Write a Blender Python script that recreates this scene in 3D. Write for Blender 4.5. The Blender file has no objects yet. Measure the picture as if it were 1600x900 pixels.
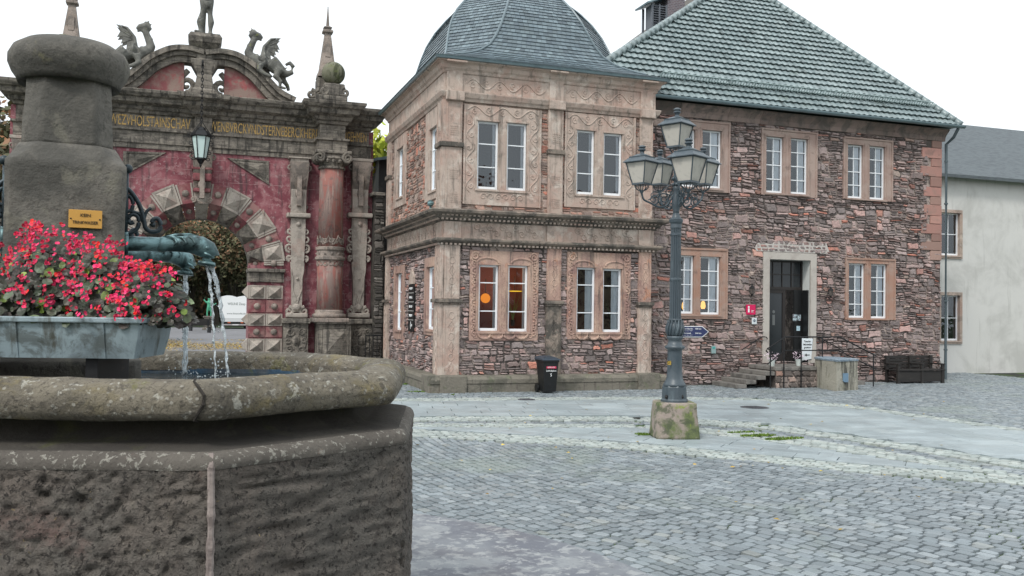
import bpy, bmesh, math, random
import numpy as np
from mathutils import Vector, Matrix, noise
R_ = math.radians
scene = bpy.context.scene
COL = scene.collection

# ------------------------------------------------------------------ camera, sky, sun, exposure
EYE = Vector((0, 0, 2.2)); FPX = 1411.0
YAW, PITCH, ROLL = R_(19.4), math.atan(31/1411), 0.014
_fh = Vector((math.sin(YAW), math.cos(YAW), 0)); _rh = Vector((math.cos(YAW), -math.sin(YAW), 0)); _up = Vector((0, 0, 1))
CF = _fh*math.cos(PITCH)+_up*math.sin(PITCH); _u1 = _up*math.cos(PITCH)-_fh*math.sin(PITCH)
CR = _rh*math.cos(ROLL)+_u1*math.sin(ROLL); CU = _u1*math.cos(ROLL)-_rh*math.sin(ROLL)
cd = bpy.data.cameras.new('camera'); cam = bpy.data.objects.new('camera', cd); COL.objects.link(cam)
m = Matrix((CR, CU, -CF)).transposed().to_4x4(); m.translation = EYE; cam.matrix_world = m
cd.lens = 36*FPX/1600; cd.sensor_width = 36; cd.clip_end = 2000; cd.clip_start = 0.05
scene.camera = cam
world = bpy.data.worlds.new('World'); scene.world = world; world.use_nodes = True
wt = world.node_tree; wt.nodes.clear()
SUN_EL, SUN_AZ = R_(50), R_(228)      # high, veiled, behind and left of the camera
sky = wt.nodes.new('ShaderNodeTexSky'); sky.sky_type = 'NISHITA'; sky.sun_disc = False
sky.sun_elevation = SUN_EL; sky.sun_rotation = SUN_AZ; sky.air_density = 1.6; sky.dust_density = 6; sky.ozone_density = 1.0
hs = wt.nodes.new('ShaderNodeHueSaturation'); hs.inputs['Saturation'].default_value = 0.25; hs.inputs['Value'].default_value = 1.0
mx = wt.nodes.new('ShaderNodeMix'); mx.data_type = 'RGBA'; mx.inputs[0].default_value = 0.72
mx.inputs[7].default_value = (13.2, 14.0, 14.6, 1)      # the closed cloud deck
bg = wt.nodes.new('ShaderNodeBackground'); bg.inputs[1].default_value = 0.088
wo = wt.nodes.new('ShaderNodeOutputWorld')
wt.links.new(sky.outputs[0], hs.inputs['Color']); wt.links.new(hs.outputs[0], mx.inputs[6])
wt.links.new(mx.outputs[2], bg.inputs[0]); wt.links.new(bg.outputs[0], wo.inputs[0])
sl = bpy.data.lights.new('sun', 'SUN'); sl.energy = 1.5; sl.angle = R_(11); sl.color = (1, .96, .9)
so = bpy.data.objects.new('sun', sl); COL.objects.link(so)
so.rotation_euler = (R_(90)-SUN_EL, 0, math.pi-SUN_AZ+math.pi)
sdir = Vector((math.sin(SUN_AZ)*math.cos(SUN_EL), math.cos(SUN_AZ)*math.cos(SUN_EL), math.sin(SUN_EL)))
so.rotation_euler = sdir.to_track_quat('Z', 'Y').to_euler()
so.location = (0, 0, 40)
vs = scene.view_settings; vs.view_transform = 'Standard'; vs.look = 'None'; vs.gamma = 1; vs.exposure = 0.34; vs.use_curve_mapping = False
scene.render.engine = 'CYCLES'

# ------------------------------------------------------------------ pixel (1600x900) -> point helpers
def ray(px, py): return CF + CR*((px-800)/FPX) - CU*((py-450)/FPX)
def onY(px, py, Y): r = ray(px, py); return EYE + r*(Y/r.y)
def onX(px, py, X): r = ray(px, py); return EYE + r*(X/r.x)
def onZ(px, py, Z=0.0): r = ray(px, py); return EYE + r*((Z-EYE.z)/r.z)
def onD(px, py, D): r = ray(px, py); return EYE + r*D
def cf(lat, D): return _rh*lat + _fh*D

# ------------------------------------------------------------------ node helpers
def new_mat(name):
    ma = bpy.data.materials.new(name); ma.use_nodes = True; nt = ma.node_tree; nt.nodes.clear()
    out = nt.nodes.new('ShaderNodeOutputMaterial'); bs = nt.nodes.new('ShaderNodeBsdfPrincipled')
    nt.links.new(bs.outputs[0], out.inputs[0]); return ma, nt, bs
def rgba(c): return (c[0], c[1], c[2], 1)
def node(nt, t, **k):
    n = nt.nodes.new(t)
    for a, v in k.items(): setattr(n, a, v)
    return n
def mixc(nt, fac, a, b, mode='MIX'):
    n = node(nt, 'ShaderNodeMix', data_type='RGBA', blend_type=mode)
    for sock, v in ((0, fac), (6, a), (7, b)):
        if hasattr(v, 'links') or hasattr(v, 'is_output'): nt.links.new(v, n.inputs[sock])
        else: n.inputs[sock].default_value = v if sock == 0 else rgba(v)
    return n.outputs[2]
def maprange(nt, v, lo, hi, a=0., b=1.):
    n = node(nt, 'ShaderNodeMapRange'); n.interpolation_type = 'SMOOTHSTEP'
    nt.links.new(v, n.inputs[0]); n.inputs[1].default_value = lo; n.inputs[2].default_value = hi
    n.inputs[3].default_value = a; n.inputs[4].default_value = b; return n.outputs[0]
def coords(nt, sc=(1, 1, 1), rot=(0, 0, 0), loc=(0, 0, 0), kind='Object'):
    tc = node(nt, 'ShaderNodeTexCoord'); mp = node(nt, 'ShaderNodeMapping')
    mp.inputs['Scale'].default_value = sc; mp.inputs['Rotation'].default_value = rot; mp.inputs['Location'].default_value = loc
    nt.links.new(tc.outputs[kind], mp.inputs[0]); return mp.outputs[0]
def tex(nt, kind, scale, vec, detail=6, rough=.6, dist=0.):
    if kind in 'nshcd':
        n = node(nt, 'ShaderNodeTexNoise'); n.inputs['Detail'].default_value = detail; n.inputs['Roughness'].default_value = rough
        n.inputs['Distortion'].default_value = dist; o = n.outputs[0]
    elif kind == 'v':
        n = node(nt, 'ShaderNodeTexVoronoi'); o = n.outputs['Distance']
    elif kind == 'e':
        n = node(nt, 'ShaderNodeTexVoronoi'); n.feature = 'DISTANCE_TO_EDGE'; o = n.outputs['Distance']
    n.inputs['Scale'].default_value = scale; nt.links.new(vec, n.inputs['Vector']); return o
MATS = {}
def M(name, col, layers=(), rough=.85, bumps=(), metal=0., ramp=None, spec=.4, rvar=None, gv=(.62, 1.35)):
    """layers: (kind, scale, lo, hi, colour, amount); kind n noise, s vertical streaks, h horizontal streaks, v spots (near voronoi centres), e cracks"""
    if name in MATS: return MATS[name]
    ma, nt, bs = new_mat(name); vec = coords(nt); c = None; base = col
    vecs = coords(nt, (3, 3, .35)); vech = coords(nt, (.4, .4, 3)); vecc = coords(nt, (.30, .30, 1.5), rot=(.45, .6, 0)); vecd = coords(nt, (.3, .3, 1.5), rot=(-.5, -.75, 0))
    if ramp:
        at = node(nt, 'ShaderNodeAttribute', attribute_name='tint'); sp = node(nt, 'ShaderNodeSeparateColor')
        nt.links.new(at.outputs['Color'], sp.inputs[0])
        rp = node(nt, 'ShaderNodeValToRGB'); rp.color_ramp.interpolation = 'LINEAR'
        el = rp.color_ramp.elements
        while len(el) < len(ramp): el.new(.5)
        for e, (p, cc) in zip(el, ramp): e.position = p; e.color = rgba(cc)
        nt.links.new(sp.outputs[0], rp.inputs[0])
        vv = maprange(nt, sp.outputs[1], 0, 1, gv[0], gv[1])
        cm = node(nt, 'ShaderNodeCombineColor')
        for i in range(3): nt.links.new(vv, cm.inputs[i])
        base = mixc(nt, 1.0, rp.outputs[0], cm.outputs[0], 'MULTIPLY')
    for (k, sc, lo, hi, cc, am) in layers:
        v = {'s': vecs, 'h': vech, 'c': vecc, 'd': vecd}.get(k, vec)
        t = tex(nt, k, sc, v, 7, .65, .4 if k == 'n' else 0)
        f = maprange(nt, t, lo, hi, am if k in 've' else 0, 0 if k in 've' else am)
        base = mixc(nt, f, base, cc)
    if hasattr(base, 'is_output'): nt.links.new(base, bs.inputs['Base Color'])
    else: bs.inputs['Base Color'].default_value = rgba(base)
    bs.inputs['Roughness'].default_value = rough; bs.inputs['Metallic'].default_value = metal
    bs.inputs['Specular IOR Level'].default_value = spec
    if rvar:
        t = tex(nt, 'n', rvar[0], vec); nt.links.new(maprange(nt, t, .35, .65, rvar[1], rvar[2]), bs.inputs['Roughness'])
    prev = None
    for (k, sc, st, ds) in bumps:
        v = {'s': vecs, 'h': vech, 'c': vecc, 'd': vecd}.get(k, vec)
        b = node(nt, 'ShaderNodeBump'); b.inputs['Strength'].default_value = st; b.inputs['Distance'].default_value = ds
        nt.links.new(tex(nt, k, sc, v, 6, .6), b.inputs['Height'])
        if prev: nt.links.new(prev, b.inputs['Normal'])
        prev = b.outputs[0]
    if prev: nt.links.new(prev, bs.inputs['Normal'])
    MATS[name] = ma; return ma

def emis(name, col, s):
    ma = bpy.data.materials.new(name); ma.use_nodes = True; nt = ma.node_tree; nt.nodes.clear()
    o = nt.nodes.new('ShaderNodeOutputMaterial'); e = nt.nodes.new('ShaderNodeEmission')
    e.inputs[0].default_value = rgba(col); e.inputs[1].default_value = s; nt.links.new(e.outputs[0], o.inputs[0]); return ma
def glass_mat(name, tint=(.93, .95, .96), rough=.02, alpha=.10, wav=.25):
    ma = bpy.data.materials.new(name); ma.use_nodes = True; nt = ma.node_tree; nt.nodes.clear()
    o = nt.nodes.new('ShaderNodeOutputMaterial'); tr = nt.nodes.new('ShaderNodeBsdfTransparent'); gl = nt.nodes.new('ShaderNodeBsdfGlossy')
    tr.inputs[0].default_value = rgba(tint); gl.inputs['Roughness'].default_value = rough; gl.inputs[0].default_value = (.9, .95, 1, 1)
    fr = nt.nodes.new('ShaderNodeFresnel'); fr.inputs[0].default_value = 1.5
    mr = maprange(nt, fr.outputs[0], 0, 1, alpha, 1)
    b = node(nt, 'ShaderNodeBump'); b.inputs['Strength'].default_value = wav; b.inputs['Distance'].default_value = .02
    nt.links.new(tex(nt, 'n', 3., coords(nt), 2), b.inputs['Height']); nt.links.new(b.outputs[0], gl.inputs['Normal'])
    ms = nt.nodes.new('ShaderNodeMixShader'); nt.links.new(mr, ms.inputs[0]); nt.links.new(tr.outputs[0], ms.inputs[1]); nt.links.new(gl.outputs[0], ms.inputs[2])
    nt.links.new(ms.outputs[0], o.inputs[0]); return ma

# ------------------------------------------------------------------ materials
LICH = (.42, .43, .36); MOSS = (.10, .13, .03); DIRT = (.035, .032, .028)
m_rub_ramp = [(0, (.23, .195, .19)), (.28, (.30, .245, .236)), (.55, (.36, .285, .272)), (.80, (.415, .31, .292)), (.91, (.46, .29, .262)), (.96, (.50, .20, .145)), (1, (.50, .42, .37))]
m_rubble = M('rubble_stone', None, [('n', 7, .5, .66, (.10, .088, .085), .35), ('n', .9, .5, .66, (.14, .12, .12), .35), ('n', 13, .58, .64, (.44, .36, .33), .45), ('n', 30, .6, .7, (.05, .045, .042), .5)], .92, [('n', 18, .9, .03), ('n', 70, .6, .01)], ramp=m_rub_ramp)
m_mortar = M('mortar', (.12, .104, .096), [('n', .9, .47, .56, (.46, .38, .34), .9), ('n', 9, .52, .62, (.03, .026, .025), .7)], .95, [('n', 40, .8, .02)])
m_rub_up = M('rubble_stone_red', None, [('n', 7, .5, .7, (.2, .16, .15), .5), ('n', 14, .56, .68, (.5, .4, .34), .6)], .9, [('n', 26, .7, .02)],
             ramp=[(0, (.24, .19, .17)), (.4, (.35, .26, .225)), (.7, (.41, .24, .19)), (.88, (.46, .17, .12)), (1, (.48, .37, .30))])
m_mortar_l = M('mortar_pale', (.42, .33, .28), [('n', 2.2, .5, .62, (.2, .13, .11), .8)], .95, [('n', 40, .8, .02)])
m_rub_dk = M('rubble_stone_dark', None, [('n', 6, .45, .7, (.05, .047, .043), .6), ('n', 1.5, .5, .7, (.2, .18, .16), .4)], .92, [('n', 26, .7, .02)],
             ramp=[(0, (.05, .046, .043)), (.5, (.11, .1, .09)), (.85, (.16, .14, .125)), (1, (.27, .25, .23))])
m_cream = M('cream_sandstone', (.47, .38, .325), [('n', .8, .47, .62, (.43, .285, .235), .65), ('n', 1.9, .55, .63, (.24, .205, .18), .6), ('n', 2.7, .52, .64, (.58, .51, .45), .8), ('n', 5, .54, .64, (.30, .25, .215), .55), ('s', 2.2, .52, .66, (.13, .115, .10), .65), ('n', 34, .55, .68, (.24, .20, .175), .6)], .85, [('n', 22, .5, .012), ('n', 90, .4, .004)])
m_pink = M('pink_sandstone', (.40, .265, .22), [('n', 1.2, .44, .6, (.52, .37, .29), .8), ('n', 2.1, .5, .62, (.27, .165, .15), .75), ('n', 1.7, .58, .66, (.52, .25, .15), .6), ('s', 2.4, .52, .66, (.10, .085, .078), .7), ('n', 30, .55, .68, (.17, .135, .12), .6)], .85, [('n', 20, .6, .015), ('n', 80, .4, .004)])
m_trim = M('weathered_cornice_stone', (.22, .185, .155), [('n', 2.0, .40, .55, (.075, .07, .063), .85), ('n', 5, .55, .66, (.40, .31, .26), .6), ('n', 12, .6, .7, LICH, .5), ('s', 2.4, .55, .7, DIRT, .7)], .9, [('n', 24, .7, .015)])
m_plinth = M('plinth_stone', (.19, .175, .145), [('n', 2.0, .45, .6, (.10, .098, .08), .8), ('n', 3.1, .55, .66, (.13, .15, .09), .6), ('n', 8, .6, .7, (.34, .30, .26), .6), ('s', 3, .58, .7, DIRT, .7)], .9, [('n', 14, .8, .03)])
m_gate = M('gate_stone', (.215, .192, .165), [('n', 1.4, .46, .60, (.075, .070, .062), .75), ('n', 3.3, .5, .62, (.29, .26, .22), .7), ('n', 9, .56, .66, (.36, .33, .27), .55), ('h', 6, .5, .62, (.05, .046, .042), .6), ('s', 2.4, .5, .64, (.032, .03, .028), .75), ('n', 24, .56, .68, (.05, .046, .04), .6)], .9, [('n', 18, .8, .02), ('n', 70, .5, .006)])
m_gate_l = M('gate_carved_stone', (.34, .285, .25), [('n', 20, .56, .66, (.09, .08, .07), .6), ('n', 2.0, .42, .56, (.12, .11, .10), .7), ('n', 4.4, .5, .66, (.34, .27, .22), .5), ('s', 2.4, .54, .68, (.05, .047, .043), .75)], .9, [('n', 18, .7, .02)])
m_arch = M('pale_arch_stone', (.42, .375, .33), [('n', 3, .46, .62, (.25, .225, .20), .7), ('n', 1.4, .54, .66, (.40, .29, .25), .6), ('s', 2.4, .56, .68, (.08, .074, .066), .65), ('n', 22, .56, .68, (.14, .125, .11), .55)], .9, [('n', 18, .7, .02)])
m_red = M('red_painted_stone', (.29, .10, .118), [('n', .9, .42, .6, (.16, .034, .05), .8), ('n', 2.2, .48, .60, (.38, .19, .20), .75), ('n', 7, .54, .64, (.42, .30, .30), .65), ('n', 20, .6, .7, (.10, .05, .055), .5), ('s', 1.6, .5, .66, (.075, .045, .05), .85)], .8, [('n', 16, .6, .015)])
m_redcol = M('faded_red_column', (.30, .125, .105), [('s', 2.0, .42, .56, (.25, .20, .18), .85), ('n', 2, .52, .62, (.34, .09, .085), .6), ('n', 5, .54, .64, (.13, .10, .095), .6), ('s', 4, .54, .64, (.42, .30, .26), .6)], .8, [('n', 20, .6, .012)])
m_fount = M('fountain_sandstone', (.155, .132, .114), [('n', .9, .45, .60, (.12, .112, .10), .8), ('n', 1.3, .58, .68, (.22, .12, .105), .45), ('n', 14, .50, .60, (.085, .074, .066), .75), ('n', 34, .54, .61, (.025, .022, .02), .85), ('n', 22, .60, .66, (.19, .17, .14), .6), ('n', 11, .68, .71, (.36, .27, .13), .8), ('n', 80, .56, .66, (.20, .18, .15), .4)], .92, [('n', 12, 1.0, .035), ('n', 34, 1.0, .022), ('n', 90, .9, .010)])
m_rim = M('fountain_rim_stone', (.20, .178, .138), [('n', 2.2, .42, .60, (.115, .103, .082), .85), ('n', 1.8, .54, .65, (.22, .175, .065), .5), ('h', 5, .5, .66, (.10, .088, .075), .6), ('n', 13, .58, .63, (.42, .41, .36), .75), ('v', 23, .13, .24, (.42, .41, .37), .5), ('n', 3.1, .6, .7, (.15, .15, .045), .6), ('n', 26, .52, .62, (.075, .066, .055), .7), ('n', 70, .55, .66, (.045, .04, .035), .6)], .92, [('n', 16, 1.0, .022), ('n', 50, 1.0, .012), ('n', 120, .8, .005)])
m_pill = M('fountain_pillar_stone', (.16, .15, .132), [('n', 30, .52, .64, (.07, .065, .058), .6), ('n', 1.6, .42, .58, (.075, .073, .066), .85), ('n', 4, .55, .66, (.21, .20, .16), .6), ('n', 3, .58, .68, (.16, .15, .08), .5), ('n', 22, .6, .72, (.05, .05, .045), .6)], .9, [('n', 18, .9, .015), ('n', 80, .7, .005)])
m_white = M('white_window_paint', (.80, .83, .86), [('n', 5, .6, .75, (.6, .62, .62), .4)], .5)
m_curt = M('white_curtain', (.80, .84, .88), [('s', 3, .45, .6, (.68, .72, .76), .6)], .9)
m_room = M('dark_interior', (.022, .023, .027), [], .9)
m_roomw = M('brown_interior', (.16, .055, .045), [], .9)
m_glass = glass_mat('window_glass')
m_iron = M('black_iron', (.018, .019, .021), [('n', 9, .6, .7, (.06, .045, .035), .4)], .5, metal=.3)
m_lamp = M('blue_grey_iron_paint', (.064, .084, .10), [('n', 4, .5, .64, (.045, .066, .082), .7), ('s', 3, .56, .7, (.17, .225, .25), .5), ('n', 30, .64, .74, (.05, .05, .05), .6)], .42, [('n', 40, .3, .004)], spec=.5)
m_slate = M('slate_roofing', None, [('n', 3, .55, .7, (.12, .15, .155), .4), ('n', 20, .62, .74, (.22, .26, .26), .5)], .38, [('n', 30, .3, .006)],
            ramp=[(0, (.105, .14, .165)), (.5, (.135, .18, .205)), (1, (.165, .215, .24))], spec=.6, gv=(.8, 1.2))
m_tile = M('glazed_roof_tile', None, [('n', .5, .45, .62, (.15, .20, .21), .5), ('n', 1.1, .6, .72, (.12, .15, .10), .35), ('n', 12, .6, .7, (.09, .12, .115), .5)], .34, [('n', 20, .3, .006)],
           ramp=[(0, (.09, .115, .115)), (.04, (.18, .23, .238)), (.5, (.215, .27, .277)), (1, (.255, .31, .315))], spec=.6, gv=(.86, 1.14))
m_zinc = M('zinc_gutter', (.20, .27, .30), [('n', 3, .5, .7, (.12, .16, .18), .6)], .4, metal=.3)
m_cob_ramp = [(0, (.165, .193, .21)), (.4, (.20, .232, .252)), (.75, (.235, .268, .288)), (.95, (.27, .30, .315)), (1, (.25, .27, .265))]
m_cob = M('grey_cobblestone', None, [('n', 30, .55, .7, (.13, .15, .155), .35), ('n', .5, .52, .66, (.22, .26, .23), .5)], .55, [('n', 34, .6, .01), ('n', 120, .5, .003)], ramp=m_cob_ramp, spec=.5, rvar=(1.2, .34, .62), gv=(.84, 1.16))
m_cobp = M('pale_cobblestone', None, [('n', 26, .58, .7, (.22, .25, .22), .5)], .65, [('n', 34, .6, .01)], ramp=[(0, (.29, .33, .32)), (.5, (.33, .37, .355)), (1, (.38, .41, .39))], gv=(.85, 1.15))
m_joint = M('joint_earth_and_moss', (.018, .021, .018), [('n', .9, .44, .58, (.05, .10, .018), .9), ('n', 14, .5, .66, (.10, .10, .08), .5)], .95, [('n', 30, .8, .02)])
m_flag = M('pale_paving_slab', None, [('n', 1.1, .42, .62, (.24, .285, .30), .6), ('n', 14, .56, .72, (.22, .26, .27), .5)], .5, [('n', 40, .4, .005)], ramp=[(0, (.30, .35, .37)), (.5, (.33, .385, .405)), (1, (.36, .415, .43))], spec=.5, rvar=(1.5, .32, .55), gv=(.9, 1.08))
m_plat = M('worn_step_paving', (.135, .145, .17), [('n', .8, .42, .6, (.20, .215, .235), .9), ('h', 7, .50, .60, (.30, .32, .33), .6), ('n', 9, .52, .60, (.34, .355, .36), .75), ('n', 22, .6, .7, (.07, .08, .085), .7)], .6, [('n', 20, .5, .008)], rvar=(1.5, .4, .75))
m_concr = M('mossy_concrete', (.30, .25, .22), [('n', 1.9, .42, .56, (.12, .15, .06), .95), ('n', 5, .5, .62, (.07, .085, .05), .8), ('n', 3.6, .6, .68, (.20, .27, .03), .8)], .9, [('n', 30, .8, .012)])
m_block = M('lichened_limestone', (.36, .345, .29), [('s', 1.6, .50, .62, (.07, .07, .06), .9), ('n', 5, .52, .66, (.20, .20, .15), .7), ('n', 14, .6, .7, (.5, .48, .42), .5)], .9, [('n', 20, .8, .02)])
m_bench = M('dark_timber', (.022, .02, .019), [('h', 4, .5, .7, (.045, .04, .036), .7)], .6)
m_bin = M('black_plastic', (.012, .013, .014), [('n', 8, .55, .7, (.03, .03, .032), .5)], .42)
m_lampglass = M('cream_lantern_glass', (.50, .475, .43), [('n', 4, .46, .62, (.36, .345, .32), .7), ('s', 3, .58, .7, (.32, .31, .28), .5)], .25)
m_lampglassb = M('frosted_lantern_glass', (.60, .74, .72), [('n', 5, .5, .7, (.45, .58, .58), .5)], .25)
m_bronze = M('verdigris_bronze', (.06, .10, .105), [('n', 5, .45, .58, (.22, .36, .38), .85), ('n', 9, .52, .64, (.02, .026, .028), .8)], .42, [('n', 26, .5, .006)], metal=.45)
m_zincp = M('zinc_planter_metal', (.20, .25, .275), [('n', 1.8, .42, .56, (.33, .42, .46), .85), ('n', 4.5, .50, .60, (.10, .115, .11), .75), ('s', 2.2, .54, .64, (.07, .06, .035), .7), ('n', 14, .58, .68, (.06, .065, .05), .6)], .5, [('n', 12, .4, .008)], metal=.25)
m_leaf = M('begonia_leaf', None, [('n', 12, .5, .7, (.09, .05, .04), .5)], .45, ramp=[(0, (.022, .03, .018)), (.35, (.045, .035, .03)), (.6, (.045, .07, .035)), (.88, (.10, .13, .085)), (1, (.24, .36, .04))])
m_petal = M('begonia_petal', None, [], .5, ramp=[(0, (.36, .008, .04)), (.4, (.62, .012, .06)), (.75, (.72, .03, .15)), (1, (.78, .02, .02))])
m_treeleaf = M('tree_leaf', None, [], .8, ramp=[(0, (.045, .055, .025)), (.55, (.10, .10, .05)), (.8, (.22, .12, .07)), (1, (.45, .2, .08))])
m_yleaf = M('yellow_green_leaf', None, [], .7, ramp=[(0, (.16, .22, .02)), (.5, (.34, .40, .03)), (1, (.55, .55, .06))])
m_bark = M('bark', (.045, .038, .03), [('s', 6, .5, .7, (.09, .08, .065), .7)], .95, [('s', 12, .8, .02)])
m_fall = M('fallen_leaf', None, [], .8, ramp=[(0, (.30, .18, .04)), (.5, (.45, .30, .06)), (1, (.55, .42, .08))])
m_plast = M('pale_plaster', (.62, .62, .60), [('n', .6, .45, .65, (.42, .42, .40), .6), ('s', 1.3, .55, .7, (.36, .36, .34), .4)], .9)
m_text_gold = M('gold_lettering', (.66, .42, .13), [('n', 5, .45, .6, (.22, .17, .10), .8)], .5, metal=.2)
m_textw = M('white_lettering', (.85, .87, .88), [], .6)
m_textk = M('black_lettering', (.02, .02, .02), [], .6)
def plain(name, c, rough=.6, metal=0.): return M(name, c, [], rough, metal=metal)
def water_mat(name, col, rough, sc, st, white=0.):
    ma, nt, bs = new_mat(name)
    bs.inputs['Base Color'].default_value = rgba(col); bs.inputs['Roughness'].default_value = rough; bs.inputs['IOR'].default_value = 1.33
    b = node(nt, 'ShaderNodeBump'); b.inputs['Strength'].default_value = st; b.inputs['Distance'].default_value = .03
    nt.links.new(tex(nt, 'n', sc, coords(nt), 3), b.inputs['Height']); nt.links.new(b.outputs[0], bs.inputs['Normal'])
    return ma, nt, bs
m_water, _nt, _bs = water_mat('pool_water', (.018, .03, .036), .06, 9, .6)
m_jet, _nt, _bs = water_mat('falling_water', (.78, .86, .9), .08, 30, 1.0)
_bs.inputs['Transmission Weight'].default_value = .25
_t = tex(_nt, 'n', 26, coords(_nt, (1, 1, .25)), 3); _nt.links.new(maprange(_nt, _t, .38, .54, .25, 1.0), _bs.inputs['Alpha'])

# ------------------------------------------------------------------ mesh builder
def ident(u, v, w): return (u, v, w)
class MB:
    def __init__(s, xf=None): s.v = []; s.f = []; s.t = []; s.cur = (.5, .5, .5, 1); s.xf = xf; s.tinted = False
    def add(s, pts, faces):
        o = len(s.v); xf = s.xf
        for p in pts: s.v.append(xf(*p) if xf else (p[0], p[1], p[2])); s.t.append(s.cur)
        for f in faces: s.f.append(tuple(i+o for i in f))
    def tint(s, a=None, b=None): s.tinted = True; s.cur = (random.random() if a is None else a, random.random() if b is None else b, random.random(), 1)
    def box(s, x0, x1, y0, y1, z0, z1):
        s.add([(x0, y0, z0), (x1, y0, z0), (x1, y1, z0), (x0, y1, z0), (x0, y0, z1), (x1, y0, z1), (x1, y1, z1), (x0, y1, z1)],
              [(0, 3, 2, 1), (4, 5, 6, 7), (0, 1, 5, 4), (1, 2, 6, 5), (2, 3, 7, 6), (3, 0, 4, 7)])
    def bbox(s, x0, x1, y0, y1, z0, z1, b=.01):   # bevelled box
        b = min(b, (x1-x0)*.45, (y1-y0)*.45, (z1-z0)*.45)
        bm = bmesh.new(); bmesh.ops.create_cube(bm, size=1)
        for q in bm.verts: q.co = Vector(((x0+x1)/2+q.co.x*(x1-x0), (y0+y1)/2+q.co.y*(y1-y0), (z0+z1)/2+q.co.z*(z1-z0)))
        bmesh.ops.bevel(bm, geom=bm.edges[:], offset=b, segments=2, affect='EDGES', profile=.6)
        bm.verts.index_update(); s.add([tuple(q.co) for q in bm.verts], [tuple(q.index for q in f.verts) for f in bm.faces]); bm.free()
    def prism(s, poly, a0, a1, axis=2):     # polygon in the two other axes, extruded a0..a1
        def pt(p, a): return (p[0], p[1], a) if axis == 2 else (p[0], a, p[1]) if axis == 1 else (a, p[0], p[1])
        n = len(poly); s.add([pt(p, a0) for p in poly]+[pt(p, a1) for p in poly],
            [tuple(range(n))[::-1], tuple(range(n, 2*n))]+[(i, (i+1) % n, n+(i+1) % n, n+i) for i in range(n)])
    def loft(s, rings, cap=True, close=True):
        n = len(rings[0]); pts = [p for r in rings for p in r]; fs = []
        for j in range(len(rings)-1):
            for i in range(n if close else n-1):
                k = (i+1) % n; fs.append((j*n+i, j*n+k, (j+1)*n+k, (j+1)*n+i))
        if cap: fs.append(tuple(range(n))[::-1]); fs.append(tuple(range((len(rings)-1)*n, len(rings)*n)))
        s.add(pts, fs)
    def tube(s, pts, r, seg=8, cap=True):
        pts = [Vector(p) for p in pts]; n = len(pts); rs = r if hasattr(r, '__len__') else [r]*n; rings = []; up = None
        for i, p in enumerate(pts):
            d = (pts[min(i+1, n-1)]-pts[max(i-1, 0)])
            if d.length < 1e-9: d = Vector((0, 0, 1))
            d.normalize()
            if up is None: up = Vector((0, 0, 1)) if abs(d.z) < .9 else Vector((1, 0, 0))
            a = d.cross(up)
            if a.length < 1e-4: a = d.orthogonal()
            a.normalize(); b = d.cross(a).normalized(); up = -b if False else up
            rings.append([tuple(p+(a*math.cos(t)+b*math.sin(t))*rs[i]) for t in [2*math.pi*k/seg for k in range(seg)]])
        s.loft(rings, cap)
    def lathe(s, prof, c=(0, 0), seg=24, rot=0.):       # prof: (radius, z)
        s.loft([[(c[0]+r*math.cos(rot+2*math.pi*k/seg), c[1]+r*math.sin(rot+2*math.pi*k/seg), z) for k in range(seg)] for r, z in prof])
    def sqlathe(s, prof, c, hx=1., hy=1.):              # square sections; prof: (half, z)
        s.loft([[(c[0]-h*hx, c[1]-h*hy, z), (c[0]+h*hx, c[1]-h*hy, z), (c[0]+h*hx, c[1]+h*hy, z), (c[0]-h*hx, c[1]+h*hy, z)] for h, z in prof])
    def ball(s, c, r, seg=12, sq=(1, 1, 1)):
        n = seg//2; rings = []
        for j in range(n+1):
            t = math.pi*j/n; rr = max(math.sin(t), .02)*r
            rings.append([(c[0]+rr*math.cos(2*math.pi*k/seg)*sq[0], c[1]+rr*math.sin(2*math.pi*k/seg)*sq[1], c[2]-math.cos(t)*r*sq[2]) for k in range(seg)])
        s.loft(rings)
    def build(s, name, mat, parent=None, smooth=False, label=None, normals=True, org=None):
        me = bpy.data.meshes.new(name); v = np.array(s.v, dtype=float) if s.v else np.zeros((0, 3))
        if parent is not None:
            off = Vector((0, 0, 0)); q = parent
            while q: off += q.location; q = q.parent
            loc = Vector((0, 0, 0))
        else:
            mn, mxx = v.min(0), v.max(0); off = Vector(((mn[0]+mxx[0])/2, (mn[1]+mxx[1])/2, mn[2])) if org is None else Vector(org); loc = off
        v = v-np.array(off)
        me.from_pydata(v.tolist(), [], s.f)
        if normals:
            bm = bmesh.new(); bm.from_mesh(me); bmesh.ops.recalc_face_normals(bm, faces=bm.faces); bm.to_mesh(me); bm.free()
        if s.tinted:
            at = me.attributes.new('tint', 'FLOAT_COLOR', 'POINT'); at.data.foreach_set('color', np.array(s.t, dtype=np.float32).ravel())
        if smooth: me.polygons.foreach_set('use_smooth', [True]*len(me.polygons))
        me.materials.append(mat); ob = bpy.data.objects.new(name, me); COL.objects.link(ob); ob.location = loc
        if parent is not None: ob.parent = parent
        if label: ob['label'] = label
        return ob
def tag(o, label, cat, group=None):
    o['label'] = label; o['category'] = cat
    if group: o['group'] = group
    return o
def thing(name, label, cat, loc, group=None):
    o = bpy.data.objects.new(name, None); COL.objects.link(o); o.location = loc; o.empty_display_size = .2; return tag(o, label, cat, group)
def struct(o): o['kind'] = 'structure'; return o
def stuff(o, label=None, cat=None):
    o['kind'] = 'stuff'
    if label: o['label'] = label; o['category'] = cat
    return o
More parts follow.
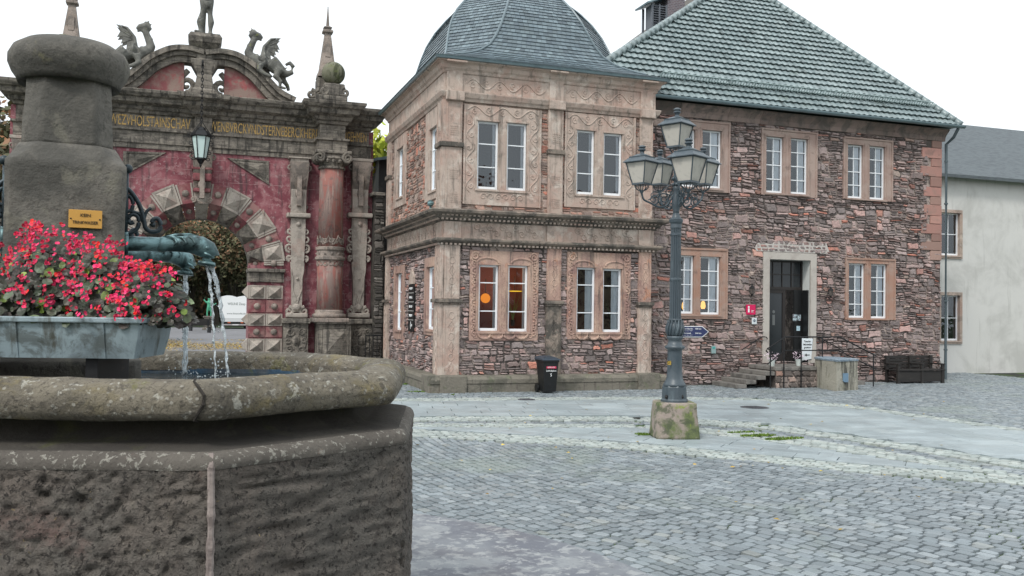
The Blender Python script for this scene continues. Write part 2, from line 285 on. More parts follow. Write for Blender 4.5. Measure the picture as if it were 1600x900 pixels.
def text(body, name, mat, parent, center, width=None, height=.1, rot=(R_(90), 0, 0), ext=.003, world_off=None):
    cu = bpy.data.curves.new(name, 'FONT'); cu.body = body; cu.size = 1; cu.align_x = 'CENTER'; cu.align_y = 'CENTER'; cu.extrude = ext/max(height, .01)
    cu.materials.append(mat); o = bpy.data.objects.new(name, cu); COL.objects.link(o); o.rotation_euler = rot
    bpy.context.view_layer.update(); dx = o.dimensions.x or 1; dy = o.dimensions.y or 1
    sy = height/dy; sx = width/dx if width else sy
    me = bpy.data.meshes.new_from_object(o.evaluated_get(bpy.context.evaluated_depsgraph_get())); bpy.data.objects.remove(o); bpy.data.curves.remove(cu)
    o = bpy.data.objects.new(name, me); COL.objects.link(o); o.rotation_euler = rot; o.scale = (sx, sy, sy)
    off = Vector((0, 0, 0)); q = parent
    while q: off += q.location; q = q.parent
    o.location = Vector(center)-off; o.parent = parent; return o
def frameY(Yp): return lambda u, v, n: (u, Yp-n, v)
def frameX(Xp): return lambda u, v, n: (Xp-n, u, v)

# ------------------------------------------------------------------ masonry: every stone is real relief
def masonry(mb, u0, u1, v0, v1, holes=(), course=(.26, .36), w=(.2, .55), dep=(.012, .04), gap=.008, seed=1, fill=1., warp=.03, split=True):
    rnd = random.Random(seed); v = v0
    def W(u, vv):
        a = noise.noise(Vector((u*1.3+seed, vv*1.3, seed*3.1)))*warp; b = noise.noise(Vector((u*1.1, vv*1.7+9, seed*2.3)))*warp*1.3
        return u+a, vv+b
    while v < v1-.03:
        h = min(rnd.uniform(*course), v1-v)
        if v1-(v+h) < .08: h = v1-v
        u = u0+rnd.uniform(-.1, 0)
        while u < u1-.02:
            ww = rnd.uniform(*w); a, b = max(u, u0), min(u+ww, u1); u += ww
            if b-a < .05: continue
            k = rnd.choice([1, 2, 2, 3]) if split else 1
            cuts = [0]+sorted(rnd.uniform(.25, .75) if k == 2 else (.34*(i+1)+rnd.uniform(-.07, .07)) for i in range(k-1))+[1]
            for i in range(k):
                c0, c1 = v+h*cuts[i], v+h*cuts[i+1]
                segs = [(a, b)]
                if k > 1 and b-a > .36 and rnd.random() < .5: mm = a+(b-a)*rnd.uniform(.35, .65); segs = [(a, mm), (mm, b)]
                for (x0, x1) in segs:
                    parts = [(x0, x1)]
                    for (hu0, hu1, hv0, hv1) in holes:
                        if c1 > hv0+.01 and c0 < hv1-.01:
                            nn = []
                            for (p, q) in parts:
                                if q <= hu0 or p >= hu1: nn.append((p, q)); continue
                                if p < hu0-.04: nn.append((p, hu0))
                                if q > hu1+.04: nn.append((hu1, q))
                            parts = nn
                    for (p, q) in parts:
                        if q-p < .04 or c1-c0 < .02 or rnd.random() > fill: continue
                        stone(mb, p+gap, q-gap, c0+gap*.8, c1-gap*.8, rnd.uniform(*dep), rnd, W)
        v += h
def stone(mb, p, q, c0, c1, d, rnd, W):
    w, h = q-p, c1-c0; j = lambda s: rnd.uniform(0, s)
    cx, cy = min(w*.38, .09), min(h*.42, .07)
    out = [(p+j(cx), c0), (p+w/2, c0+j(cy*.5)), (q-j(cx), c0), (q, c0+j(cy)), (q-j(cx*.4), c0+h/2), (q-j(cx), c1), (p+w/2, c1-j(cy*.5)), (p+j(cx), c1), (p, c1-j(cy)), (p+j(cx*.4), c0+h/2)]
    mu, mv = (p+q)/2, (c0+c1)/2
    b = min(.014, h*.2, w*.2)
    def ring(s, n): 
        r = []
        for (u, v) in out:
            uu = mu+(u-mu)*(1-2*s/w); vv = mv+(v-mv)*(1-2*s/h); r.append((*W(uu, vv), n))
        return r
    tilt = rnd.uniform(-.4, .4)*d
    r0, r1, r2 = ring(0, -.01), ring(b*.3, d*.6), [(a, c, n+tilt*((c-mv)/h)+rnd.uniform(-.002, .002)) for a, c, n in ring(b*1.3, d)]
    mb.tinted = True; mb.cur = (rnd.random(), rnd.random(), rnd.random(), 1)
    mb.loft([r0, r1, r2])
def plate_holes(mb, u0, u1, v0, v1, holes, n0, n1):      # slab n0..n1 with rectangular openings, built of boxes that butt together
    vs_ = sorted({v0, v1, *[h[2] for h in holes], *[h[3] for h in holes]}); vs_ = [x for x in vs_ if v0 <= x <= v1]
    for a, b in zip(vs_[:-1], vs_[1:]):
        m_ = (a+b)/2; hs_ = sorted((h[0], h[1]) for h in holes if h[2] < m_ < h[3]); u = u0
        for (p, q) in hs_:
            if p > u: mb.box(u, p, a, b, n0, n1)
            u = max(u, q)
        if u < u1: mb.box(u, u1, a, b, n0, n1)
def spiral(mb, cu, cv, r, n, th=.016, turns=1.6, sgn=1, a0=0., seg=5, r0=.15):
    N = int(14*turns); pts = []
    for i in range(N+1):
        t = i/N; a = a0+sgn*t*turns*2*math.pi; rr = r*(1-(1-r0)*t); pts.append((cu+rr*math.cos(a), cv+rr*math.sin(a), n))
    mb.tube(pts, [th*(1-.35*i/N) for i in range(N+1)], seg)
def vine(mb, u0, v0, u1, v1, amp, n, th=.014, step=.26):
    L = math.hypot(u1-u0, v1-v0); k = max(2, int(L/step)); dx, dy = (u1-u0)/L, (v1-v0)/L; N = k*8; pts = []
    for i in range(N+1):
        t = i/N; o = math.sin(t*k*math.pi)*amp; pts.append((u0+dx*L*t-dy*o, v0+dy*L*t+dx*o, n))
    mb.tube(pts, th, 5)
    for i in range(k):
        t = (i+.5)/k; s = 1 if i % 2 == 0 else -1
        spiral(mb, u0+dx*L*t+dy*s*amp*.35, v0+dy*L*t-dx*s*amp*.35, amp*.75, n, th*.85, 1.2, s, math.atan2(dx*s, -dy*s))
# ================================================================== GROUND
XH1_ = onY(1469, 400, 23.35).x
def zp(px, py): p = onZ(px, py); return (p.x, p.y)
PX = [650, 800, 1000, 1180, 1330, 1473]
def line_(ys): return [zp(x, y) for x, y in zip(PX, ys)]
def ext(l, a=25, b=25):
    p0, p1 = Vector(l[0]), Vector(l[1]); q0, q1 = Vector(l[-2]), Vector(l[-1])
    return [tuple(p0+(p0-p1).normalized()*a)]+list(l)+[tuple(q1+(q1-q0).normalized()*b)]
Ls = [line_(y) for y in ((682, 690, 703, 721, 736, 747), (670, 679, 692, 710, 724, 735), (667, 667.5, 668, 686, 708, 729), (661, 661.5, 661.5, 674, 694, 719),
      (657, 657, 657, 668, 688, 711), (651, 650.5, 650, 660, 680, 702), (627, 625.5, 624.5, 625, 637, 657), (622, 621, 620, 621, 632, 652))]
Ls = [ext(l) for l in Ls]
def dist_poly(p, l):   # signed side of point against the polyline (positive = farther from the camera)
    best = None
    for a, b in zip(l[:-1], l[1:]):
        ax, ay, bx, by = *a, *b; dx, dy = bx-ax, by-ay; t = max(0, min(1, ((p[0]-ax)*dx+(p[1]-ay)*dy)/(dx*dx+dy*dy)))
        qx, qy = ax+dx*t, ay+dy*t; d = math.hypot(p[0]-qx, p[1]-qy); s = dx*(p[1]-ay)-dy*(p[0]-ax)
        if best is None or d < best[0]-1e-9: best = (d, s)
    return best[0]*(1 if best[1] > 0 else -1)
def zone(p):           # 0 near field, 1 pale band, 2 slabs, 3 pale band, 4 gutter, 5 pale band, 6 slabs, 7 pale edge band, 8 far field
    z = 0
    for i, l in enumerate(Ls):
        if dist_poly(p, l) > 0: z = i+1
    return z
g = MB(); g.box(-260, 300, -160, 420, -.6, -.038); struct(g.build('ground', m_joint))

STEP_C = cf(-2.72, 5.45)     # the fountain's centre
def in_plat(p):
    d = Vector((p[0]-STEP_C.x, p[1]-STEP_C.y)); th = math.atan2(d.y, d.x); return d.length < PLAT_R
a_, b_ = onZ(648, 795, .06), onZ(980, 900, .06)
PLAT_R = ((Vector((a_.x, a_.y))-Vector((STEP_C.x, STEP_C.y))).length+(Vector((b_.x, b_.y))-Vector((STEP_C.x, STEP_C.y))).length)/2
print('PLAT', PLAT_R, a_, b_, STEP_C)
pl = MB(); n_ = 64
pl.lathe([(PLAT_R, -.02), (PLAT_R, .055), (PLAT_R-.012, .065), (.1, .065)], (STEP_C.x, STEP_C.y), 96)
struct(pl.build('paving_step', m_plat))

rng = random.Random(5)
cob = {0: MB(), 1: MB(), 2: MB()}
def lay(mb, c, hw, hl, ang, h, slab=False):
    ca, sa = math.cos(ang), math.sin(ang); b = .007 if not slab else .006
    mb.tinted = True; mb.cur = (rng.random(), rng.random(), rng.random(), 1)
    if slab: o = [(-hl, -hw), (hl, -hw), (hl, hw), (-hl, hw)]
    else:
        o = [(-hl+rng.uniform(0, .013), -hw+rng.uniform(0, .009)), (0, -hw-rng.uniform(0, .004)), (hl-rng.uniform(0, .013), -hw+rng.uniform(0, .009)), (hl+rng.uniform(0, .004), 0),
             (hl-rng.uniform(0, .013), hw-rng.uniform(0, .009)), (0, hw+rng.uniform(0, .004)), (-hl+rng.uniform(0, .013), hw-rng.uniform(0, .009)), (-hl-rng.uniform(0, .004), 0)]
    tx, ty = (rng.uniform(-.02, .02), rng.uniform(-.02, .02)) if not slab else (0, 0)
    def ring(s, z, tl):
        return [(c[0]+(x*s)*ca-(y*s)*sa, c[1]+(x*s)*sa+(y*s)*ca, z+(tx*x+ty*y)*tl) for x, y in o]
    s1 = 1-b*.5/hw; s2 = 1-b*1.7/hw
    if slab: mb.loft([ring(1, -.05, 0), ring(1, h-.004, 0), ring(s1, h, 0)])
    else: mb.loft([ring(1, -.05, 0), ring(s1, h-.006, 1), ring(s2, h, 1)])
dirA = Vector(Ls[0][-3])-Vector(Ls[0][2]); dirA.normalize(); perA = Vector((-dirA.y, dirA.x)); orgA = Vector(Ls[0][2])
angA = math.atan2(dirA.y, dirA.x)
_q0, _q1 = Vector(zp(926, 858)), Vector(zp(984, 882)); dirR = (_q1-_q0).normalized(); angR = math.atan2(dirR.y, dirR.x); perR = Vector((-dirR.y, dirR.x)); print('row angle', math.degrees(angR), math.degrees(angA)); orgR = _rh*3+_fh*10
def visible(p, m=1.0):
    d = Vector((p[0], p[1], 0)); D = d.dot(_fh); lat = d.dot(_rh); return D > 3.4 and -.68*D-m < lat < .62*D+m+2.6
# near field: rows of setts that bend gently
row = 0; t = 13.
while t > -14.:
    pitch = rng.uniform(.108, .13); off = rng.uniform(0, .1); s = -17.
    while s < 20:
        L = rng.uniform(.12, .21); sc = s+L/2
        bend = math.sin(sc*.5)*.30+noise.noise(Vector((sc*.8, t*.4, 3)))*.10; nb = math.sin((sc+.1)*.5)*.30+noise.noise(Vector(((sc+.1)*.8, t*.4, 3)))*.10
        p = Vector((orgR.x, orgR.y))+dirR*sc+perR*(t-pitch/2+bend); s += L
        if not visible(p, .6) or in_plat(p) or dist_poly(p, Ls[0]) > -.03: continue
        lay(cob[0], p, pitch/2-.0085, L/2-.008, angR+math.atan((nb-bend)/.1)+rng.uniform(-.05, .05), rng.uniform(-.004, .006)+noise.noise(Vector((p.x*.7, p.y*.7, 1)))*.02-.004)
    t -= pitch
# banded strips follow their own lines
def along(l, step):
    out = []
    for a, b in zip(l[:-1], l[1:]):
        a, b = Vector(a), Vector(b); L = (b-a).length; k = 0
        while k < L: out.append((a+(b-a)*(k/L), (b-a).normalized())); k += step
    return out
def strip(mb, la, lb, pitch, L, h=.004):
    A = along(la, .16)
    for (p, d) in A:
        if not visible(p): continue
        n = Vector((-d.y, d.x)); w = 0
        while w < 4:
            q = p+n*(w+pitch/2)+d*rng.uniform(-.02, .02)+d*(.08 if int(w/pitch) % 2 else 0)
            if dist_poly(q, lb) > -pitch*.3: break
            lay(mb, q, pitch/2-.006, .072, math.atan2(d.y, d.x)+rng.uniform(-.06, .06), h+rng.uniform(-.004, .005)); w += pitch
strip(cob[1], Ls[0], Ls[1], .13, .15)
strip(cob[1], Ls[2], Ls[3], .13, .15)
strip(cob[0], Ls[3], Ls[4], .14, .15, -.012)
strip(cob[1], Ls[4], Ls[5], .13, .15)
strip(cob[1], Ls[6], Ls[7], .14, .15)
# slabs
def slabs(zones, rot, W_, L_, s0, s1, t0, t1, org):
    ca, sa = math.cos(rot), math.sin(rot); t = t0; r = 0
    while t < t1:
        w = rng.choice(W_); s = s0+rng.uniform(0, .5)
        while s < s1:
            L = rng.uniform(*L_); cx, cy = s+L/2, t+w/2; p = (org[0]+cx*ca-cy*sa, org[1]+cx*sa+cy*ca); s += L
            if not visible(p, 1.5): continue
            cs = [(org[0]+x*ca-y*sa, org[1]+x*sa+y*ca) for x, y in ((cx-L/2, cy-w/2), (cx+L/2, cy-w/2), (cx+L/2, cy+w/2), (cx-L/2, cy+w/2), (cx, cy))]
            zs = [zone(c) for c in cs]
            if zs[4] in zones and all(z in zones for z in zs): lay(cob[2], p, w/2-.010, L/2-.008, rot, .006+rng.uniform(-.0015, .0015), True)
            elif any(z in zones for z in zs):
                k = 4
                for i in range(k):
                    for jj in range(k):
                        x = cx-L/2+L*(i+.5)/k; y = cy-w/2+w*(jj+.5)/k; q = (org[0]+x*ca-y*sa, org[1]+x*sa+y*ca)
                        if zone(q) in zones and abs(min((dist_poly(q, l) for l in Ls), key=abs)) > .05: lay(cob[2], q, w/2/k, L/2/k, rot, .006, True)
        t += w
slabs((2,), angA, (.34, .4), (.6, 1.0), -8, 18, -1, 5, orgA)
o6 = Vector(Ls[5][2]); d6 = Vector(Ls[5][3])-o6; a6 = math.atan2(d6.y, d6.x)
slabs((6,), a6+.0, (.42, .5), (.8, 1.3), -9, 22, -6, 9, o6)
# far field in front of the houses
t = -9; o8 = Vector(Ls[7][2]); 
while t < 16:
    pitch = rng.uniform(.11, .13); s = -11.
    while s < 20:
        L = rng.uniform(.12, .2); q = o8+Vector((s+L/2, t-1.8+math.sin(s*.5)*.1)); s += L
        if not visible(q, .6) or q.y > 33 or (q.x > 6.1 and q.y > 22.45 and q.x < 12.2) or (12.2 <= q.x < XH1_+.1 and q.y > 23.4) or (q.x >= XH1_+.1 and q.y > 26.5): continue
        if dist_poly(q, Ls[7]) < .04: continue
        lay(cob[0], q, pitch/2-.008, L/2-.008, rng.uniform(-.05, .05), rng.uniform(-.004, .006))
    t += pitch
for k, nm, mm in ((0, 'cobblestone_pavement', m_cob), (1, 'pale_cobblestone_bands', m_cobp), (2, 'slab_pavement', m_flag)):
    struct(cob[k].build(nm, mm, normals=False))
    print(nm, len(cob[k].f))
# park path behind the gate
pk = MB(); pk.box(-60, 60, 33.5, 88, -.028, -.012); pk.build('park_path', M('park_path_gravel', (.17, .17, .18), [('n', .5, .45, .6, (.12, .12, .125), .6), ('n', 12, .5, .7, (.22, .22, .22), .6)], .85, [('n', 20, .6, .01)]))['kind'] = 'structure'
# moss tufts at the joints and fallen leaves
def leaf_scatter(name, mat, pts, size, label):
    mb = MB()
    for (x, y, z) in pts:
        mb.tint(); a = rng.uniform(0, 6.28); s = size*rng.uniform(.6, 1.3); tl = rng.uniform(-.5, .5)*s; 
        c, s_ = math.cos(a), math.sin(a)
        q = [(-1, 0, 0), (0, -.6, tl/s*.5), (1, 0, .1), (0, .6, -tl/s*.5+.3)]
        mb.add([(x+(u*c-v*s_)*s, y+(u*s_+v*c)*s, z+.012+abs(w)*s) for u, v, w in q], [(0, 1, 2, 3)])
    o = mb.build(name, mat, normals=False); return stuff(o, label, name.replace('_', ' '))
pts = []
for i in range(11000):
    px, D = rng.uniform(225, 400), rng.uniform(37, 56); p = _rh*((px-800)/FPX*D)+_fh*D
    if noise.noise(Vector((p.x*.5, p.y*.15, 0))) > rng.uniform(-.35, .35): pts.append((p.x, p.y, -.012))
leaf_scatter('fallen_leaves', m_fall, pts, .048, 'yellow brown fallen leaves scattered on the path beyond the arch')
pts = []
for i in range(160):
    D = rng.uniform(9, 26); px = rng.uniform(655, 1480); p = _rh*((px-800)/FPX*D)+_fh*D
    if p.y < 22.3: pts.append((p.x, p.y, .004))
leaf_scatter('stray_leaves', m_fall, pts[:70], .035, 'few stray dry leaves lying on the square')
def moss(name, spots, label):
    mb = MB()
    for (cx, cy, rx, ry, n) in spots:
        for i in range(n):
            a, r = rng.uniform(0, 6.28), math.sqrt(rng.random()); x, y = cx+math.cos(a)*r*rx, cy+math.sin(a)*r*ry; h = rng.uniform(.012, .045); w = rng.uniform(.008, .02); b = rng.uniform(0, 6.28)
            mb.tint(); mb.add([(x-w*math.cos(b), y-w*math.sin(b), 0), (x+w*math.cos(b), y+w*math.sin(b), 0), (x+rng.uniform(-.02, .02), y+rng.uniform(-.02, .02), h)], [(0, 1, 2)])
    return stuff(mb.build(name, M('moss_green', None, [], .9, ramp=[(0, (.07, .12, .02)), (.5, (.12, .2, .03)), (1, (.2, .3, .04))]), normals=False), label, 'moss')
sp_ = []
for px, py, rx, ry, n in ((1010, 680, .16, .06, 420), (1000, 679, .1, .04, 120), (1185, 681, .35, .1, 500), (1225, 686, .4, .12, 400), (1160, 676, .3, .06, 200), (650, 600, .6, .25, 700), (665, 612, .5, .1, 250), (700, 612, .7, .04, 160), (840, 609, .3, .04, 120), (900, 610, .9, .03, 120), (708, 617, .05, .03, 30)):
    x, y = zp(px, py); sp_.append((x, y, rx, ry, n))
moss('moss_tufts', sp_, 'bright green moss and weeds growing between the paving stones')

# ================================================================== PAVILION
YF, XL = 22.7, onY(692, 400, 22.7).x
XR = onY(1018, 400, 22.7).x; YB = onX(607, 400, XL).y
print('pavilion', XL, XR, YF, YB)
pav = thing('corner_pavilion', 'two storey carved sandstone pavilion with curved blue slate dome roof', 'building', ((XL+XR)/2, (YF+YB)/2, 0))
FY, FX = frameY(YF), frameX(XL)
def zf(y, x=860, Y=YF): return onY(x, y, Y).z
def xf_(x, y=400, Y=YF): return onY(x, y, Y).x
def rf(x0, x1, y0, y1, Y=YF):      # pixel rect on a front plane -> (u0,u1,v0,v1)
    xm = (x0+x1)/2; ym = (y0+y1)/2
    return (onY(x0, ym, Y).x, onY(x1, ym, Y).x, onY(xm, y1, Y).z, onY(xm, y0, Y).z)
def rx(x0, x1, y0, y1, X=XL):      # on the left face: u = Y
    xm = (x0+x1)/2; ym = (y0+y1)/2
    return (onX(x1, ym, X).y, onX(x0, ym, X).y, onX(xm, y1, X).z, onX(xm, y0, X).z)
Z_PL, Z_LED0, Z_LED1 = zf(584, 870), zf(473, 705), zf(467, 705)
Z_C1, Z_F1, Z_C0, Z_TOP = zf(382, 705), zf(373, 705), zf(343, 705), zf(328, 705)    # lower cornice: ledge bottom, frieze bottom, cornice bottom, top
Z_M0, Z_M1, Z_E0, Z_EAVE = zf(157, 700), zf(143, 700), zf(112, 700), zf(91, 700)-.1
print('levels', Z_PL, Z_LED0, Z_LED1, Z_C1, Z_F1, Z_C0, Z_TOP, Z_M0, Z_M1, Z_E0, Z_EAVE)

def build_window(root, fr, outer, sashes, stone, rows=(0, 1/3, 2/3, 1), cols=1, style='plain', depth=.10, out=.05, room=m_room, curtain=None, label=None, sill=True, sashw=.055, rd=1.6):
    """stone surround as the window part; sashes, panes, curtains as its sub-parts"""
    U0, U1, V0, V1 = outer
    st = MB(fr); plate_holes(st, U0, U1, V0, V1, sashes, .002, out)
    for (a, b, c, d) in sashes:    # splayed reveal lip
        st.box(a-.03, b+.03, d, d+.035, out, out+.02)
    if sill:
        a = min(s[0] for s in sashes)-.06; b = max(s[1] for s in sashes)+.06; c = min(s[2] for s in sashes)
        st.box(a, b, c-.055, c-.003, out, out+.035)
    for (a, b, c, d) in sashes:
        for (p0, p1) in ((a-.075, a-.045), (b+.045, b+.075)): st.box(p0, p1, c, d+.07, out, out+.016)
    so_ = st.build('window', stone, root, label=label)
    if style == 'band':
        cv = MB(fr)
        cv.box(U0, U1, V1-.05, V1, out, out+.03); cv.box(U0, U0+.05, V0, V1-.05, out, out+.025); cv.box(U1-.05, U1, V0, V1-.05, out, out+.025)
        cv.build('moulding', stone, so_)
    fm = MB(fr); gl = MB(fr); ct = MB(fr)
    for (a, b, c, d) in sashes:
        n0, n1 = -depth+.02, -depth+.07; w = sashw
        fm.box(a, a+w, c, d, n0, n1); fm.box(b-w, b, c, d, n0, n1); fm.box(a+w, b-w, d-w, d, n0, n1); fm.box(a+w, b-w, c, c+w*1.3, n0, n1+.012)
        for r in rows[1:-1]:
            z = c+(d-c)*r; fm.box(a+w, b-w, z-.014, z+.014, n0+.008, n1-.01)
        for k in range(1, cols):
            x = a+(b-a)*k/cols; fm.box(x-.012, x+.012, c+w*1.3, d-w, n0+.010, n1-.012)
        gl.add([(a+w, c+w, n0+.02), (b-w, c+w, n0+.02), (b-w, d-w, n0+.02), (a+w, d-w, n0+.02)], [(0, 1, 2, 3)])
        if curtain:
            for (f0, f1) in curtain:
                x0, x1 = a+(b-a)*f0, a+(b-a)*f1; N = 22; top = [(x0+(x1-x0)*i/N, d-w, n0-.03+math.sin(i*1.9)*.012) for i in range(N+1)]
                bot = [(x0+(x1-x0)*i/N, c+w, n0-.03+math.sin(i*1.9+.4)*.015) for i in range(N+1)]
                ct.loft([bot, top], cap=False, close=False)
    fm.build('sash', m_white, so_); gl.build('glass', m_glass, so_, normals=False)
    if ct.v: ct.build('curtain', m_curt, so_, normals=False)
    # room behind
    a = min(s[0] for s in sashes)-.25; b = max(s[1] for s in sashes)+.25; c = min(s[2] for s in sashes)-.2; d = max(s[3] for s in sashes)+.15; e = -rd
    rm = MB(fr); f0 = -.10-depth
    rm.add([(a, c, f0), (b, c, f0), (b, d, f0), (a, d, f0), (a, c, e), (b, c, e), (b, d, e), (a, d, e)], [(4, 5, 6, 7), (0, 4, 7, 3), (1, 2, 6, 5), (0, 1, 5, 4), (3, 7, 6, 2)])
    rm.build('room', room, so_, normals=False)
    # jamb returns
    jb = MB(fr); 
    for (p, q, r, s) in sashes:
        p += .003; q -= .003; r += .003; s -= .003; jb.add([(p, r, .0), (q, r, .0), (q, s, .0), (p, s, .0), (p, r, f0), (q, r, f0), (q, s, f0), (p, s, f0)], [(0, 4, 7, 3), (1, 2, 6, 5), (0, 1, 5, 4), (3, 7, 6, 2)])
    jb.build('reveal', stone, so_, normals=False)
    return so_

WF = [  # front windows: (surround px, sashes px, lower?)
    ((724, 843, 168, 322), [(745, 778, 190, 296), (791, 822, 193, 298)]),
    ((882, 990, 180, 326), [(900, 928, 204, 304), (942, 971, 209, 306)]),
    ((733, 840, 393, 532), [(747, 778, 414, 517), (793, 824, 415, 518)]),
    ((885, 984, 395, 530), [(900, 929, 418, 519), (941, 970, 420, 519)])]
WL = [((667, 688, 168, 312), [(673.5, 684.5, 200, 298)]), ((618, 637, 212, 322), [(623, 632, 232, 308)]),
      ((665, 688, 402, 524), [(669, 680.5, 417, 515)]), ((617, 634, 415, 530), [(620.5, 630, 427, 516)])]
holesF, holesL = [], []
WFr = [(rf(*o), [rf(*s) for s in ss]) for o, ss in WF]; WLr = [(rx(*o), [rx(*s) for s in ss]) for o, ss in WL]
mF = lambda r, k=.03: (r[0]+k, r[1]-k, r[2]+k, r[3]-k)
# backing wall with real openings (mortar) and the relief stones on it
bw = MB(FY); plate_holes(bw, XL+.3, XR, 0, Z_EAVE, [s for o, ss in WFr for s in ss], -.3, 0)
bw.xf = FX; plate_holes(bw, YF+.0, YB, 0, Z_EAVE, [s for o, ss in WLr for s in ss], -.3, 0)
bw.xf = None
bw.box(XL+.3, XR, YB-.3, YB, 0, Z_EAVE); bw.box(XR-.3, XR, YF+.31, YB-.31, 0, Z_EAVE)
bw.build('wall', m_mortar, pav)
stn = MB(FY)
masonry(stn, XL+.15, XR-.1, Z_PL-.02, Z_C1, [mF(o) for o, _ in WFr[2:]], seed=3, course=(.11, .25), w=(.12, .45), dep=(.012, .06), warp=.06, gap=.010)
stn.xf = FX; masonry(stn, YF+.15, YB-.1, Z_PL-.02, Z_C1, [mF(o) for o, _ in WLr[2:]], seed=4, course=(.11, .25), w=(.12, .45), dep=(.012, .06), warp=.06, gap=.010)
stn.build('lower_stonework', m_rubble, pav, normals=False)
mu = MB(FY); plate_holes(mu, XL+.1, XR-.05, Z_TOP-.1, Z_M0, [s for o, ss in WFr[:2] for s in ss], .001, .006); mu.xf = FX; plate_holes(mu, YF+.1, YB-.05, Z_TOP-.1, Z_M0, [s for o, ss in WLr[:2] for s in ss], .001, .006); mu.build('upper_render', m_mortar_l, pav)
stn = MB(FY)
masonry(stn, XL+.15, XR-.1, Z_TOP, Z_M0, [mF(o) for o, _ in WFr[:2]], seed=7, course=(.14, .26), w=(.14, .4), dep=(.016, .04), fill=.94)
stn.xf = FX; masonry(stn, YF+.15, YB-.1, Z_TOP, Z_M0, [mF(o) for o, _ in WLr[:2]], seed=8, course=(.14, .26), w=(.14, .4), dep=(.016, .04), fill=.94)
stn.build('upper_stonework', m_rub_up, pav, normals=False)

def lintel_carving(mb, o, ss, n):
    U0, U1, V0, V1 = o; top = max(s[3] for s in ss); a = min(s[0] for s in ss); b = max(s[1] for s in ss)
    vine(mb, U0+.08, (top+V1)/2+.05, U1-.08, (top+V1)/2+.05, min(.13, (V1-top)*.28), n, .019, .34)
for i, ((o, ss), (op, sp)) in enumerate(zip(WFr, WF)):
    lower = i >= 2
    w = build_window(pav, FY, o, ss, m_pink if lower else m_cream, rows=(0, .33, .67, 1) if not lower else (0, .3, .73, 1), cols=1, room=m_roomw if lower else m_room,
        curtain=([(.80, .93)] if lower and i == 2 else [(.55, .93)] if lower else [(.78, .93)]), label=['upper window with carved cream surround, nearer the corner', 'upper window with carved cream surround, nearer the tiled house', 'lower window with scalloped pink surround and orange lamp light', 'lower window with scalloped pink surround and white curtains'][i])
    cv = MB(FY); U0, U1, V0, V1 = o; a = min(s[0] for s in ss); b = max(s[1] for s in ss); c = min(s[2] for s in ss); d = max(s[3] for s in ss)
    n = .052
    if not lower:
        lintel_carving(cv, o, ss, n)
        vine(cv, (U0+a)/2-.02, c-.1, (U0+a)/2-.02, d+.1, (a-U0)*.28, n, .019, .3); vine(cv, (U1+b)/2+.02, c-.1, (U1+b)/2+.02, d+.1, (U1-b)*.28, n, .019, .3)
        for k in (.2, .5, .8):
            x = a+(b-a)*k; spiral(cv, x-.1, c-.2, .1, n, .018, 1.2, 1, 0); spiral(cv, x+.1, c-.2, .1, n, .018, 1.2, -1, math.pi)
        cv.box(U0-.02, U0+.03, V0, V1, .04, .075); cv.box(U1-.03, U1+.02, V0, V1, .04, .075)
    else:
        for side, x in ((-1, U0+.09), (1, U1-.09)):   # scalloped strapwork ears
            z = V0+.2
            while z < V1-.15:
                r = .085 if int((z-V0)*7) % 3 else .11
                pts = [(x+side*(-.06+r*math.sin(t)), z+r*.9*(-math.cos(t)), n) for t in [math.pi*k/9 for k in range(10)]]
                cv.tube(pts, .028, 6); cv.ball((x-side*.03, z, n), .034, 8); z += r*1.75
        spiral(cv, U0+.14, V1-.14, .12, n+.01, .034, 1.7, 1, 0); spiral(cv, U1-.14, V1-.14, .12, n+.01, .034, 1.7, -1, math.pi)
        for k, rr in ((.25, .3), (.75, .3)):
            x = U0+(U1-U0)*k; pts = [(x+rr*math.cos(t), d+.05+.13*math.sin(t), n) for t in [math.pi*q/12 for q in range(13)]]; cv.tube(pts, .026, 6)
        for k in range(4):
            x = a+(b-a)*(k+.5)/4; pts = [(x+(b-a)/8*math.cos(t), c-.06-.13*abs(math.sin(t)), n+.01) for t in [math.pi*q/10 for q in range(11)]]; cv.tube(pts, .032, 6)
        spiral(cv, a-.07, c-.12, .085, n, .02, 1.5, 1, 0); spiral(cv, b+.07, c-.12, .085, n, .02, 1.5, -1, math.pi)
        mx_ = (ss[0][1]+ss[1][0])/2
        vine(cv, mx_, c+.1, mx_, d-.1, .035, n, .010, .16)
    cv.build('carving', m_pink if lower else m_cream, w)
for i, (o, ss) in enumerate(WLr):
    lower = i >= 2
    w = build_window(pav, FX, o, ss, m_pink if lower else m_cream, rows=(0, .33, .67, 1), cols=1, rd=.45, label=['upper side window nearer the corner', 'upper side window nearer the stone gateway', 'lower side window nearer the corner', 'lower side window nearer the stone gateway'][i])

# pilasters
def pilaster(fr, u0, u1, v0, v1, n, mat, dots=True, parent=pav, fig='diamond'):
    b = MB(fr); b.bbox(u0, u1, v0, v1, 0, n, .012)
    w = u1-u0; b.box(u0+.03, u0+.055, v0+.08, v1-.06, n, n+.014); b.box(u1-.055, u1-.03, v0+.08, v1-.06, n, n+.014)
    mu_ = (u0+u1)/2; z = v0+.2
    if fig == 'dots':
        while z < v1-.45:
            for i in range(4):
                for j in range(5):
                    b.box(mu_-.09+i*.06-.016, mu_-.09+i*.06+.016, z+j*.055-.013, z+j*.055+.013, n, n+.013)
            z += .62
    else:
        k = 0
        while z < v1-.25:
            if k % 2: b.tube([(mu_+.075*math.cos(t), z+.09*math.sin(t), n) for t in [2*math.pi*q/12 for q in range(13)]], .013, 5)
            else: b.tube([(mu_, z-.13, n), (mu_+.08, z, n), (mu_, z+.13, n), (mu_-.08, z, n), (mu_, z-.13, n)], .013, 5)
            z += .27; k += 1
    return b.build('pilaster', mat, parent)
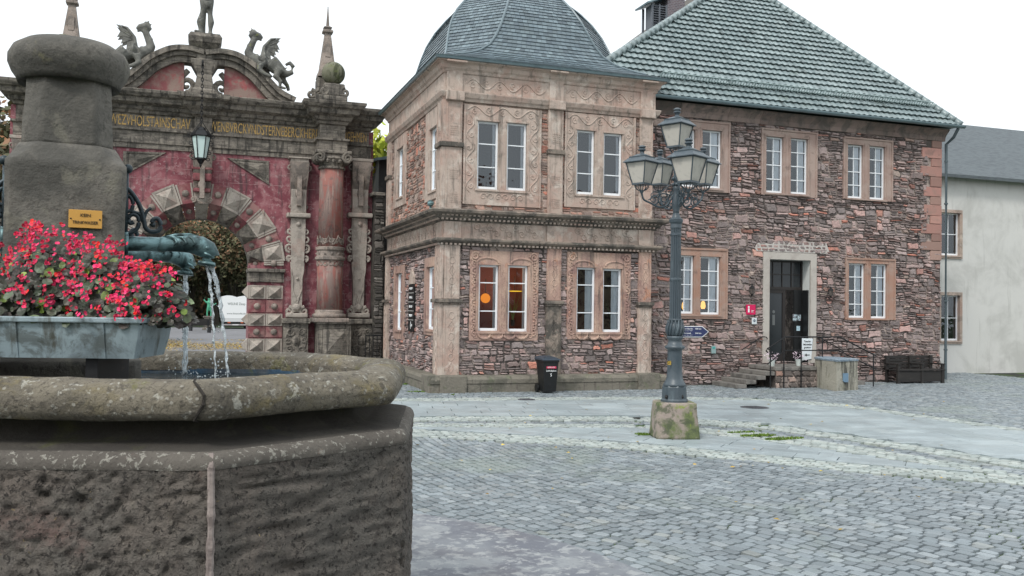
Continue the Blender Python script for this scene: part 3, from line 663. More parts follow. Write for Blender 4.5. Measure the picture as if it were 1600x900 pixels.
PC = [(xf_(692), xf_(718)), (xf_(853), xf_(876)), (xf_(996), xf_(1016))]
zUL = zf(226, 705)
for i, (a, b) in enumerate(PC):
    pilaster(FY, a, b, Z_PL, Z_LED0, .12, m_cream if i != 1 else m_trim, fig='diamond'); pilaster(FY, a+.01, b-.01, Z_LED1, Z_C1, .10, m_cream if i == 0 else m_pink, fig='diamond')
    pilaster(FY, a, b, Z_TOP, zUL-.07, .10, m_cream, fig='dots'); pilaster(FY, a, b, zUL+.06, Z_M0, .10, m_cream, fig='dots')
    lg = MB(FY); lg.bbox(a-.05, b+.05, Z_LED0+.002, Z_LED1-.002, 0, .2, .02); lg.bbox(a-.02, b+.02, Z_LED0-.05, Z_LED0, .0, .16, .01)
    lg.bbox(a-.04, b+.04, zUL-.068, zUL+.058, 0, .16, .02); lg.build('ledge', m_trim, pav)
PL_ = [(YF, YF+.42), (YB-.45, YB)]
for i, (a, b) in enumerate(PL_):
    pilaster(FX, a-(.12 if i == 0 else 0), b, Z_PL, Z_LED0, .121, m_cream); pilaster(FX, a-(.1 if i == 0 else 0), b, Z_LED1, Z_C1, .101, m_cream)
    pilaster(FX, a-(.1 if i == 0 else 0), b, Z_TOP, zUL-.07, .101, m_cream, fig='dots'); pilaster(FX, a-(.1 if i == 0 else 0), b, zUL+.06, Z_M0, .101, m_cream, fig='dots')
    lg = MB(FX); lg.bbox(a-(.203 if i == 0 else .05), b+.05, Z_LED0+.002, Z_LED1-.002, 0, .203, .02); lg.bbox(a-(.163 if i == 0 else .04), b+.04, zUL-.068, zUL+.058, 0, .163, .02); lg.build('ledge', m_trim, pav)

# horizontal mouldings wrap the building as stepped rectangles; breaks over the pilasters
def wrap_ring(mb, prof, x0=XL, x1=XR, y0=YF, y1=YB):
    mb.loft([[(x0-n, y0-n, z), (x1+n, y0-n, z), (x1+n, y1+n, z), (x0-n, y1+n, z)] for n, z in prof], cap=False)
c1 = MB()
wrap_ring(c1, [(-.05, Z_C1-.02), (.10, Z_C1-.02), (.12, Z_C1+.03), (.2, Z_C1+.06), (.24, Z_C1+.10), (.24, Z_F1-.01), (.2, Z_F1+.02), (-.05, Z_F1+.02)])
wrap_ring(c1, [(-.05, Z_C0-.06), (.08, Z_C0-.05), (.10, Z_C0), (.18, Z_C0+.03), (.22, Z_C0+.10), (.34, Z_C0+.14), (.40, Z_TOP-.09), (.42, Z_TOP-.03), (.38, Z_TOP), (-.05, Z_TOP+.06)])
c1.build('cornice', m_trim, pav)
dn = MB(FY)
def dentils(fr, a, b, z, n, h=.05, w=.06, dp=.05):
    dn.xf = fr; k = int((b-a)/(w*2))
    for i in range(k): dn.box(a+i*2*w, a+i*2*w+w, z-h, z, n, n+dp)
dentils(FY, XL-.1, XR+.1, Z_C0+.035, .13); dentils(FY, XL-.1, XR+.1, Z_C0+.135, .215, .05); dentils(FY, XL-.1, XR+.1, Z_C1+.035, .115)
dentils(FX, YF-.1, YB, Z_C0+.035, .13); dentils(FX, YF-.1, YB, Z_C0+.135, .215, .05); dentils(FX, YF-.1, YB, Z_C1+.035, .115)
dn.build('dentils', m_cream, pav)['kind'] = 'stuff'
fz = MB()
wrap_ring(fz, [(-.05, Z_F1), (.045, Z_F1), (.045, Z_C0-.03), (-.05, Z_C0-.03)])
fz.xf = FY
for a, b in PC: fz.bbox(a-.01, b+.01, Z_F1+.01, Z_C0-.05, .03, .10, .01)
u = XL+.55
while u < XR-.4:
    mu_ = (Z_F1+Z_C0)/2
    if not any(a-.2 < u < b+.2 for a, b in PC):
        spiral(fz, u, mu_+.08, .11, .05, .026, 1.3, 1, random.uniform(0, 1)); spiral(fz, u+.16, mu_-.08, .10, .05, .026, 1.3, -1, 2.6); fz.ball((u+.08, mu_, .045), .03, 6)
    u += .36
fz.xf = FX; u = YF+.5
while u < YB-.4: spiral(fz, u, mu_+.08, .11, .047, .016, 1.3, 1, .5); spiral(fz, u+.16, mu_-.08, .10, .047, .016, 1.3, -1, 2.6); u += .36
fz.build('frieze', m_cream, pav)
up = MB()
wrap_ring(up, [(-.05, Z_M0), (.07, Z_M0), (.09, Z_M0+.06), (.13, Z_M0+.10), (.17, Z_M1-.03), (.17, Z_M1), (-.05, Z_M1+.03)])
wrap_ring(up, [(-.05, Z_M1), (.05, Z_M1+.02), (.05, Z_E0+.01), (-.05, Z_E0+.02)])
wrap_ring(up, [(-.05, Z_E0-.03), (.08, Z_E0-.03), (.10, Z_E0+.04), (.15, Z_E0+.09), (.18, Z_E0+.19), (.26, Z_E0+.24), (.28, Z_EAVE-.02), (.28, Z_EAVE+.02), (-.05, Z_EAVE+.03)])
up.xf = FY
for a, b in PC: up.bbox(a+.01, b-.01, Z_M1+.02, Z_E0, .03, .10, .01); up.bbox(a-.02, b+.02, Z_M0-.01, Z_M1, .1, .21, .02); up.bbox(a-.05, b+.05, Z_E0+.2, Z_EAVE-.0, .2, .33, .02)
for a, b in ((PC[0][1]+.1, PC[1][0]-.1), (PC[1][1]+.1, PC[2][0]-.1)): vine(up, a, (Z_M1+Z_E0)/2, b, (Z_M1+Z_E0)/2, .12, .052, .02, .34)
up.build('entablature', m_cream, pav)
gt = MB(); wrap_ring(gt, [(.27, Z_EAVE+.015), (.34, Z_EAVE+.02), (.36, Z_EAVE+.09), (.32, Z_EAVE+.10), (.27, Z_EAVE+.06)]); gt.build('gutter', m_zinc, pav)
# plinth
pb = MB()
wrap_ring(pb, [(.34, -.03), (.34, .22), (.335, .225), (.36, .23), (.36, .33), (.30, .40), (.22, Z_PL-.02), (.0, Z_PL)])
pb.xf = FY
for a, b in PC[::2]: pb.bbox(a-.12, b+.14, -.03, Z_PL+.01, 0, .40, .03)
pb.xf = FX; pb.bbox(YF-.3, YF+.5, -.03, Z_PL+.012, 0, .402, .03)
pb.build('plinth', m_plinth, pav)
jt = MB(FY)
for x in (745, 801, 905, 960): u = xf_(x, 595); jt.box(u-.008, u+.008, 0, .22, .335, .343)
jt.build('plinth_joint', m_mortar, pav)

# dome: each slate laid on an eight sided bell-curved form
HX, HY = (XR-XL)/2+.34, (YB-YF)/2+.34; DCX, DCY = (XL+XR)/2, (YF+YB)/2; ZE = Z_EAVE+.09
prof = [(0, 1.0, 0), (.10, .935, .06), (.24, .865, .16), (.42, .81, .27), (.66, .775, .36), (.95, .75, .42), (1.3, .725, .47), (1.7, .685, .51), (2.1, .62, .54), (2.5, .525, .56), (2.85, .41, .58), (3.12, .28, .585), (3.3, .15, .585), (3.4, .05, .585)]
def sec(t):      # t in arc steps over prof index
    i = min(int(t), len(prof)-2); f = t-i; a, b = prof[i], prof[i+1]; return [a[k]+(b[k]-a[k])*f for k in range(3)]
def octo(z, a, k, grow=0.):
    hx, hy = HX*a+grow, HY*a+grow; c = k*min(hx, hy); Z = ZE+z
    return [Vector(p) for p in ((DCX-hx+c, DCY-hy, Z), (DCX+hx-c, DCY-hy, Z), (DCX+hx, DCY-hy+c, Z), (DCX+hx, DCY+hy-c, Z), (DCX+hx-c, DCY+hy, Z), (DCX-hx+c, DCY+hy, Z), (DCX-hx, DCY+hy-c, Z), (DCX-hx, DCY-hy+c, Z))]
# resample at even arc length
ts = [0]; acc = 0; t = 0; prev = sec(0); step = .115
while t < len(prof)-1.02:
    t2 = t; 
    while t2 < len(prof)-1.01:
        t2 += .01; q = sec(t2)
        if math.hypot(q[0]-prev[0], (q[1]-prev[1])*3.4) >= step: break
    t = t2; prev = sec(t); ts.append(t)
ur = MB(); ur.loft([[tuple(p) for p in octo(*sec(t))] for t in ts[::2]+[ts[-1]]], cap=True); 
dome = ur.build('roof', m_slate, pav)
sl_ = MB(); rr = random.Random(2)
for j in range(len(ts)-1):
    lo, hi = octo(*sec(ts[j]), grow=.035), octo(*sec(min(ts[j]+(ts[j+1]-ts[j])*1.02, len(prof)-1.01)), grow=.012)
    for k in range(8):
        a0, a1, b0, b1 = lo[k], lo[(k+1) % 8], hi[k], hi[(k+1) % 8]; L = max((a1-a0).length, (b1-b0).length)
        if L < .05: continue
        n = max(1, int(L/.14)); offs = .5 if j % 2 else 0
        cuts = sorted({0., 1., *[(i+offs)/n for i in range(n+1) if 0 < (i+offs)/n < 1]})
        for c0_, c1_ in zip(cuts[:-1], cuts[1:]):
            sl_.tinted = True; sl_.cur = (rr.random(), rr.random(), rr.random(), 1); e = .0035/max(L, .1)
            p = a0.lerp(a1, c0_+e); q = a0.lerp(a1, c1_-e); r = b0.lerp(b1, c1_-e); s = b0.lerp(b1, c0_+e); cen = Vector((DCX, DCY, p.z)); inn = (cen-(p+q)/2).normalized()*.03
            dz = rr.uniform(-.003, .003); o = -inn.normalized()*rr.uniform(0, .006)
            sl_.add([tuple(p+o), tuple(q+o), tuple(r), tuple(s), tuple(p+inn), tuple(q+inn)], [(0, 1, 2, 3), (4, 5, 1, 0)])
sl_.build('slates', m_slate, dome, normals=False)
hp = MB()
for k in range(8): hp.tube([tuple(octo(*sec(t), grow=.03)[k]) for t in ts[3:]], .035, 6)
hp.build('ridge_strip', M('slate_ridge', (.17, .22, .245), [('n', 6, .5, .7, (.1, .13, .15), .6)], .4), dome)
fn = MB(); fn.lathe([(.3, ZE+3.38), (.22, ZE+3.6), (.1, ZE+3.75), (.28, ZE+4.0), (.1, ZE+4.25), (.03, ZE+5.0)], (DCX, DCY), 12); fn.build('finial', m_zinc, dome)
hk = MB(); p = onY(838, 8, DCY-1.9); hk.tube([p, p+Vector((0, -.05, .12)), p+Vector((.05, -.12, .16))], .012, 6); hk.build('roof_hook', m_iron, dome)
bl = MB(FX); bl.ball((YF+.2, Z_TOP+.17, .30), .09, 12); bl.tube([(YF+.2, Z_TOP+.0, .30), (YF+.2, Z_TOP+.1, .30)], .03, 8); bl.build('cornice_ball', m_bronze, pav)
# side of the pavilion carries the menu board sign
bd = thing('sign_board', 'tall narrow black tenant board with cream pointed top on the pavilion side wall', 'sign', (0, 0, 0))
u0, u1, v0, v1 = rx(642.2, 650.5, 419.5, 517.5); bd.location = (XL-.05, (u0+u1)/2, v0)
b = MB(FX); vm = v1-(v1-v0)*.25; b.bbox(u0, u1, v0, vm-.01, .03, .08, .008); b.build('board', m_bin, bd)
b = MB(FX); uw = u1-u0; b.prism([(u0+.05, vm), (u1-.05, vm), (u1-.05, v1-.25), (u1-.12, v1-.2), ((u0+u1)/2, v1), (u0+.12, v1-.2), (u0+.05, v1-.25)], .03, .085); b.build('header', m_cream, bd)
b = MB(FX)
for k in range(1, 5): z = vm-(vm-v0)*k*.19; b.box(u0, u1, z-.008, z+.008, .08, .086)
b.build('divider', plain('pale_grey_paint', (.5, .5, .48)), bd)
for k, t_ in enumerate(('WEIN', 'KAFFEE', 'BISTRO', 'MUSEUM')):
    text(t_, 'lettering', m_textw, bd, (XL-.088, (u0+u1)/2, vm-(vm-v0)*(.1+k*.19)), (u1-u0)*.55, .07, (R_(90), 0, R_(-90)))
b = MB(FX); zz = v0+(vm-v0)*.12; b.box((u0+u1)/2-.015, (u0+u1)/2+.015, zz-.1, zz+.12, .08, .086); b.box((u0+u1)/2-.14, (u0+u1)/2-.016, zz-.012, zz+.018, .08, .086); b.prism([((u0+u1)/2-.2, zz), ((u0+u1)/2-.13, zz+.05), ((u0+u1)/2-.13, zz-.05)], .08, .086); b.build('arrow', m_textw, bd)
# lamps glowing inside the lower left window
def pend(px, py, r, col, s, label, Y, sq=1.):
    p = onY(px, py, Y); t = thing('pendant_lamp', label, 'lamp', tuple(p))
    b = MB(); b.ball(tuple(p), r, 16, (1, 1, sq)); b.build('lamp_shade', emis('glow_'+str(px), col, s), t, True)
    b = MB(); b.tube([p+Vector((0, 0, r*sq)), p+Vector((0, 0, r*sq+.4))], .012, 6); b.build('cord', m_iron, t)
    ll = bpy.data.lights.new('lamp_light', 'POINT'); ll.energy = 11; ll.color = (1, .6, .35); ll.shadow_soft_size = .15; lo_ = bpy.data.objects.new('lamp_light', ll); COL.objects.link(lo_); lo_.location = p+Vector((0, -.35, .35))
pend(758.5, 466, .135, (1, .30, .03), .75, 'round orange lamp glowing behind the left pane of the lower corner window', YF+1.1)
pend(804, 455, .24, (1, .62, .05), .9, 'flat yellow ring lamp behind the right pane of the lower corner window', YF+1.0, .06)
def pot_plant(px, py, Y, label):
    p = onY(px, py, Y); t = thing('potted_plant', label, 'plant', tuple(p)); b = MB(); b.lathe([(.05, p.z), (.07, p.z+.16), (.06, p.z+.16)], (p.x, p.y), 10); b.build('pot', m_bin, t)
    b = MB()
    for i in range(7): a = i*2.4; b.tube([p+Vector((0, 0, .14)), p+Vector((math.cos(a)*.06, math.sin(a)*.05, .4)), p+Vector((math.cos(a)*.2, math.sin(a)*.12, .62+.1*(i % 3)))], [.012, .01, .003], 5)
    b.build('leaves', plain('houseplant_green', (.12, .2, .05)), t)
pot_plant(801, 509, YF+.42, 'spiky green pot plant in the lower corner window'); pot_plant(955, 512, YF+.42, 'spiky pot plant in the curtained lower window')

# ================================================================== HOUSE
YH = 23.35; XH0, XH1 = XR, onY(1469, 400, YH).x
FH = frameY(YH)
def rh(x0, x1, y0, y1): return rf(x0, x1, y0, y1, YH)
ZHE = onY(1240, 172, YH-.45).z
print('house', XH0, XH1, ZHE, onY(1016, 147, YH-.45).z, onY(1473, 194, YH-.45).z)
hou = thing('stone_house', 'long two storey rubble stone house with green glazed tile hipped roof', 'building', ((XH0+XH1)/2, YH+5, 0))
WH = [((1050, 1139, 189, 299), [(1059, 1085, 202, 292), (1096, 1126, 204, 294)]),
      ((1188, 1275, 204, 307), [(1195.7, 1222.6, 214, 301.5), (1234, 1260.7, 217, 303.5)]),
      ((1316, 1393, 217, 313), [(1323, 1347, 226.5, 310), (1357, 1381.5, 229, 312)]),
      ((1050, 1135, 388, 498), [(1057, 1083, 399, 490), (1093, 1124, 401, 491.5)]),
      ((1319, 1397, 404, 499.5), [(1324.4, 1350, 411.5, 496.5), (1359, 1384.5, 412.5, 497.5)])]
WHr = [(rh(*o), [rh(*s) for s in ss]) for o, ss in WH]
DO, DI = rh(1190.5, 1273.8, 395, 567), rh(1200.5, 1264.7, 406, 567)
DO = (DO[0], DO[1], DI[2], DO[3])
CORN = ZHE-.42
b = MB(FH); plate_holes(b, XH0-.4, XH1, -.05, ZHE-.05, [s for o, ss in WHr for s in ss]+[DI], -.4, 0)
b.xf = None; b.box(XH1-.4, XH1, YH+.41, YH+10, -.05, ZHE-.05); b.build('wall', m_mortar, hou)
b = MB(FH); masonry(b, XH0-.05, XH1-.0, 0, CORN, [mF(o) for o, _ in WHr]+[mF(DO)]+[(XH1-.55, XH1+1, 4.2, CORN)], seed=11, course=(.11, .26), w=(.12, .50), dep=(.012, .075), warp=.08, gap=.010)
b.build('stonework', m_rubble, hou, normals=False); print('house stones', len(b.f))
# quoins
b = MB(FH); z = 3.95; k = 0
while z < CORN-.05:
    h = random.uniform(.24, .36); h = min(h, CORN-z); w = .8 if k % 2 else .42; w *= random.uniform(.85, 1.1); b.tint(); b.bbox(XH1-w, XH1+.02, z+.006, z+h-.006, -.02, random.uniform(.03, .05), .015); z += h; k += 1
b.build('quoins', M('quoin_sandstone', None, [('n', 3, .45, .66, (.30, .2, .17), .6), ('n', 14, .6, .7, (.2, .15, .13), .5)], .88, [('n', 20, .6, .012)], ramp=[(0, (.34, .19, .16)), (.5, (.42, .21, .18)), (1, (.42, .30, .25))]), hou)
b = MB(FH); u = XH0-.3
while u < XH1+.1:
    w = random.uniform(.9, 1.7); w = min(w, XH1+.15-u); b.tint(); p_ = [(-.02, CORN), (.05, CORN), (.07, CORN+.13), (.12, CORN+.2), (.24, ZHE-.1), (.26, ZHE-.06), (-.02, ZHE-.06)]
    b.loft([[(u+.005, z, n) for n, z in p_], [(u+w-.005, z, n) for n, z in p_]]); u += w
b.build('eaves_cornice', M('eaves_stone', None, [('n', 2, .45, .62, (.12, .11, .10), .8), ('s', 3, .55, .7, (.07, .065, .06), .6)], .9, [('n', 20, .6, .012)], ramp=[(0, (.22, .17, .15)), (.5, (.27, .2, .18)), (1, (.32, .25, .22))]), hou)
LB = ['upper window beside the pavilion, partly behind the street lamp', 'upper middle window above the door', 'upper window nearest the corner downpipe', 'lower window beside the street lamp with two small lamps on its sill', 'lower window right of the door above the stone block']
for i, (o, ss) in enumerate(WHr):
    st = M('window_sandstone_pink', (.36, .26, .225), [('n', 1.6, .42, .6, (.41, .32, .28), .8), ('n', 3, .55, .68, (.20, .15, .13), .7), ('s', 3, .56, .7, (.12, .10, .09), .5)], .88, [('n', 24, .6, .01)]) if i < 3 else M('window_sandstone_orange', (.38, .23, .175), [('n', 1.6, .42, .6, (.38, .28, .235), .8), ('n', 3, .55, .68, (.18, .12, .10), .6)], .88, [('n', 24, .6, .01)])
    build_window(hou, FH, o, ss, st, rows=(0, .25, .5, .75, 1), cols=2, style='band', depth=.10, out=.055, curtain=[(.5, .92)] if i < 3 else [(.52, .9)], label=LB[i], sashw=.05)
for px, py in ((1069, 479), (1098.5, 478)):
    p = onY(px, py, YH+.42); t = thing('window_lamp', 'small glowing yellow lamp on the sill '+('behind the left pane, beside the lamp post' if px < 1080 else 'behind the right pane of the lower window'), 'lamp', tuple(p))
    b = MB(); b.lathe([(.05, p.z-.09), (.075, p.z-.02), (.06, p.z+.1), (.03, p.z+.15)], (p.x, p.y), 12); b.build('lamp_shade', emis('warm_glow_'+str(px), (1, .50, .12), 1.3), t, True)
    b = MB(); b.lathe([(.05, p.z-.2), (.02, p.z-.18), (.02, p.z-.09)], (p.x, p.y), 10); b.build('base', m_iron, t)
# door
dr = MB(FH); plate_holes(dr, DO[0], DO[1], DO[2], DO[3], [DI], .002, .06)
m_dst = M('pale_door_stone', (.47, .44, .40), [('n', 2, .45, .65, (.38, .34, .31), .7), ('n', 9, .55, .7, (.52, .48, .44), .5)], .85, [('n', 20, .4, .006)])
door = dr.build('doorway', m_dst, hou)
b = MB(FH); a0, a1, c0, c1_ = DI; a0 += .004; a1 -= .004; c1_ -= .004; dd = -.36
b.add([(a0, c0, .0), (a0, c1_, .0), (a0, c1_, dd), (a0, c0, dd), (a1, c0, .0), (a1, c1_, .0), (a1, c1_, dd), (a1, c0, dd)], [(0, 1, 2, 3), (4, 7, 6, 5), (1, 5, 6, 2), (0, 3, 7, 4)]); b.build('reveal', M('white_reveal', (.6, .62, .6), [('n', 3, .5, .7, (.5, .5, .48), .5)], .9), door, normals=False)
m_dk = plain('dark_brown_door_paint', (.025, .021, .02), .4)
b = MB(FH); zt = onY(1226, 451, YH+.4).z; w = .06
for x in (a0, a1-w): b.box(x, x+w, c0, c1_, dd-.05, dd+.02)
b.box(a0+w, a1-w, zt-.04, zt+.05, dd-.05, dd+.03); b.box(a0+w, a1-w, c1_-w, c1_, dd-.05, dd+.02)
for k in range(1, 4): x = a0+w+(a1-a0-2*w)*k/4; b.box(x-.015, x+.015, zt+.05, c1_-w, dd-.04, dd+.01)
b.box(a0+w, a1-w, (zt+c1_)/2-.015, (zt+c1_)/2+.015, dd-.035, dd+.005)
b.build('door_frame', m_dk, door)
b = MB(FH); xm = a0+(a1-a0)*.58; zt2 = zt-.041
for x0, x1 in ((a0+w+.005, xm-.002),):
    b.box(x0, x0+.1, c0, zt2, dd-.04, dd+.015); b.box(x1-.1, x1, c0, zt2, dd-.04, dd+.015); b.box(x0+.1, x1-.1, c0, c0+.25, dd-.04, dd+.012); b.box(x0+.1, x1-.1, zt2-.1, zt2, dd-.04, dd+.012)
dl = b.build('door_leaf', m_dk, door)
b = MB(FH); b.tube([(a0+.19, c0+.75, dd+.06), (a0+.19, c0+1.6, dd+.06)], .012, 8); b.tube([(a0+.19, c0+.8, dd+.06), (a0+.19, c0+.8, dd)], .01, 6); b.tube([(a0+.19, c0+1.55, dd+.06), (a0+.19, c0+1.55, dd)], .01, 6); b.build('handle', plain('brushed_metal', (.4, .4, .4), .35, .8), door)
b = MB(FH); b.box(a0+.165, xm-.102, c0+.25, zt2-.1, dd-.02, dd-.014); b.box(a0+w, a1-w, zt+.05, c1_-w, dd-.02, dd-.014); b.build('glass', plain('dark_reflecting_glass', (.03, .035, .04), .12), door)
b = MB(FH); xi = (a0+xm)/2+.02; zi = c0+1.45; b.box(xi-.045, xi+.045, zi-.3, zi+.02, dd-.013, dd-.009); b.ball((xi, zi+.11, dd-.012), .05, 12, (1, 1, .1)); b.build('lettering', plain('faint_grey_film', (.16, .17, .17)), door)
# open right-hand leaf folded into the hall, with notices
b = MB(FH); b.box(xm, a1-w-.001, c0, zt2, dd-.9, dd-.85); b.build('hall', m_bin, door)
b = MB(FH); b.box(a1-.34, a1-.06, c0, zt2, dd+.02, dd+.07); b.box(a1-.32, a1-.08, c0+.2, c0+1.0, dd+.07, dd+.078); b.box(a1-.32, a1-.08, c0+1.1, zt2-.12, dd+.07, dd+.078); b.build('open_leaf', m_bin, door)
b = MB(FH); zz = c0+1.28; b.box(a1-.40, a1-.24, zz, zz+.22, dd+.079, dd+.083); b.box(a1-.22, a1-.1, zz+.02, zz+.2, dd+.079, dd+.084); b.build('poster', M('blue_grey_poster', (.5, .62, .68), [('n', 18, .45, .55, (.05, .06, .07), .9), ('n', 9, .56, .6, (.5, .2, .2), .6)], .5), door)
b = MB(FH); zz = c0+.98; b.box(a1-.26, a1-.13, zz, zz+.15, dd+.079, dd+.083); b.build('notice', M('pale_blue_notice', (.55, .72, .8), [('n', 25, .5, .55, (.15, .3, .4), .7)], .5), door)
b = MB(FH); b.box(a1-.055, a1-.006, c0+.01, zt2, dd+.09, -.03); b.build('folded_leaf', m_bin, door)
# stones patched in white mortar over the door
b = MB(FH); masonry(b, DO[0]-.25, DO[1]+.35, DO[3]+.01, DO[3]+.38, (), seed=21, course=(.11, .13), w=(.1, .28), dep=(.062, .072), split=False, warp=.015)
b.build('relieving_stones', m_rubble, hou, normals=False)
b = MB(FH); r_ = random.Random(4); W0, W1 = DO[0]-.2, DO[1]+.35; pt_ = [(W0+(W1-W0)*i/22, DO[3]+.30+r_.uniform(-.07, .09)) for i in range(23)]; b.prism([(W0-.1, DO[3]+.1), (W0-.05, DO[3]+.012), (W1+.05, DO[3]+.012), (W1+.12, DO[3]+.08)]+pt_[::-1], .03, .058); b.build('white_mortar_patch', M('white_mortar', (.5, .47, .44), [('n', 6, .5, .6, (.3, .26, .24), .6)], .9, [('n', 30, .6, .01)]), hou)

# main roof: rows of pantiles on the front slope, hips with cap tiles
EY, EZ = YH-.45, ZHE+.02
PEL, PER = Vector((9.7, EY, EZ)), Vector((XH1+.4, EY, EZ)); K = 1.146
def hipL(t): return Vector((PEL.x+1.671*t, EY+t, EZ+K*t))
def hipR(t): return Vector((PER.x-t, EY+t, EZ+K*t))
TA = (PER.x-PEL.x)/2.671; apex = hipL(TA); print('apex', apex, TA)
b = MB(); back = Vector((apex.x, apex.y+5, EZ))
b.add([tuple(PEL), tuple(PER), tuple(apex), (PEL.x, apex.y+TA, EZ), (PER.x, apex.y+TA, EZ)], [(0, 1, 2), (1, 4, 2), (4, 3, 2), (3, 0, 2), (0, 3, 4, 1)])
roof = b.build('roof', M('roof_underlay', (.10, .14, .14)), hou)
b = MB(); rows = int(TA*math.sqrt(1+K*K)/.285); nv = Vector((0, -K, 1)).normalized(); rt = random.Random(9)
for r in range(rows):
    t0, t1 = TA*r/rows, TA*(r+1.12)/rows; tm = TA*(r+.5)/rows; xa, xb = hipL(tm).x, hipR(tm).x; W_ = .215; off = 0
    k0 = int((xa-PEL.x)/W_); x = PEL.x+k0*W_
    while x < xb:
        if x+W_*.5 > xa and x+W_*.5 < xb:
            b.tinted = True; b.cur = (rt.random(), rt.random(), rt.random(), 1); lift0, lift1 = .078+rt.uniform(-.003, .003), .008; N = 6; lo = []; hi = []; lip = []
            for i in range(N+1):
                f = i/N; pr = .017*math.sin(f*2*math.pi+.6)+.004; xx = min(max(x+W_*f*.985, PEL.x), PER.x)
                p = Vector((xx, EY+t0, EZ+K*t0))+nv*(lift0+pr); q = Vector((xx, EY+t1, EZ+K*t1))+nv*(lift1+pr*.9)
                lo.append(tuple(p)); hi.append(tuple(q)); lip.append(tuple(Vector((xx, EY+t0+.03, EZ+K*(t0+.03)))+nv*.0))
            b.loft([lip, lo, hi], cap=False, close=False)
        x += W_
b.build('roof_tiles', m_tile, roof, normals=False)
def hip_caps(f, T, sgn, name):
    b = MB(); n = int(T*2.4/.33)
    for i in range(n):
        t0, t1 = T*i/n, T*(i+1.1)/n; p, q = f(t0)+Vector((0, 0, .05)), f(min(t1, T))+Vector((0, 0, .08)); b.tint()
        b.tube([p, p.lerp(q, .3), q], [.125, .115, .095], 10)
    b.build(name, m_tile, roof, smooth=True)
hip_caps(hipL, TA, 1, 'hip_tiles'); hip_caps(hipR, TA, -1, 'hip_tiles')
b = MB(); zt_ = .55; p0 = Vector((XH0+.6, EY+zt_, EZ+K*zt_))+nv*.06; p1 = Vector((hipR(zt_).x-.25, EY+zt_, EZ+K*zt_))+nv*.06
b.tube([p0+nv*.20, p1+nv*.20], .018, 5); b.tube([p0+nv*.06, p1+nv*.06], .014, 5); x = p0.x
while x < p1.x: q = Vector((x, p0.y, p0.z)); b.tube([q, q+nv*.20], .014, 4, False); x += .10
x = p0.x
while x < p1.x: q = Vector((x, p0.y, p0.z)); b.tube([q, q+nv*.17], .022, 5); x += .8
b.build('snow_guard', m_tile if False else M('snow_guard_metal', (.30, .38, .38), [], .5), roof)
b = MB(); gy = EY-.09; N = 9; pr = [(gy+.085*math.cos(math.pi+math.pi*i/N)+.0, EZ+.0+.085*math.sin(math.pi+math.pi*i/N)) for i in range(N+1)]
pr2 = pr+[(y_+0*0, z_) for y_, z_ in [(gy+.075*math.cos(math.pi+math.pi*i/N), EZ+.004+.075*math.sin(math.pi+math.pi*i/N)) for i in range(N, -1, -1)]]
b.loft([[(XH0-.3, y_, z_) for y_, z_ in pr2], [(PER.x+.05, y_, z_) for y_, z_ in pr2]]); b.build('gutter', m_zinc, hou)
# downpipe at the corner
b = MB(); xp = XH1+.14; yp = YH-.1; b.tube([(xp+.1, EY-.05, EZ-.08), (xp+.06, EY+.1, EZ-.35), (xp, yp, EZ-.55), (xp, yp, .35), (xp, yp, .05)], .05, 10)
for z in (1, 2.6, 4.2, 5.8, 7.2): b.lathe([(.062, z), (.062, z+.05)], (xp, yp), 12)
b.build('downpipe', M('dark_zinc_pipe', (.10, .13, .145), [], .5, metal=.3), hou)
# chimney with louvred vent
ch = thing('chimney', 'brick chimney with louvred metal vent rising behind the left hip of the tiled roof', 'chimney', (0, 0, 0))
YC = 28.6; u0, u1 = onY(1043, 20, YC).x, onY(1070, 20, YC).x; z0, z1 = onY(1050, 75, YC).z-1.2, onY(1050, -40, YC).z; ch.location = ((u0+u1)/2, YC, z0)
m_br = M('grey_brown_brick', (.13, .11, .12), [], .9)
nt = m_br.node_tree; bt = node(nt, 'ShaderNodeTexBrick'); bt.inputs['Scale'].default_value = 4.0; bt.inputs['Color1'].default_value = (.12, .10, .115, 1); bt.inputs['Color2'].default_value = (.17, .13, .14, 1); bt.inputs['Mortar'].default_value = (.28, .28, .30, 1); bt.inputs['Mortar Size'].default_value = .02
nt.links.new(coords(nt, rot=(R_(90), 0, 0)), bt.inputs[0]); nt.links.new(bt.outputs[0], nt.nodes['Principled BSDF'].inputs['Base Color'])
b = MB(); b.bbox(u0, u1, YC, YC+.9, z0, z1, .01); b.build('stack', m_br, ch)
v0 = onY(1018.5, 20, YC).x; b = MB(); zl = onY(1030, 6, YC).z
for x in (v0, u0-.07): b.box(x, x+.07, YC+.0, YC+.07, z0, zl); b.box(x, x+.07, YC+.7, YC+.77, z0, zl)
xm_ = (v0+u0)/2; b.box(xm_-.03, xm_+.03, YC, YC+.06, z0, zl)
z = z0+.1
while z < zl-.05: b.add([(v0+.07, YC+.0, z), (u0-.07, YC+.0, z), (u0-.07, YC+.08, z+.07), (v0+.07, YC+.08, z+.07)], [(0, 1, 2, 3)]); z += .085
b.box(v0+.07, u0-.07, YC+.2, YC+.6, z0, zl); b.build('louvre', plain('grey_metal_louvre', (.12, .13, .15)), ch)
b = MB(); b.prism([(v0-.2, zl-.05), (u0+.02, zl+.28), (u0+.02, zl+.34), (v0-.22, zl)], YC-.1, YC+.9, 1); b.build('cap', m_zinc, ch)
b = MB(); p = onY(1192, -14, apex.y+1.0); b.bbox(p.x-.15, p.x+.35, p.y-.1, p.y+.6, apex.z-2.5, p.z+.3, .02); tag(b.build('small_chimney', m_rub_dk if False else M('small_stack_render', (.25, .2, .18), [('n', 4, .5, .65, (.12, .1, .1), .7)], .9)), 'small rendered chimney at the peak of the tiled roof', 'chimney')
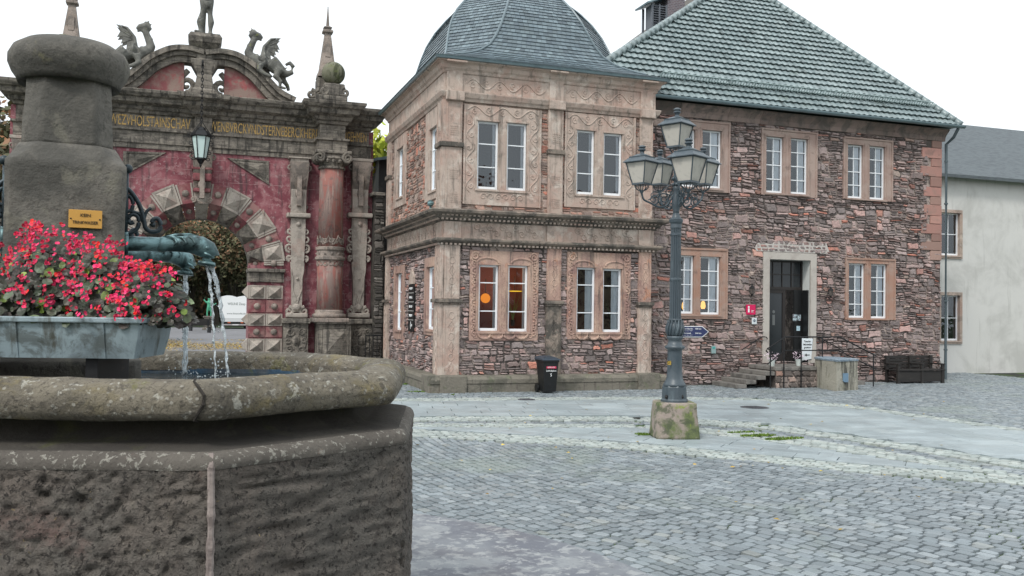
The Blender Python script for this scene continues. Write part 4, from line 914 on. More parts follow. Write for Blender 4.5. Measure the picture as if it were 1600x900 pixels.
# second roof edge seen behind the left hip
b = MB(); b.add([(10.6, 27.0, EZ), (apex.x-.5, apex.y+2.2, apex.z+.05), (apex.x+1.2, apex.y+2.2, apex.z+.05), (23.0, 28.5, EZ), (10.6, 36, EZ), (23, 36, EZ)], [(0, 1, 2, 3), (0, 4, 1), (3, 2, 5), (1, 4, 5, 2), (0, 3, 5, 4)])
b.build('rear_roof', M('rear_roof_slate', (.15, .14, .13), [('n', 5, .5, .66, (.2, .19, .17), .7)], .8), hou)

# neighbouring plastered house past the corner
nb = thing('plastered_house', 'pale plastered house set back beyond the corner downpipe', 'building', (28, 27, 0))
FN = frameY(26.5); b = MB(FN); Wn = [(26.3, 27.2, 1.2, 2.9), (26.3, 27.2, 4.4, 6.0)]
plate_holes(b, XH1+.25, 36, -.05, 7.4, Wn, -.3, 0); b.build('wall', m_plast, nb)
for w_ in Wn: build_window(nb, FN, (w_[0]-.12, w_[1]+.12, w_[2]-.12, w_[3]+.12), [w_], m_cream, rows=(0, .5, 1), cols=2, depth=.15)
b = MB(); b.add([(XH1+.1, 26.1, 7.4), (37, 26.1, 7.4), (37, 31, 10.6), (XH1+.1, 31, 10.6), (XH1+.1, 26.1, 7.28), (37, 26.1, 7.28)], [(0, 1, 2, 3), (4, 5, 1, 0)]); b.build('roof', m_slate if False else M('dark_slate', (.10, .12, .13), [('h', 8, .45, .6, (.06, .07, .08), .8)], .6), nb)
# ================================================================== GATEWAY
YG = 31.0; FG = frameY(YG)
def G(px, py, n=0.): p = onY(px, py, YG-n); return p.x, p.z
XC = G(313, 412)[0]
gate = thing('stone_gateway', 'ornate renaissance gateway with red painted stone wall, bossed arch and inscribed entablature', 'gate', (XC, YG, 0))
def mir(x): return 2*XC-x
RS = (G(443, 412)[0]-XC, G(412, 412)[0]-XC, G(389, 412)[0]-XC); R2, R1, R0 = RS
ZA = G(313, 412)[1]; XE = G(580, 400)[0]; 
ZAR0, ZAR1, ZFR1 = G(313, 238)[1], G(313, 207)[1], G(313, 186)[1]     # architrave, frieze top
ZCO = G(313, 158, .8)[1]
print('gate', XC, RS, ZA, XE, ZAR0, ZAR1, ZFR1, ZCO)
W = XE-XC
# wall with arched opening
b = MB(FG); n = 24; T = 1.0
for sg in (-1, 1):
    b.box(*(sorted((XC+sg*R2, XC+sg*W))), 0, ZFR1, -T, 0)
arc = [(XC+R1*math.cos(math.pi*k/n), ZA+R1*math.sin(math.pi*k/n)) for k in range(n+1)]
top = []
for k in range(n+1):
    t = math.pi*k/n; c_, s_ = math.cos(t), math.sin(t); hh = ZAR1-ZA; kk = min(R2/abs(c_) if abs(c_) > 1e-6 else 1e9, hh/s_ if s_ > 1e-6 else 1e9); top.append((XC+c_*kk, ZA+s_*kk))
# the two rectangle corners are added as separate wedges
ci = [k for k in range(n) if (abs(abs(top[k][0]-XC)-R2) < 1e-6) != (abs(abs(top[k+1][0]-XC)-R2) < 1e-6)]
for k in ci:
    sx = 1 if top[k][0] > XC or top[k+1][0] > XC else -1; b.prism([top[k], top[k+1], (XC+sx*R2, ZAR1)], -T, 0, 2)
b.loft([[(x, z, -T) for x, z in arc], [(x, z, 0) for x, z in arc], [(x, z, 0) for x, z in top], [(x, z, -T) for x, z in top]], cap=False, close=False)
b.build('wall', m_red, gate)
b = MB(FG)
def course_lines():
    z = .6; k = 0
    while z < ZAR0:
        for x0, x1 in ((XC+R2+.05, XC+W-.05), (mir(XC+W-.05), mir(XC+R2+.05))):
            b.box(x0, x1, z-.006, z+.006, .0, .004)
            x = x0+(.3 if k % 2 else .7)
            while x < x1: b.box(x-.005, x+.005, z+.006, min(z+.49, ZAR0), 0, .004); x += .85
        z += .5; k += 1
    z = ZA+R2+.05
    while z < ZAR0: b.box(XC-R2, XC+R2, z-.006, z+.006, 0, .004); z += .36
course_lines(); b.build('pointing', M('pink_pointing', (.40, .26, .26), [('n', 3, .45, .55, (.3, .12, .13), .7)], .9), gate)
# voussoirs: outer face and splayed inner order
def P2(r, a): return (XC+r*math.sin(a), ZA+r*math.cos(a))
spec = [('k', 13)]; seq = [('b', 12), ('p', 16.5), ('b', 11), ('p', 16.5), ('b', 10), ('p', 14), ('b', 3.5)]
a = 6.5; segs = [('k', -6.5, 6.5)]
for t_, w_ in seq: segs.append((t_, a, a+w_)); segs.append((t_, -a-w_, -a)); a += w_
m_vpink = M('pink_arch_stone', (.24, .075, .085), [('n', 1.6, .42, .58, (.34, .20, .185), .8), ('n', 5, .52, .64, (.09, .06, .06), .7)], .85, [('n', 20, .6, .01)])
def diamond(b, q, n0, h, inset=.07):      # quad q (4 (u,v)), raised border then pyramid
    c = (sum(p[0] for p in q)/4, sum(p[1] for p in q)/4); q2 = [(c[0]+(p[0]-c[0])*.80, c[1]+(p[1]-c[1])*.80) for p in q]
    b.loft([[(*p, -.02 if n0 > -.3 else n0-.02) for p in q], [(*p, n0) for p in q], [(*p, n0) for p in q2], [(*p, n0-.02) for p in q2]], cap=False)
    b.add([(*p, n0-.02) for p in q2]+[(*c, n0+h)], [(0, 1, 4), (1, 2, 4), (2, 3, 4), (3, 0, 4)])
for t_, a0, a1 in segs:
    a0, a1 = R_(a0+.25), R_(a1-.25); ro = R2*(1.02 if t_ == 'p' else 1.0 if t_ == 'b' else 1.0); am = (a0+a1)/2
    b = MB(FG); q = [P2(R1, a0), P2(R1, a1), P2(ro, a1), P2(ro, a0)]
    # splayed inner face between R1 at front and R0 at depth
    i0, i1, i2, i3 = P2(R1, a0), P2(R1, a1), P2(R0, a1), P2(R0, a0); dp = -.62
    if t_ == 'p':
        diamond(b, q, .08, .15)
        pts = [(*i0, .08), (*i1, .08), (*i2, dp), (*i3, dp)]; c = Vector([sum(p[k] for p in pts)/4 for k in range(3)]); c += Vector((-math.sin(am)*.15, -math.cos(am)*.15, .15))
        sb_ = MB(FG); sb_.add(pts+[tuple(c)], [(0, 1, 4), (1, 2, 4), (2, 3, 4), (3, 0, 4)]); mt = m_arch
    else:
        h = .06 if t_ == 'b' else .16
        b.loft([[(*p, -.02) for p in q], [(*p, h) for p in q]])
        b.add([(*i0, h), (*i1, h), (*i2, dp), (*i3, dp)], [(0, 1, 2, 3)]); mt = m_vpink if t_ == 'b' else m_arch
    v = b.build('voussoir', mt, gate)
    if t_ == 'p': sb_.build('soffit_block', m_gate, v)
    else:
        eb = MB(FG)
        for (a_, s_) in ((a0, 1), (a1, -1)):
            w_ = s_*R_(1.3); eb.loft([[(*p, z) for p in (P2(R1, a_), P2(R1, a_+w_), P2(ro, a_+w_), P2(ro, a_))] for z in (h+.001, h+.03)])
        if t_ == 'b': eb.build('edge_strip', m_arch, v)
    if t_ == 'b':
        bb = MB(FG); rm = (R1+R2)/2; bb.ball((*P2(rm, am), h), .115, 14, (1, 1, .75)); rm = (R0+R1)/2; pc = P2(rm, am); bb.ball((pc[0], pc[1], -.27), .10, 12); bb.build('boss', m_gate_l, v, True)
b = MB(FG)
b.loft([[(XC+R0*math.cos(math.pi*k/n), ZA+R0*math.sin(math.pi*k/n), z) for k in range(n+1)] for z in (-.60, -T-.02)], cap=False, close=False)
b.build('arch_soffit', m_gate, gate)
# piers of the arch
for sg in (-1, 1):
    b = MB(FG); x0, x1 = sorted((XC+sg*R0, XC+sg*R2)); ys = [(446, 467, 'p'), (469, 488, 'b'), (490, 509, 'p'), (510, 527, 'b'), (529, 550, 'p')]
    zi0, zi1 = G(415, 441)[1], G(415, 420)[1]
    b.box(x0, x1, 0, ZA, -T+.01, .02)
    pier = b.build('pier', m_red, gate)
    im = MB(FG); xx0, xx1 = (x0-.04, x1+.05); im.bbox(xx0, xx1, zi1-.12, zi1, -T+.02, .2, .03); im.bbox(x0-.01, x1+.02, zi0, zi1-.121, -T+.02, .1, .02); im.build('impost', m_gate, pier)
    rows_ = []
    for ya, yb, k in ys:
        za, zb = G(415, yb)[1], G(415, ya)[1]; blk = MB(FG); bs_ = MB(FG)
        for i in range(2):
            a_, b_ = x0+(x1-x0)*i/2+.01, x0+(x1-x0)*(i+1)/2-.01
            if k == 'p':
                diamond(blk, [(a_, za), (b_, za), (b_, zb), (a_, zb)], .09, .24)
            else:
                blk.bbox(a_, b_, za, zb, 0, .07, .01); bs_.ball(((a_+b_)/2, (za+zb)/2, .08), .11, 12, (1, 1, .8))
        if k == 'p':   # points on the passage side too
            xs = XC+sg*R0; blk.add([(xs, za, .08), (xs, za, -.6), (xs, zb, -.6), (xs, zb, .08), (xs-sg*.2, (za+zb)/2, -.26)], [(0, 1, 4), (1, 2, 4), (2, 3, 4), (3, 0, 4)])
        v = blk.build('pier_block', m_arch if k == 'p' else m_vpink, pier)
        if k != 'p': bs_.build('boss', m_gate_l, v, True)
    blk = MB(FG); blk.bbox(x0-.05, x1+.05, 0, G(415, 552)[1], -T+.03, .22, .03); blk.build('pier_base', m_gate, pier)
# keystone console
def console(fr, u, w, v0, v1, n0, parent, mat=m_gate_l, face=True):
    b = MB(fr); N = 14; L = []
    for i in range(N+1):
        t = i/N; z = v1-(v1-v0)*t; n = n0+.40*(1-t)**1.4+.06*math.sin(t*math.pi*2)+.05; L.append((z, n))
    b.loft([[(u-w/2*(1-.25*i/N), z, -.02), (u-w/2*(1-.25*i/N), z, n), (u+w/2*(1-.25*i/N), z, n), (u+w/2*(1-.25*i/N), z, -.02)] for i, (z, n) in enumerate(L)])
    for s in (-1, 1):
        spiral(b, u+s*w*.5, v1-.16, .13, n0+.25, .04, 1.5, s, math.pi/2); spiral(b, u+s*w*.42, v0+.12, .09, n0+.1, .03, 1.4, -s, -math.pi/2)
    b.box(u-w*.12, u+w*.12, v0+.15, v1-.1, n0+.15, n0+.36)
    if face:
        zc = v0+(v1-v0)*.35; b.ball((u, zc, n0+.22), .13, 12, (1, 1.25, .8)); b.ball((u, zc-.02, n0+.33), .035, 8); b.ball((u-.05, zc+.05, n0+.31), .028, 8); b.ball((u+.05, zc+.05, n0+.31), .028, 8); b.ball((u, zc-.1, n0+.3), .045, 8, (1.3, .5, 1))
    return b.build('console', mat, parent)
zk0, zk1 = G(313, 322)[1], ZAR0
console(FG, XC, .62, ZA+R1-.05, ZAR0-.02, .12, gate)
b = MB(FG); z = ZAR0-.12; b.bbox(XC-.33, XC+.33, z-.5, z-.38, .0, .46, .03); b.bbox(XC-.29, XC+.29, z-.85, z-.60, .0, .42, .06); b.bbox(XC-.26, XC+.26, z-1.2, z-1.08, .0, .34, .03); b.build('keystone_bands', m_vpink, gate)
# triangular grey panels in the spandrels
for sg in (-1, 1):
    b = MB(FG)
    tri = [G(355, 247), G(420, 252), G(420, 289)] if sg > 0 else [(mir(x), z) for x, z in (G(372, 246), G(434, 252), G(434, 289))]
    c = (sum(p[0] for p in tri)/3, sum(p[1] for p in tri)/3); i_ = [(c[0]+(p[0]-c[0])*.78, c[1]+(p[1]-c[1])*.78) for p in tri]
    b.loft([[(*p, -.01) for p in tri], [(*p, .05) for p in tri], [(*p, .05) for p in i_], [(*p, .02) for p in i_]], cap=False); b.add([(*p, .02) for p in i_]+[(*c, .10)], [(0, 1, 3), (1, 2, 3), (2, 0, 3)])
    b.build('spandrel_panel', m_gate, gate)
# herm pilasters, columns and pedestals
def herm(xa, xb, ytop, parent, carved=True):
    """(pixel x range on the right half); returns both mirrored"""
    n0 = .0; xm = (G(xa, 400)[0]+G(xb, 400)[0])/2; w = (G(xb, 400)[0]-G(xa, 400)[0])
    for x in (xm, mir(xm)):
        b = MB(FG); zs = lambda y: G((xa+xb)/2, y)[1]
        b.bbox(x-w*.62, x+w*.62, zs(250), ZAR0, 0, .42, .03); b.bbox(x-w*.5, x+w*.5, zs(258), zs(250)-.002, 0, .36, .02)
        b.bbox(x-w*.42, x+w*.42, zs(334), zs(297), 0, .26, .02)
        b.bbox(x-w*.66, x+w*.66, zs(341), zs(334)-.002, 0, .38, .04)
        b.loft([[(x-w*k, z, -.01), (x-w*k, z, .24), (x+w*k, z, .24), (x+w*k, z, -.01)] for k, z in ((.40, zs(342)), (.40, zs(372)), (.36, zs(400)), (.30, zs(450)), (.27, zs(487)))])
        b.build('herm_pilaster', m_arch, parent)
        console(FG, x, w*1.02, zs(330), zs(256), .05, parent, m_gate_l, True)
        c = MB(FG)
        c.ball((x, zs(351), .24), .085, 12)
        for s in (-1, 1):
            for yy, r_ in ((362, .13), (374, .17), (388, .15), (404, .10)):
                spiral(c, x+s*w*.44, zs(yy), r_, .16, .045, 1.4, s, math.pi/2*(1 if yy < 380 else -1), 6)
            pts = [(x+s*w*.36, zs(410), .2), (x+s*w*.33, zs(425), .24), (x+s*w*.24, zs(438), .25), (x+s*w*.26, zs(452), .25), (x+s*w*.14, zs(462), .25), (x, zs(475), .25)]; c.tube(pts, .025, 6)
            pts = [(x+s*w*.12, zs(462), .25), (x, zs(470), .25)]; c.tube(pts, .022, 6)
            spiral(c, x+s*w*.42, zs(486), .15, .2, .06, 1.3, s, math.pi/2, 6)
        c.ball((x, zs(436), .25), .05, 10); c.ball((x, zs(480), .24), .13, 10, (1.2, 1, .7)); c.bbox(x-w*.6, x+w*.6, zs(496), zs(489), 0, .36, .04)
        c.build('strapwork', m_arch, parent)
herm(450, 478, 240, gate); herm(545, 574, 245, gate)
def pedestal(px0, px1, nproj, kind, parent):
    x0, x1 = G(px0, 540)[0], G(px1, 540)[0]; zt, zc = G(458, 497)[1], G(458, 505)[1]
    for a_, b_ in ((x0, x1), (mir(x1), mir(x0))):
        b = MB(FG); b.bbox(a_, b_, .3, zc, 0, nproj, .01); b.bbox(a_-.07, b_+.07, zc+.002, zt, 0, nproj+.1, .03); b.bbox(a_-.05, b_+.05, 0, .298, 0, nproj+.08, .02)
        pd = b.build('pedestal', m_gate, parent); c = MB(FG); m_ = (a_+b_)/2; w = (b_-a_)
        if kind == 'diamond':
            q = [(a_+.1, .45), (b_-.1, .45), (b_-.1, zc-.12), (a_+.1, zc-.12)]; c.add([(*p, nproj) for p in q]+[(m_, (.45+zc)/2, nproj+.18)], [(0, 1, 4), (1, 2, 4), (2, 3, 4), (3, 0, 4)])
            for p, q_ in zip(q, q[1:]+q[:1]): c.tube([(*p, nproj+.01), (*q_, nproj+.01)], .022, 5)
        else:
            zz = (.45+zc)/2; c.ball((m_, zz, nproj), .14, 12, (1, 1.2, .6))
            for s in (-1, 1):
                for k in (-1, 1): spiral(c, m_+s*w*.24, zz+k*.28, .13, nproj+.01, .035, 1.5, s*k, 0, 6)
                spiral(c, m_+s*w*.33, zz, .1, nproj+.01, .03, 1.4, s, 0, 6)
            c.tube([(m_+w*.42*math.cos(t), zz+.5*math.sin(t), nproj+.01) for t in [2*math.pi*k/20 for k in range(21)]], .022, 5)
        c.build('carving', m_gate, pd)
pedestal(441, 479, .40, 'cart', gate); pedestal(491, 540, 1.12, 'diamond', gate); pedestal(545, 580, .38, 'cart', gate)
NC = .68    # column axis in front of the wall
for s in (1, -1):
    p = onY(515.5, 420, YG-NC); x = p.x if s > 0 else mir(p.x); zz = lambda y: onY(516, y, YG-NC).z
    rb, rt_ = (onY(535.5, 470, YG-NC).x-onY(495, 470, YG-NC).x)/2, (onY(540, 290, YG-NC).x-onY(503, 290, YG-NC).x)/2
    yc = YG-NC
    b = MB(); b.lathe([(rt_, zz(262)), (rt_*1.01, zz(300)), (rb*.97, zz(386))], (x, yc), 28); b.lathe([(rb*1.0, zz(407)), (rb*.98, zz(440)), (rb*1.0, zz(486))], (x, yc), 28); col = b.build('column_shaft', m_redcol, gate, True)
    b = MB(); b.lathe([(rb*.98, zz(386)), (rb*1.12, zz(387)), (rb*1.12, zz(391)), (rb*1.02, zz(393)), (rb*1.04, zz(401)), (rb*1.16, zz(402)), (rb*1.16, zz(406)), (rb*1.0, zz(408))], (x, yc), 28)
    for k in range(12): a = k*math.pi/6; b.ball((x+math.cos(a)*rb*1.03, yc+math.sin(a)*rb*1.03, zz(397)), .045, 6)
    for k in range(8):
        a = k*math.pi/4-.3
        for j, s2 in ((0, 1), (1, -1)):
            pts = []
            for i in range(14):
                t = i/13*1.3*2*math.pi*s2; r_ = .09*(1-.6*i/13); aa = a+(r_*math.cos(t)+.1*s2)/rb; pts.append((x+rb*math.cos(aa), yc+rb*math.sin(aa), zz(382 if s2 else 380)+.1+r_*math.sin(t)))
            b.tube(pts, .022, 5)
            pts = [(px_, py_, pz_-(zz(382)-zz(417))) for px_, py_, pz_ in pts]; b.tube(pts, .02, 5)
        b.tube([(x+rb*.99*math.cos(a+q), yc+rb*.99*math.sin(a+q), zz(386)+h) for q, h in ((-.36, .06), (-.2, .2), (-.08, .26), (0, .36), (.08, .26), (.2, .2), (.36, .06))], .02, 5)
    b.build('column_band', m_gate_l, col)
    b = MB(); b.lathe([(rb*1.0, zz(484)), (rb*1.12, zz(486)), (rb*1.08, zz(489)), (rb*1.3, zz(491)), (rb*1.32, zz(495)), (rb*1.2, zz(496.5))], (x, yc), 28); b.bbox(x-rb*1.35, x+rb*1.35, yc-rb*1.35, yc+rb*1.35, zz(503), zz(496.6), .01); b.build('column_base', m_gate_l, col, True)
    b = MB(); b.lathe([(rt_*1.02, zz(266)), (rt_*1.14, zz(265)), (rt_*1.14, zz(262)), (rt_, zz(261)), (rt_*1.1, zz(256)), (rt_*1.35, zz(250)), (rt_*1.2, zz(246))], (x, yc), 24)
    for sx in (-1, 1):
        for sy in (-1, 1):
            b.xf = lambda u, v, n, X=x+sx*rt_*1.15, Yc=yc+sy*rt_*.9: (X+u, Yc+n*(-1), v)
            spiral(b, 0, zz(249), .17, .0 if sy > 0 else .12, .05, 1.8, sx, math.pi/2, 7)
    b.xf = None
    for sx in (-1, 1): b.tube([(x+sx*rt_*1.15, yc-rt_, zz(249)), (x+sx*rt_*1.15, yc+rt_, zz(249))], .17, 14)
    b.bbox(x-rt_*1.5, x+rt_*1.5, yc-rt_*1.3, yc+rt_*1.3, zz(243), zz(238), .03); b.bbox(x-rt_*1.1, x+rt_*1.1, yc-rt_*1.1, yc+rt_*1.1, zz(248), zz(243)-.002, .02)
    for k in range(5): b.ball((x-rt_+k*rt_*.5, yc-rt_*1.15, zz(254)), .07, 8)
    b.build('capital', m_gate, col)
XCOL = onY(515.5, 420, YG-NC).x; RT = rt_
# entablature: profile runs, with forward breaks over the columns and over the keystone
def entab(u0, u1, n, name_extra=0., parent=gate, body=True):
    b = MB(FG); e = .0
    pr = [(n-.02+e, ZAR0), (n+.05, ZAR0), (n+.05, ZAR0+.16), (n+.09, ZAR0+.17), (n+.09, ZAR1-.12), (n+.16, ZAR1-.08), (n+.16, ZAR1-.02), (n+.03, ZAR1), (n+.03, ZFR1), (n+.10, ZFR1+.02), (n+.13, ZFR1+.10), (n+.20, ZFR1+.14), (n+.24, ZFR1+.24),
          (n+.42, ZFR1+.32), (n+.46, ZFR1+.46), (n+.55, ZFR1+.50), (n+.62, ZFR1+.60), (n+.64, ZFR1+.68), (n+.60, ZFR1+.70)]
    rings = []
    for nn, z in pr:
        o = nn-n-.03; rings.append([(u0-max(o, 0), z, -T*.9), (u0-max(o, 0), z, nn), (u1+max(o, 0), z, nn), (u1+max(o, 0), z, -T*.9)])
    b.loft(rings); return b
ZT = ZFR1+.70
XR_ = G(597, 200)[0]-.45
b = entab(mir(XR_), XR_, 0); b.build('entablature', m_gate, gate)
for x in (XCOL, mir(XCOL)):
    w = .42; b = entab(x-w, x+w, .72); b.build('entablature_break', m_gate, gate)
b = MB(FG); N = 5
b.loft([[(XC-w_, z, -.1), (XC-w_, z, n_), (XC+w_, z, n_), (XC+w_, z, -.1)] for w_, n_, z in ((.27, .16, ZAR0+.02), (.27, .17, ZFR1+.02), (.40, .32, ZFR1+.10), (.42, .34, ZFR1+.2), (.6, .52, ZFR1+.34), (.62, .56, ZFR1+.44), (.78, .74, ZFR1+.56), (.80, .76, ZT+.004), (.78, .74, ZT+.01))]); b.build('entablature_break', m_gate, gate)
# inscription; band by band
def gtext(s, px0, px1, n=.035):
    a_, b_ = G(px0, 195)[0], G(px1, 195)[0]
    text(s, 'inscription', m_text_gold, gate, ((a_+b_)/2, YG-n-.004, (ZAR1+ZFR1)/2-.01), b_-a_, .33)
gtext('GRAWEZVHOLSTAINSCHAV', 147, 297); gtext('WENBVRCKVNDSTERNEBERCKHERR', 328, 499); gtext('ZVGEHMEN', 532, 573)
# pediment
YP = YG-.12; FP = frameY(YP)
outl = [(312, 80), (345, 79), (370, 84), (390, 95), (408, 109), (424, 127), (440, 143), (462, 155)]
pr_ = [(onY(x, y, YP).x, onY(x, y, YP).z) for x, y in outl]; pr_[0] = (XC, pr_[0][1]+.0); pr_[1] = (pr_[1][0], pr_[1][1])
zb = ZT-.03
def smooth_line(pts, k=5):
    out = []
    for i in range(len(pts)-1):
        p0, p1, p2, p3 = pts[max(i-1, 0)], pts[i], pts[i+1], pts[min(i+2, len(pts)-1)]
        for j in range(k):
            t = j/k; out.append(tuple(.5*((2*p1[c])+(-p0[c]+p2[c])*t+(2*p0[c]-5*p1[c]+4*p2[c]-p3[c])*t*t+(-p0[c]+3*p1[c]-3*p2[c]+p3[c])*t**3) for c in range(2)))
    out.append(pts[-1]); return out
top_r = smooth_line(pr_)
def inset_line(l, d):
    o = []
    for i, p in enumerate(l):
        a_, b_ = l[max(i-1, 0)], l[min(i+1, len(l)-1)]; dx, dy = b_[0]-a_[0], b_[1]-a_[1]; L = math.hypot(dx, dy) or 1; o.append((p[0]+dy/L*d, p[1]-dx/L*d))
    return o
for s in (1, -1):
    f = (lambda x: x) if s > 0 else mir
    b = MB(FP); 
    for (d0, d1, n0, n1) in ((0, .16, -.55, .28), (.16, .30, -.5, .16), (.30, .50, -.45, .06)):
        A, B = inset_line(top_r, d0), inset_line(top_r, d1); B = [(x, max(z, zb)) for x, z in B]; A = [(x, max(z, zb)) for x, z in A]
        b.loft([[(f(x), z, n0) for x, z in A], [(f(x), z, n1) for x, z in A], [(f(x), z, n1) for x, z in B], [(f(x), z, n0) for x, z in B]], close=False, cap=False)
    b.build('pediment_cornice', m_gate, gate)
    # field with gap near the post
    B = inset_line(top_r, .44); xg0 = XC+.62; fld = [(x, z) for x, z in B if x > xg0 and z > zb]; fld = [(xg0, zb)]+[(xg0, fld[0][1])]+fld+[(fld[-1][0], zb)]
    b = MB(FP); b.prism([(f(x), z) for x, z in fld], -.40, -.1); b.build('pediment_panel', M('faded_red_panel', (.25, .085, .09), [('n', 1.4, .42, .6, (.30, .24, .20), .8), ('n', 3, .54, .66, (.40, .08, .09), .6), ('s', 2, .56, .7, (.12, .10, .09), .7)], .88, [('n', 16, .6, .012)]), gate)
    b = MB(FP); spiral(b, f(XC+.55), zb+.42, .26, -.2, .10, 1.2, s*-1, -math.pi/2, 8); b.tube([(f(XC+.8), zb+.62, -.2), (f(XC+.62), zb+.75, -.2), (f(XC+.5), zb+.9, -.2)], .09, 8); b.build('scroll', m_gate, gate)
zs_ = lambda y: onY(314, y, YP).z
b = MB(FP)
b.loft([[(XC-w_, z, -.45), (XC-w_, z, n_), (XC+w_, z, n_), (XC+w_, z, -.45)] for w_, n_, z in ((.42, .3, zb), (.42, .3, zb+.2), (.30, .22, zb+.28), (.22, .2, zb+.75), (.42, .26, zs_(100)), (.43, .27, zs_(95)), (.26, .2, zs_(94)), (.25, .2, zs_(80)), (.42, .34, zs_(74)), (.48, .42, zs_(70)), (.52, .46, zs_(62)), (.44, .4, zs_(56)))]); b.build('post', m_gate, gate)
# --- sculpture helper: fused stone body
def sculpt(name, tubes, mat, parent=None, voxel=.035, sm=3):
    b = MB()
    for pts, rs in tubes:
        if len(pts) == 1: b.ball(tuple(pts[0]), rs, 12)
        else: b.tube(pts, rs, 10)
    o = b.build(name, mat, parent); rm_ = o.modifiers.new('fuse', 'REMESH'); rm_.mode = 'VOXEL'; rm_.voxel_size = voxel; rm_.use_smooth_shade = True
    s_ = o.modifiers.new('soften', 'SMOOTH'); s_.iterations = sm; s_.factor = .5; return o
m_stat = M('statue_stone', (.16, .16, .145), [('n', 2.4, .45, .62, (.08, .08, .075), .8), ('n', 5, .55, .68, (.30, .30, .27), .6), ('n', 3.5, .6, .68, (.25, .27, .05), .5)], .9, [('n', 20, .8, .02)])
# statue of a knight on the post
z0 = zs_(56); V = Vector; YS = YP-.0
def S(dx, dz, dy=0): return V((XC+dx*.9, YS+dy*.9, z0+dz*.80))
st_ = [([S(-.36, .10, -.28), S(-.20, .10, -.08), S(-.14, .12, .02)], [.045, .075, .085]), ([S(-.15, .12), S(-.17, .30), S(-.19, .55), S(-.11, .92), S(-.07, 1.12), S(-.06, 1.42), S(-.05, 1.75)], [.075, .07, .115, .085, .105, .15, .19]),
       ([S(.20, .08, -.22), S(.17, .09, .02)], [.05, .08]), ([S(.17, .1), S(.17, .30), S(.19, .58), S(.15, .92), S(.14, 1.12), S(.12, 1.42), S(.05, 1.75)], [.07, .065, .105, .08, .10, .15, .19]),
       ([S(0, 1.55), S(0, 1.8), S(0, 2.1), S(0, 2.45), S(0, 2.62), S(0, 2.75)], [.24, .25, .23, .29, .2, .09]), ([S(0, 2.72), S(0, 2.92, -.02), S(0, 3.08)], [.08, .135, .09]),
       ([S(-.27, 2.5), S(-.42, 2.2, -.05), S(-.30, 1.92, -.22)], [.1, .085, .06]), ([S(.27, 2.5), S(.5, 2.3, -.1), S(.72, 2.12, -.2)], [.1, .085, .06]),
       ([S(-.36, .03), S(0, .03), S(.34, .03)], [.06, .07, .06]), ([S(-.10, .1, .16), S(-.10, .5, .18), S(-.06, 1.0, .12)], [.10, .10, .08]), ([S(.08, 1.35, -.18), S(.1, 1.12, -.16)], [.09, .05]), ([S(.03, 1.62, -.2)], .1)]
kn = sculpt('knight_statue', st_, m_stat, voxel=.03); tag(kn, 'weathered stone warrior statue standing on the post above the gateway', 'statue')
# dragons
def dragon(x_, s, label):
    """x_: pixel mapping for the right one; s=-1 mirrors"""
    def D(px, py, dy=0.):
        p = onY(px, py, YP-.05); xx = p.x if s > 0 else mir(p.x); return V((xx+(0 if s > 0 else DXL), YP-.05+dy, p.z+(0 if s > 0 else DZL)))
    t = [([D(396, 52), D(398, 60), D(392, 72), D(388, 82), D(392, 90), D(402, 96), D(414, 94), D(424, 98), D(432, 106), D(440, 112)], [.09, .10, .12, .14, .19, .25, .30, .27, .24, .18]),
         ([D(440, 112), D(448, 116), D(456, 113), D(458, 104), D(453, 98), D(447, 101), D(448, 107)], [.15, .12, .09, .08, .07, .06, .04]),
         ([D(389, 57), D(397, 53), D(406, 56), D(411, 60)], [.06, .13, .09, .03]), ([D(402, 59), D(409, 64)], [.06, .03]), ([D(396, 52), D(392, 43)], [.07, .015]), ([D(394, 52), D(388, 48)], [.05, .015]), ([D(399, 52), D(398, 45)], [.05, .012]),
         ([D(390, 72, 0), D(385, 70)], [.05, .01]), ([D(387, 82), D(382, 80)], [.05, .01]),
         ([D(408, 100, -.15), D(404, 112, -.22), D(412, 118, -.25), D(422, 122, -.25)], [.13, .09, .07, .05]), ([D(412, 100, .15), D(418, 112, .22), D(426, 118, .25)], [.12, .08, .05]),
         ([D(436, 110, -.12), D(430, 122, -.2), D(438, 130, -.2), D(436, 138, -.2), D(446, 141, -.24)], [.17, .11, .08, .06, .05]), ([D(438, 110, .12), D(444, 124, .2), D(450, 132, .2), D(452, 140, .2)], [.15, .10, .07, .06]),
         ([D(410, 90, 0), D(413, 72, .1), D(424, 59, .18), D(439, 56, .2)], [.08, .06, .045, .015])]
    o = sculpt('dragon_statue', t, m_stat, voxel=.035, sm=2)
    b = MB()
    for dy in (.0, .34):
        P = [D(409, 92, .02+dy), D(412, 73, .12+dy), D(424, 60, .2+dy), D(440, 56, .24+dy), D(433, 64, .22+dy), D(438, 75, .22+dy), D(429, 72, .2+dy), D(432, 84, .18+dy), D(423, 79, .15+dy), D(424, 94, .1+dy), D(417, 88, .06+dy)]
        n_ = len(P); b.add([tuple(p) for p in P]+[tuple(p+V((0, .05, 0))) for p in P], [tuple(range(n_)), tuple(range(2*n_-1, n_-1, -1))]+[(i, (i+1) % n_, n_+(i+1) % n_, n_+i) for i in range(n_)])
        for q in (4, 6, 8, 10): b.tube([P[1], P[q]], [.035, .015], 5)
    w = b.build('wing', m_stat, o); tag(o, label, 'statue'); return o
DXL, DZL = 0, 0
dragon(0, 1, 'winged stone dragon on the curved pediment, near the obelisk'); 
p_t = onY(229, 40, YP); p_h = onY(396, 52, YP); DXL = p_t.x-mir(p_h.x); DZL = p_t.z-p_h.z
dragon(0, -1, 'winged stone dragon on the curved pediment, beside the fountain pillar')
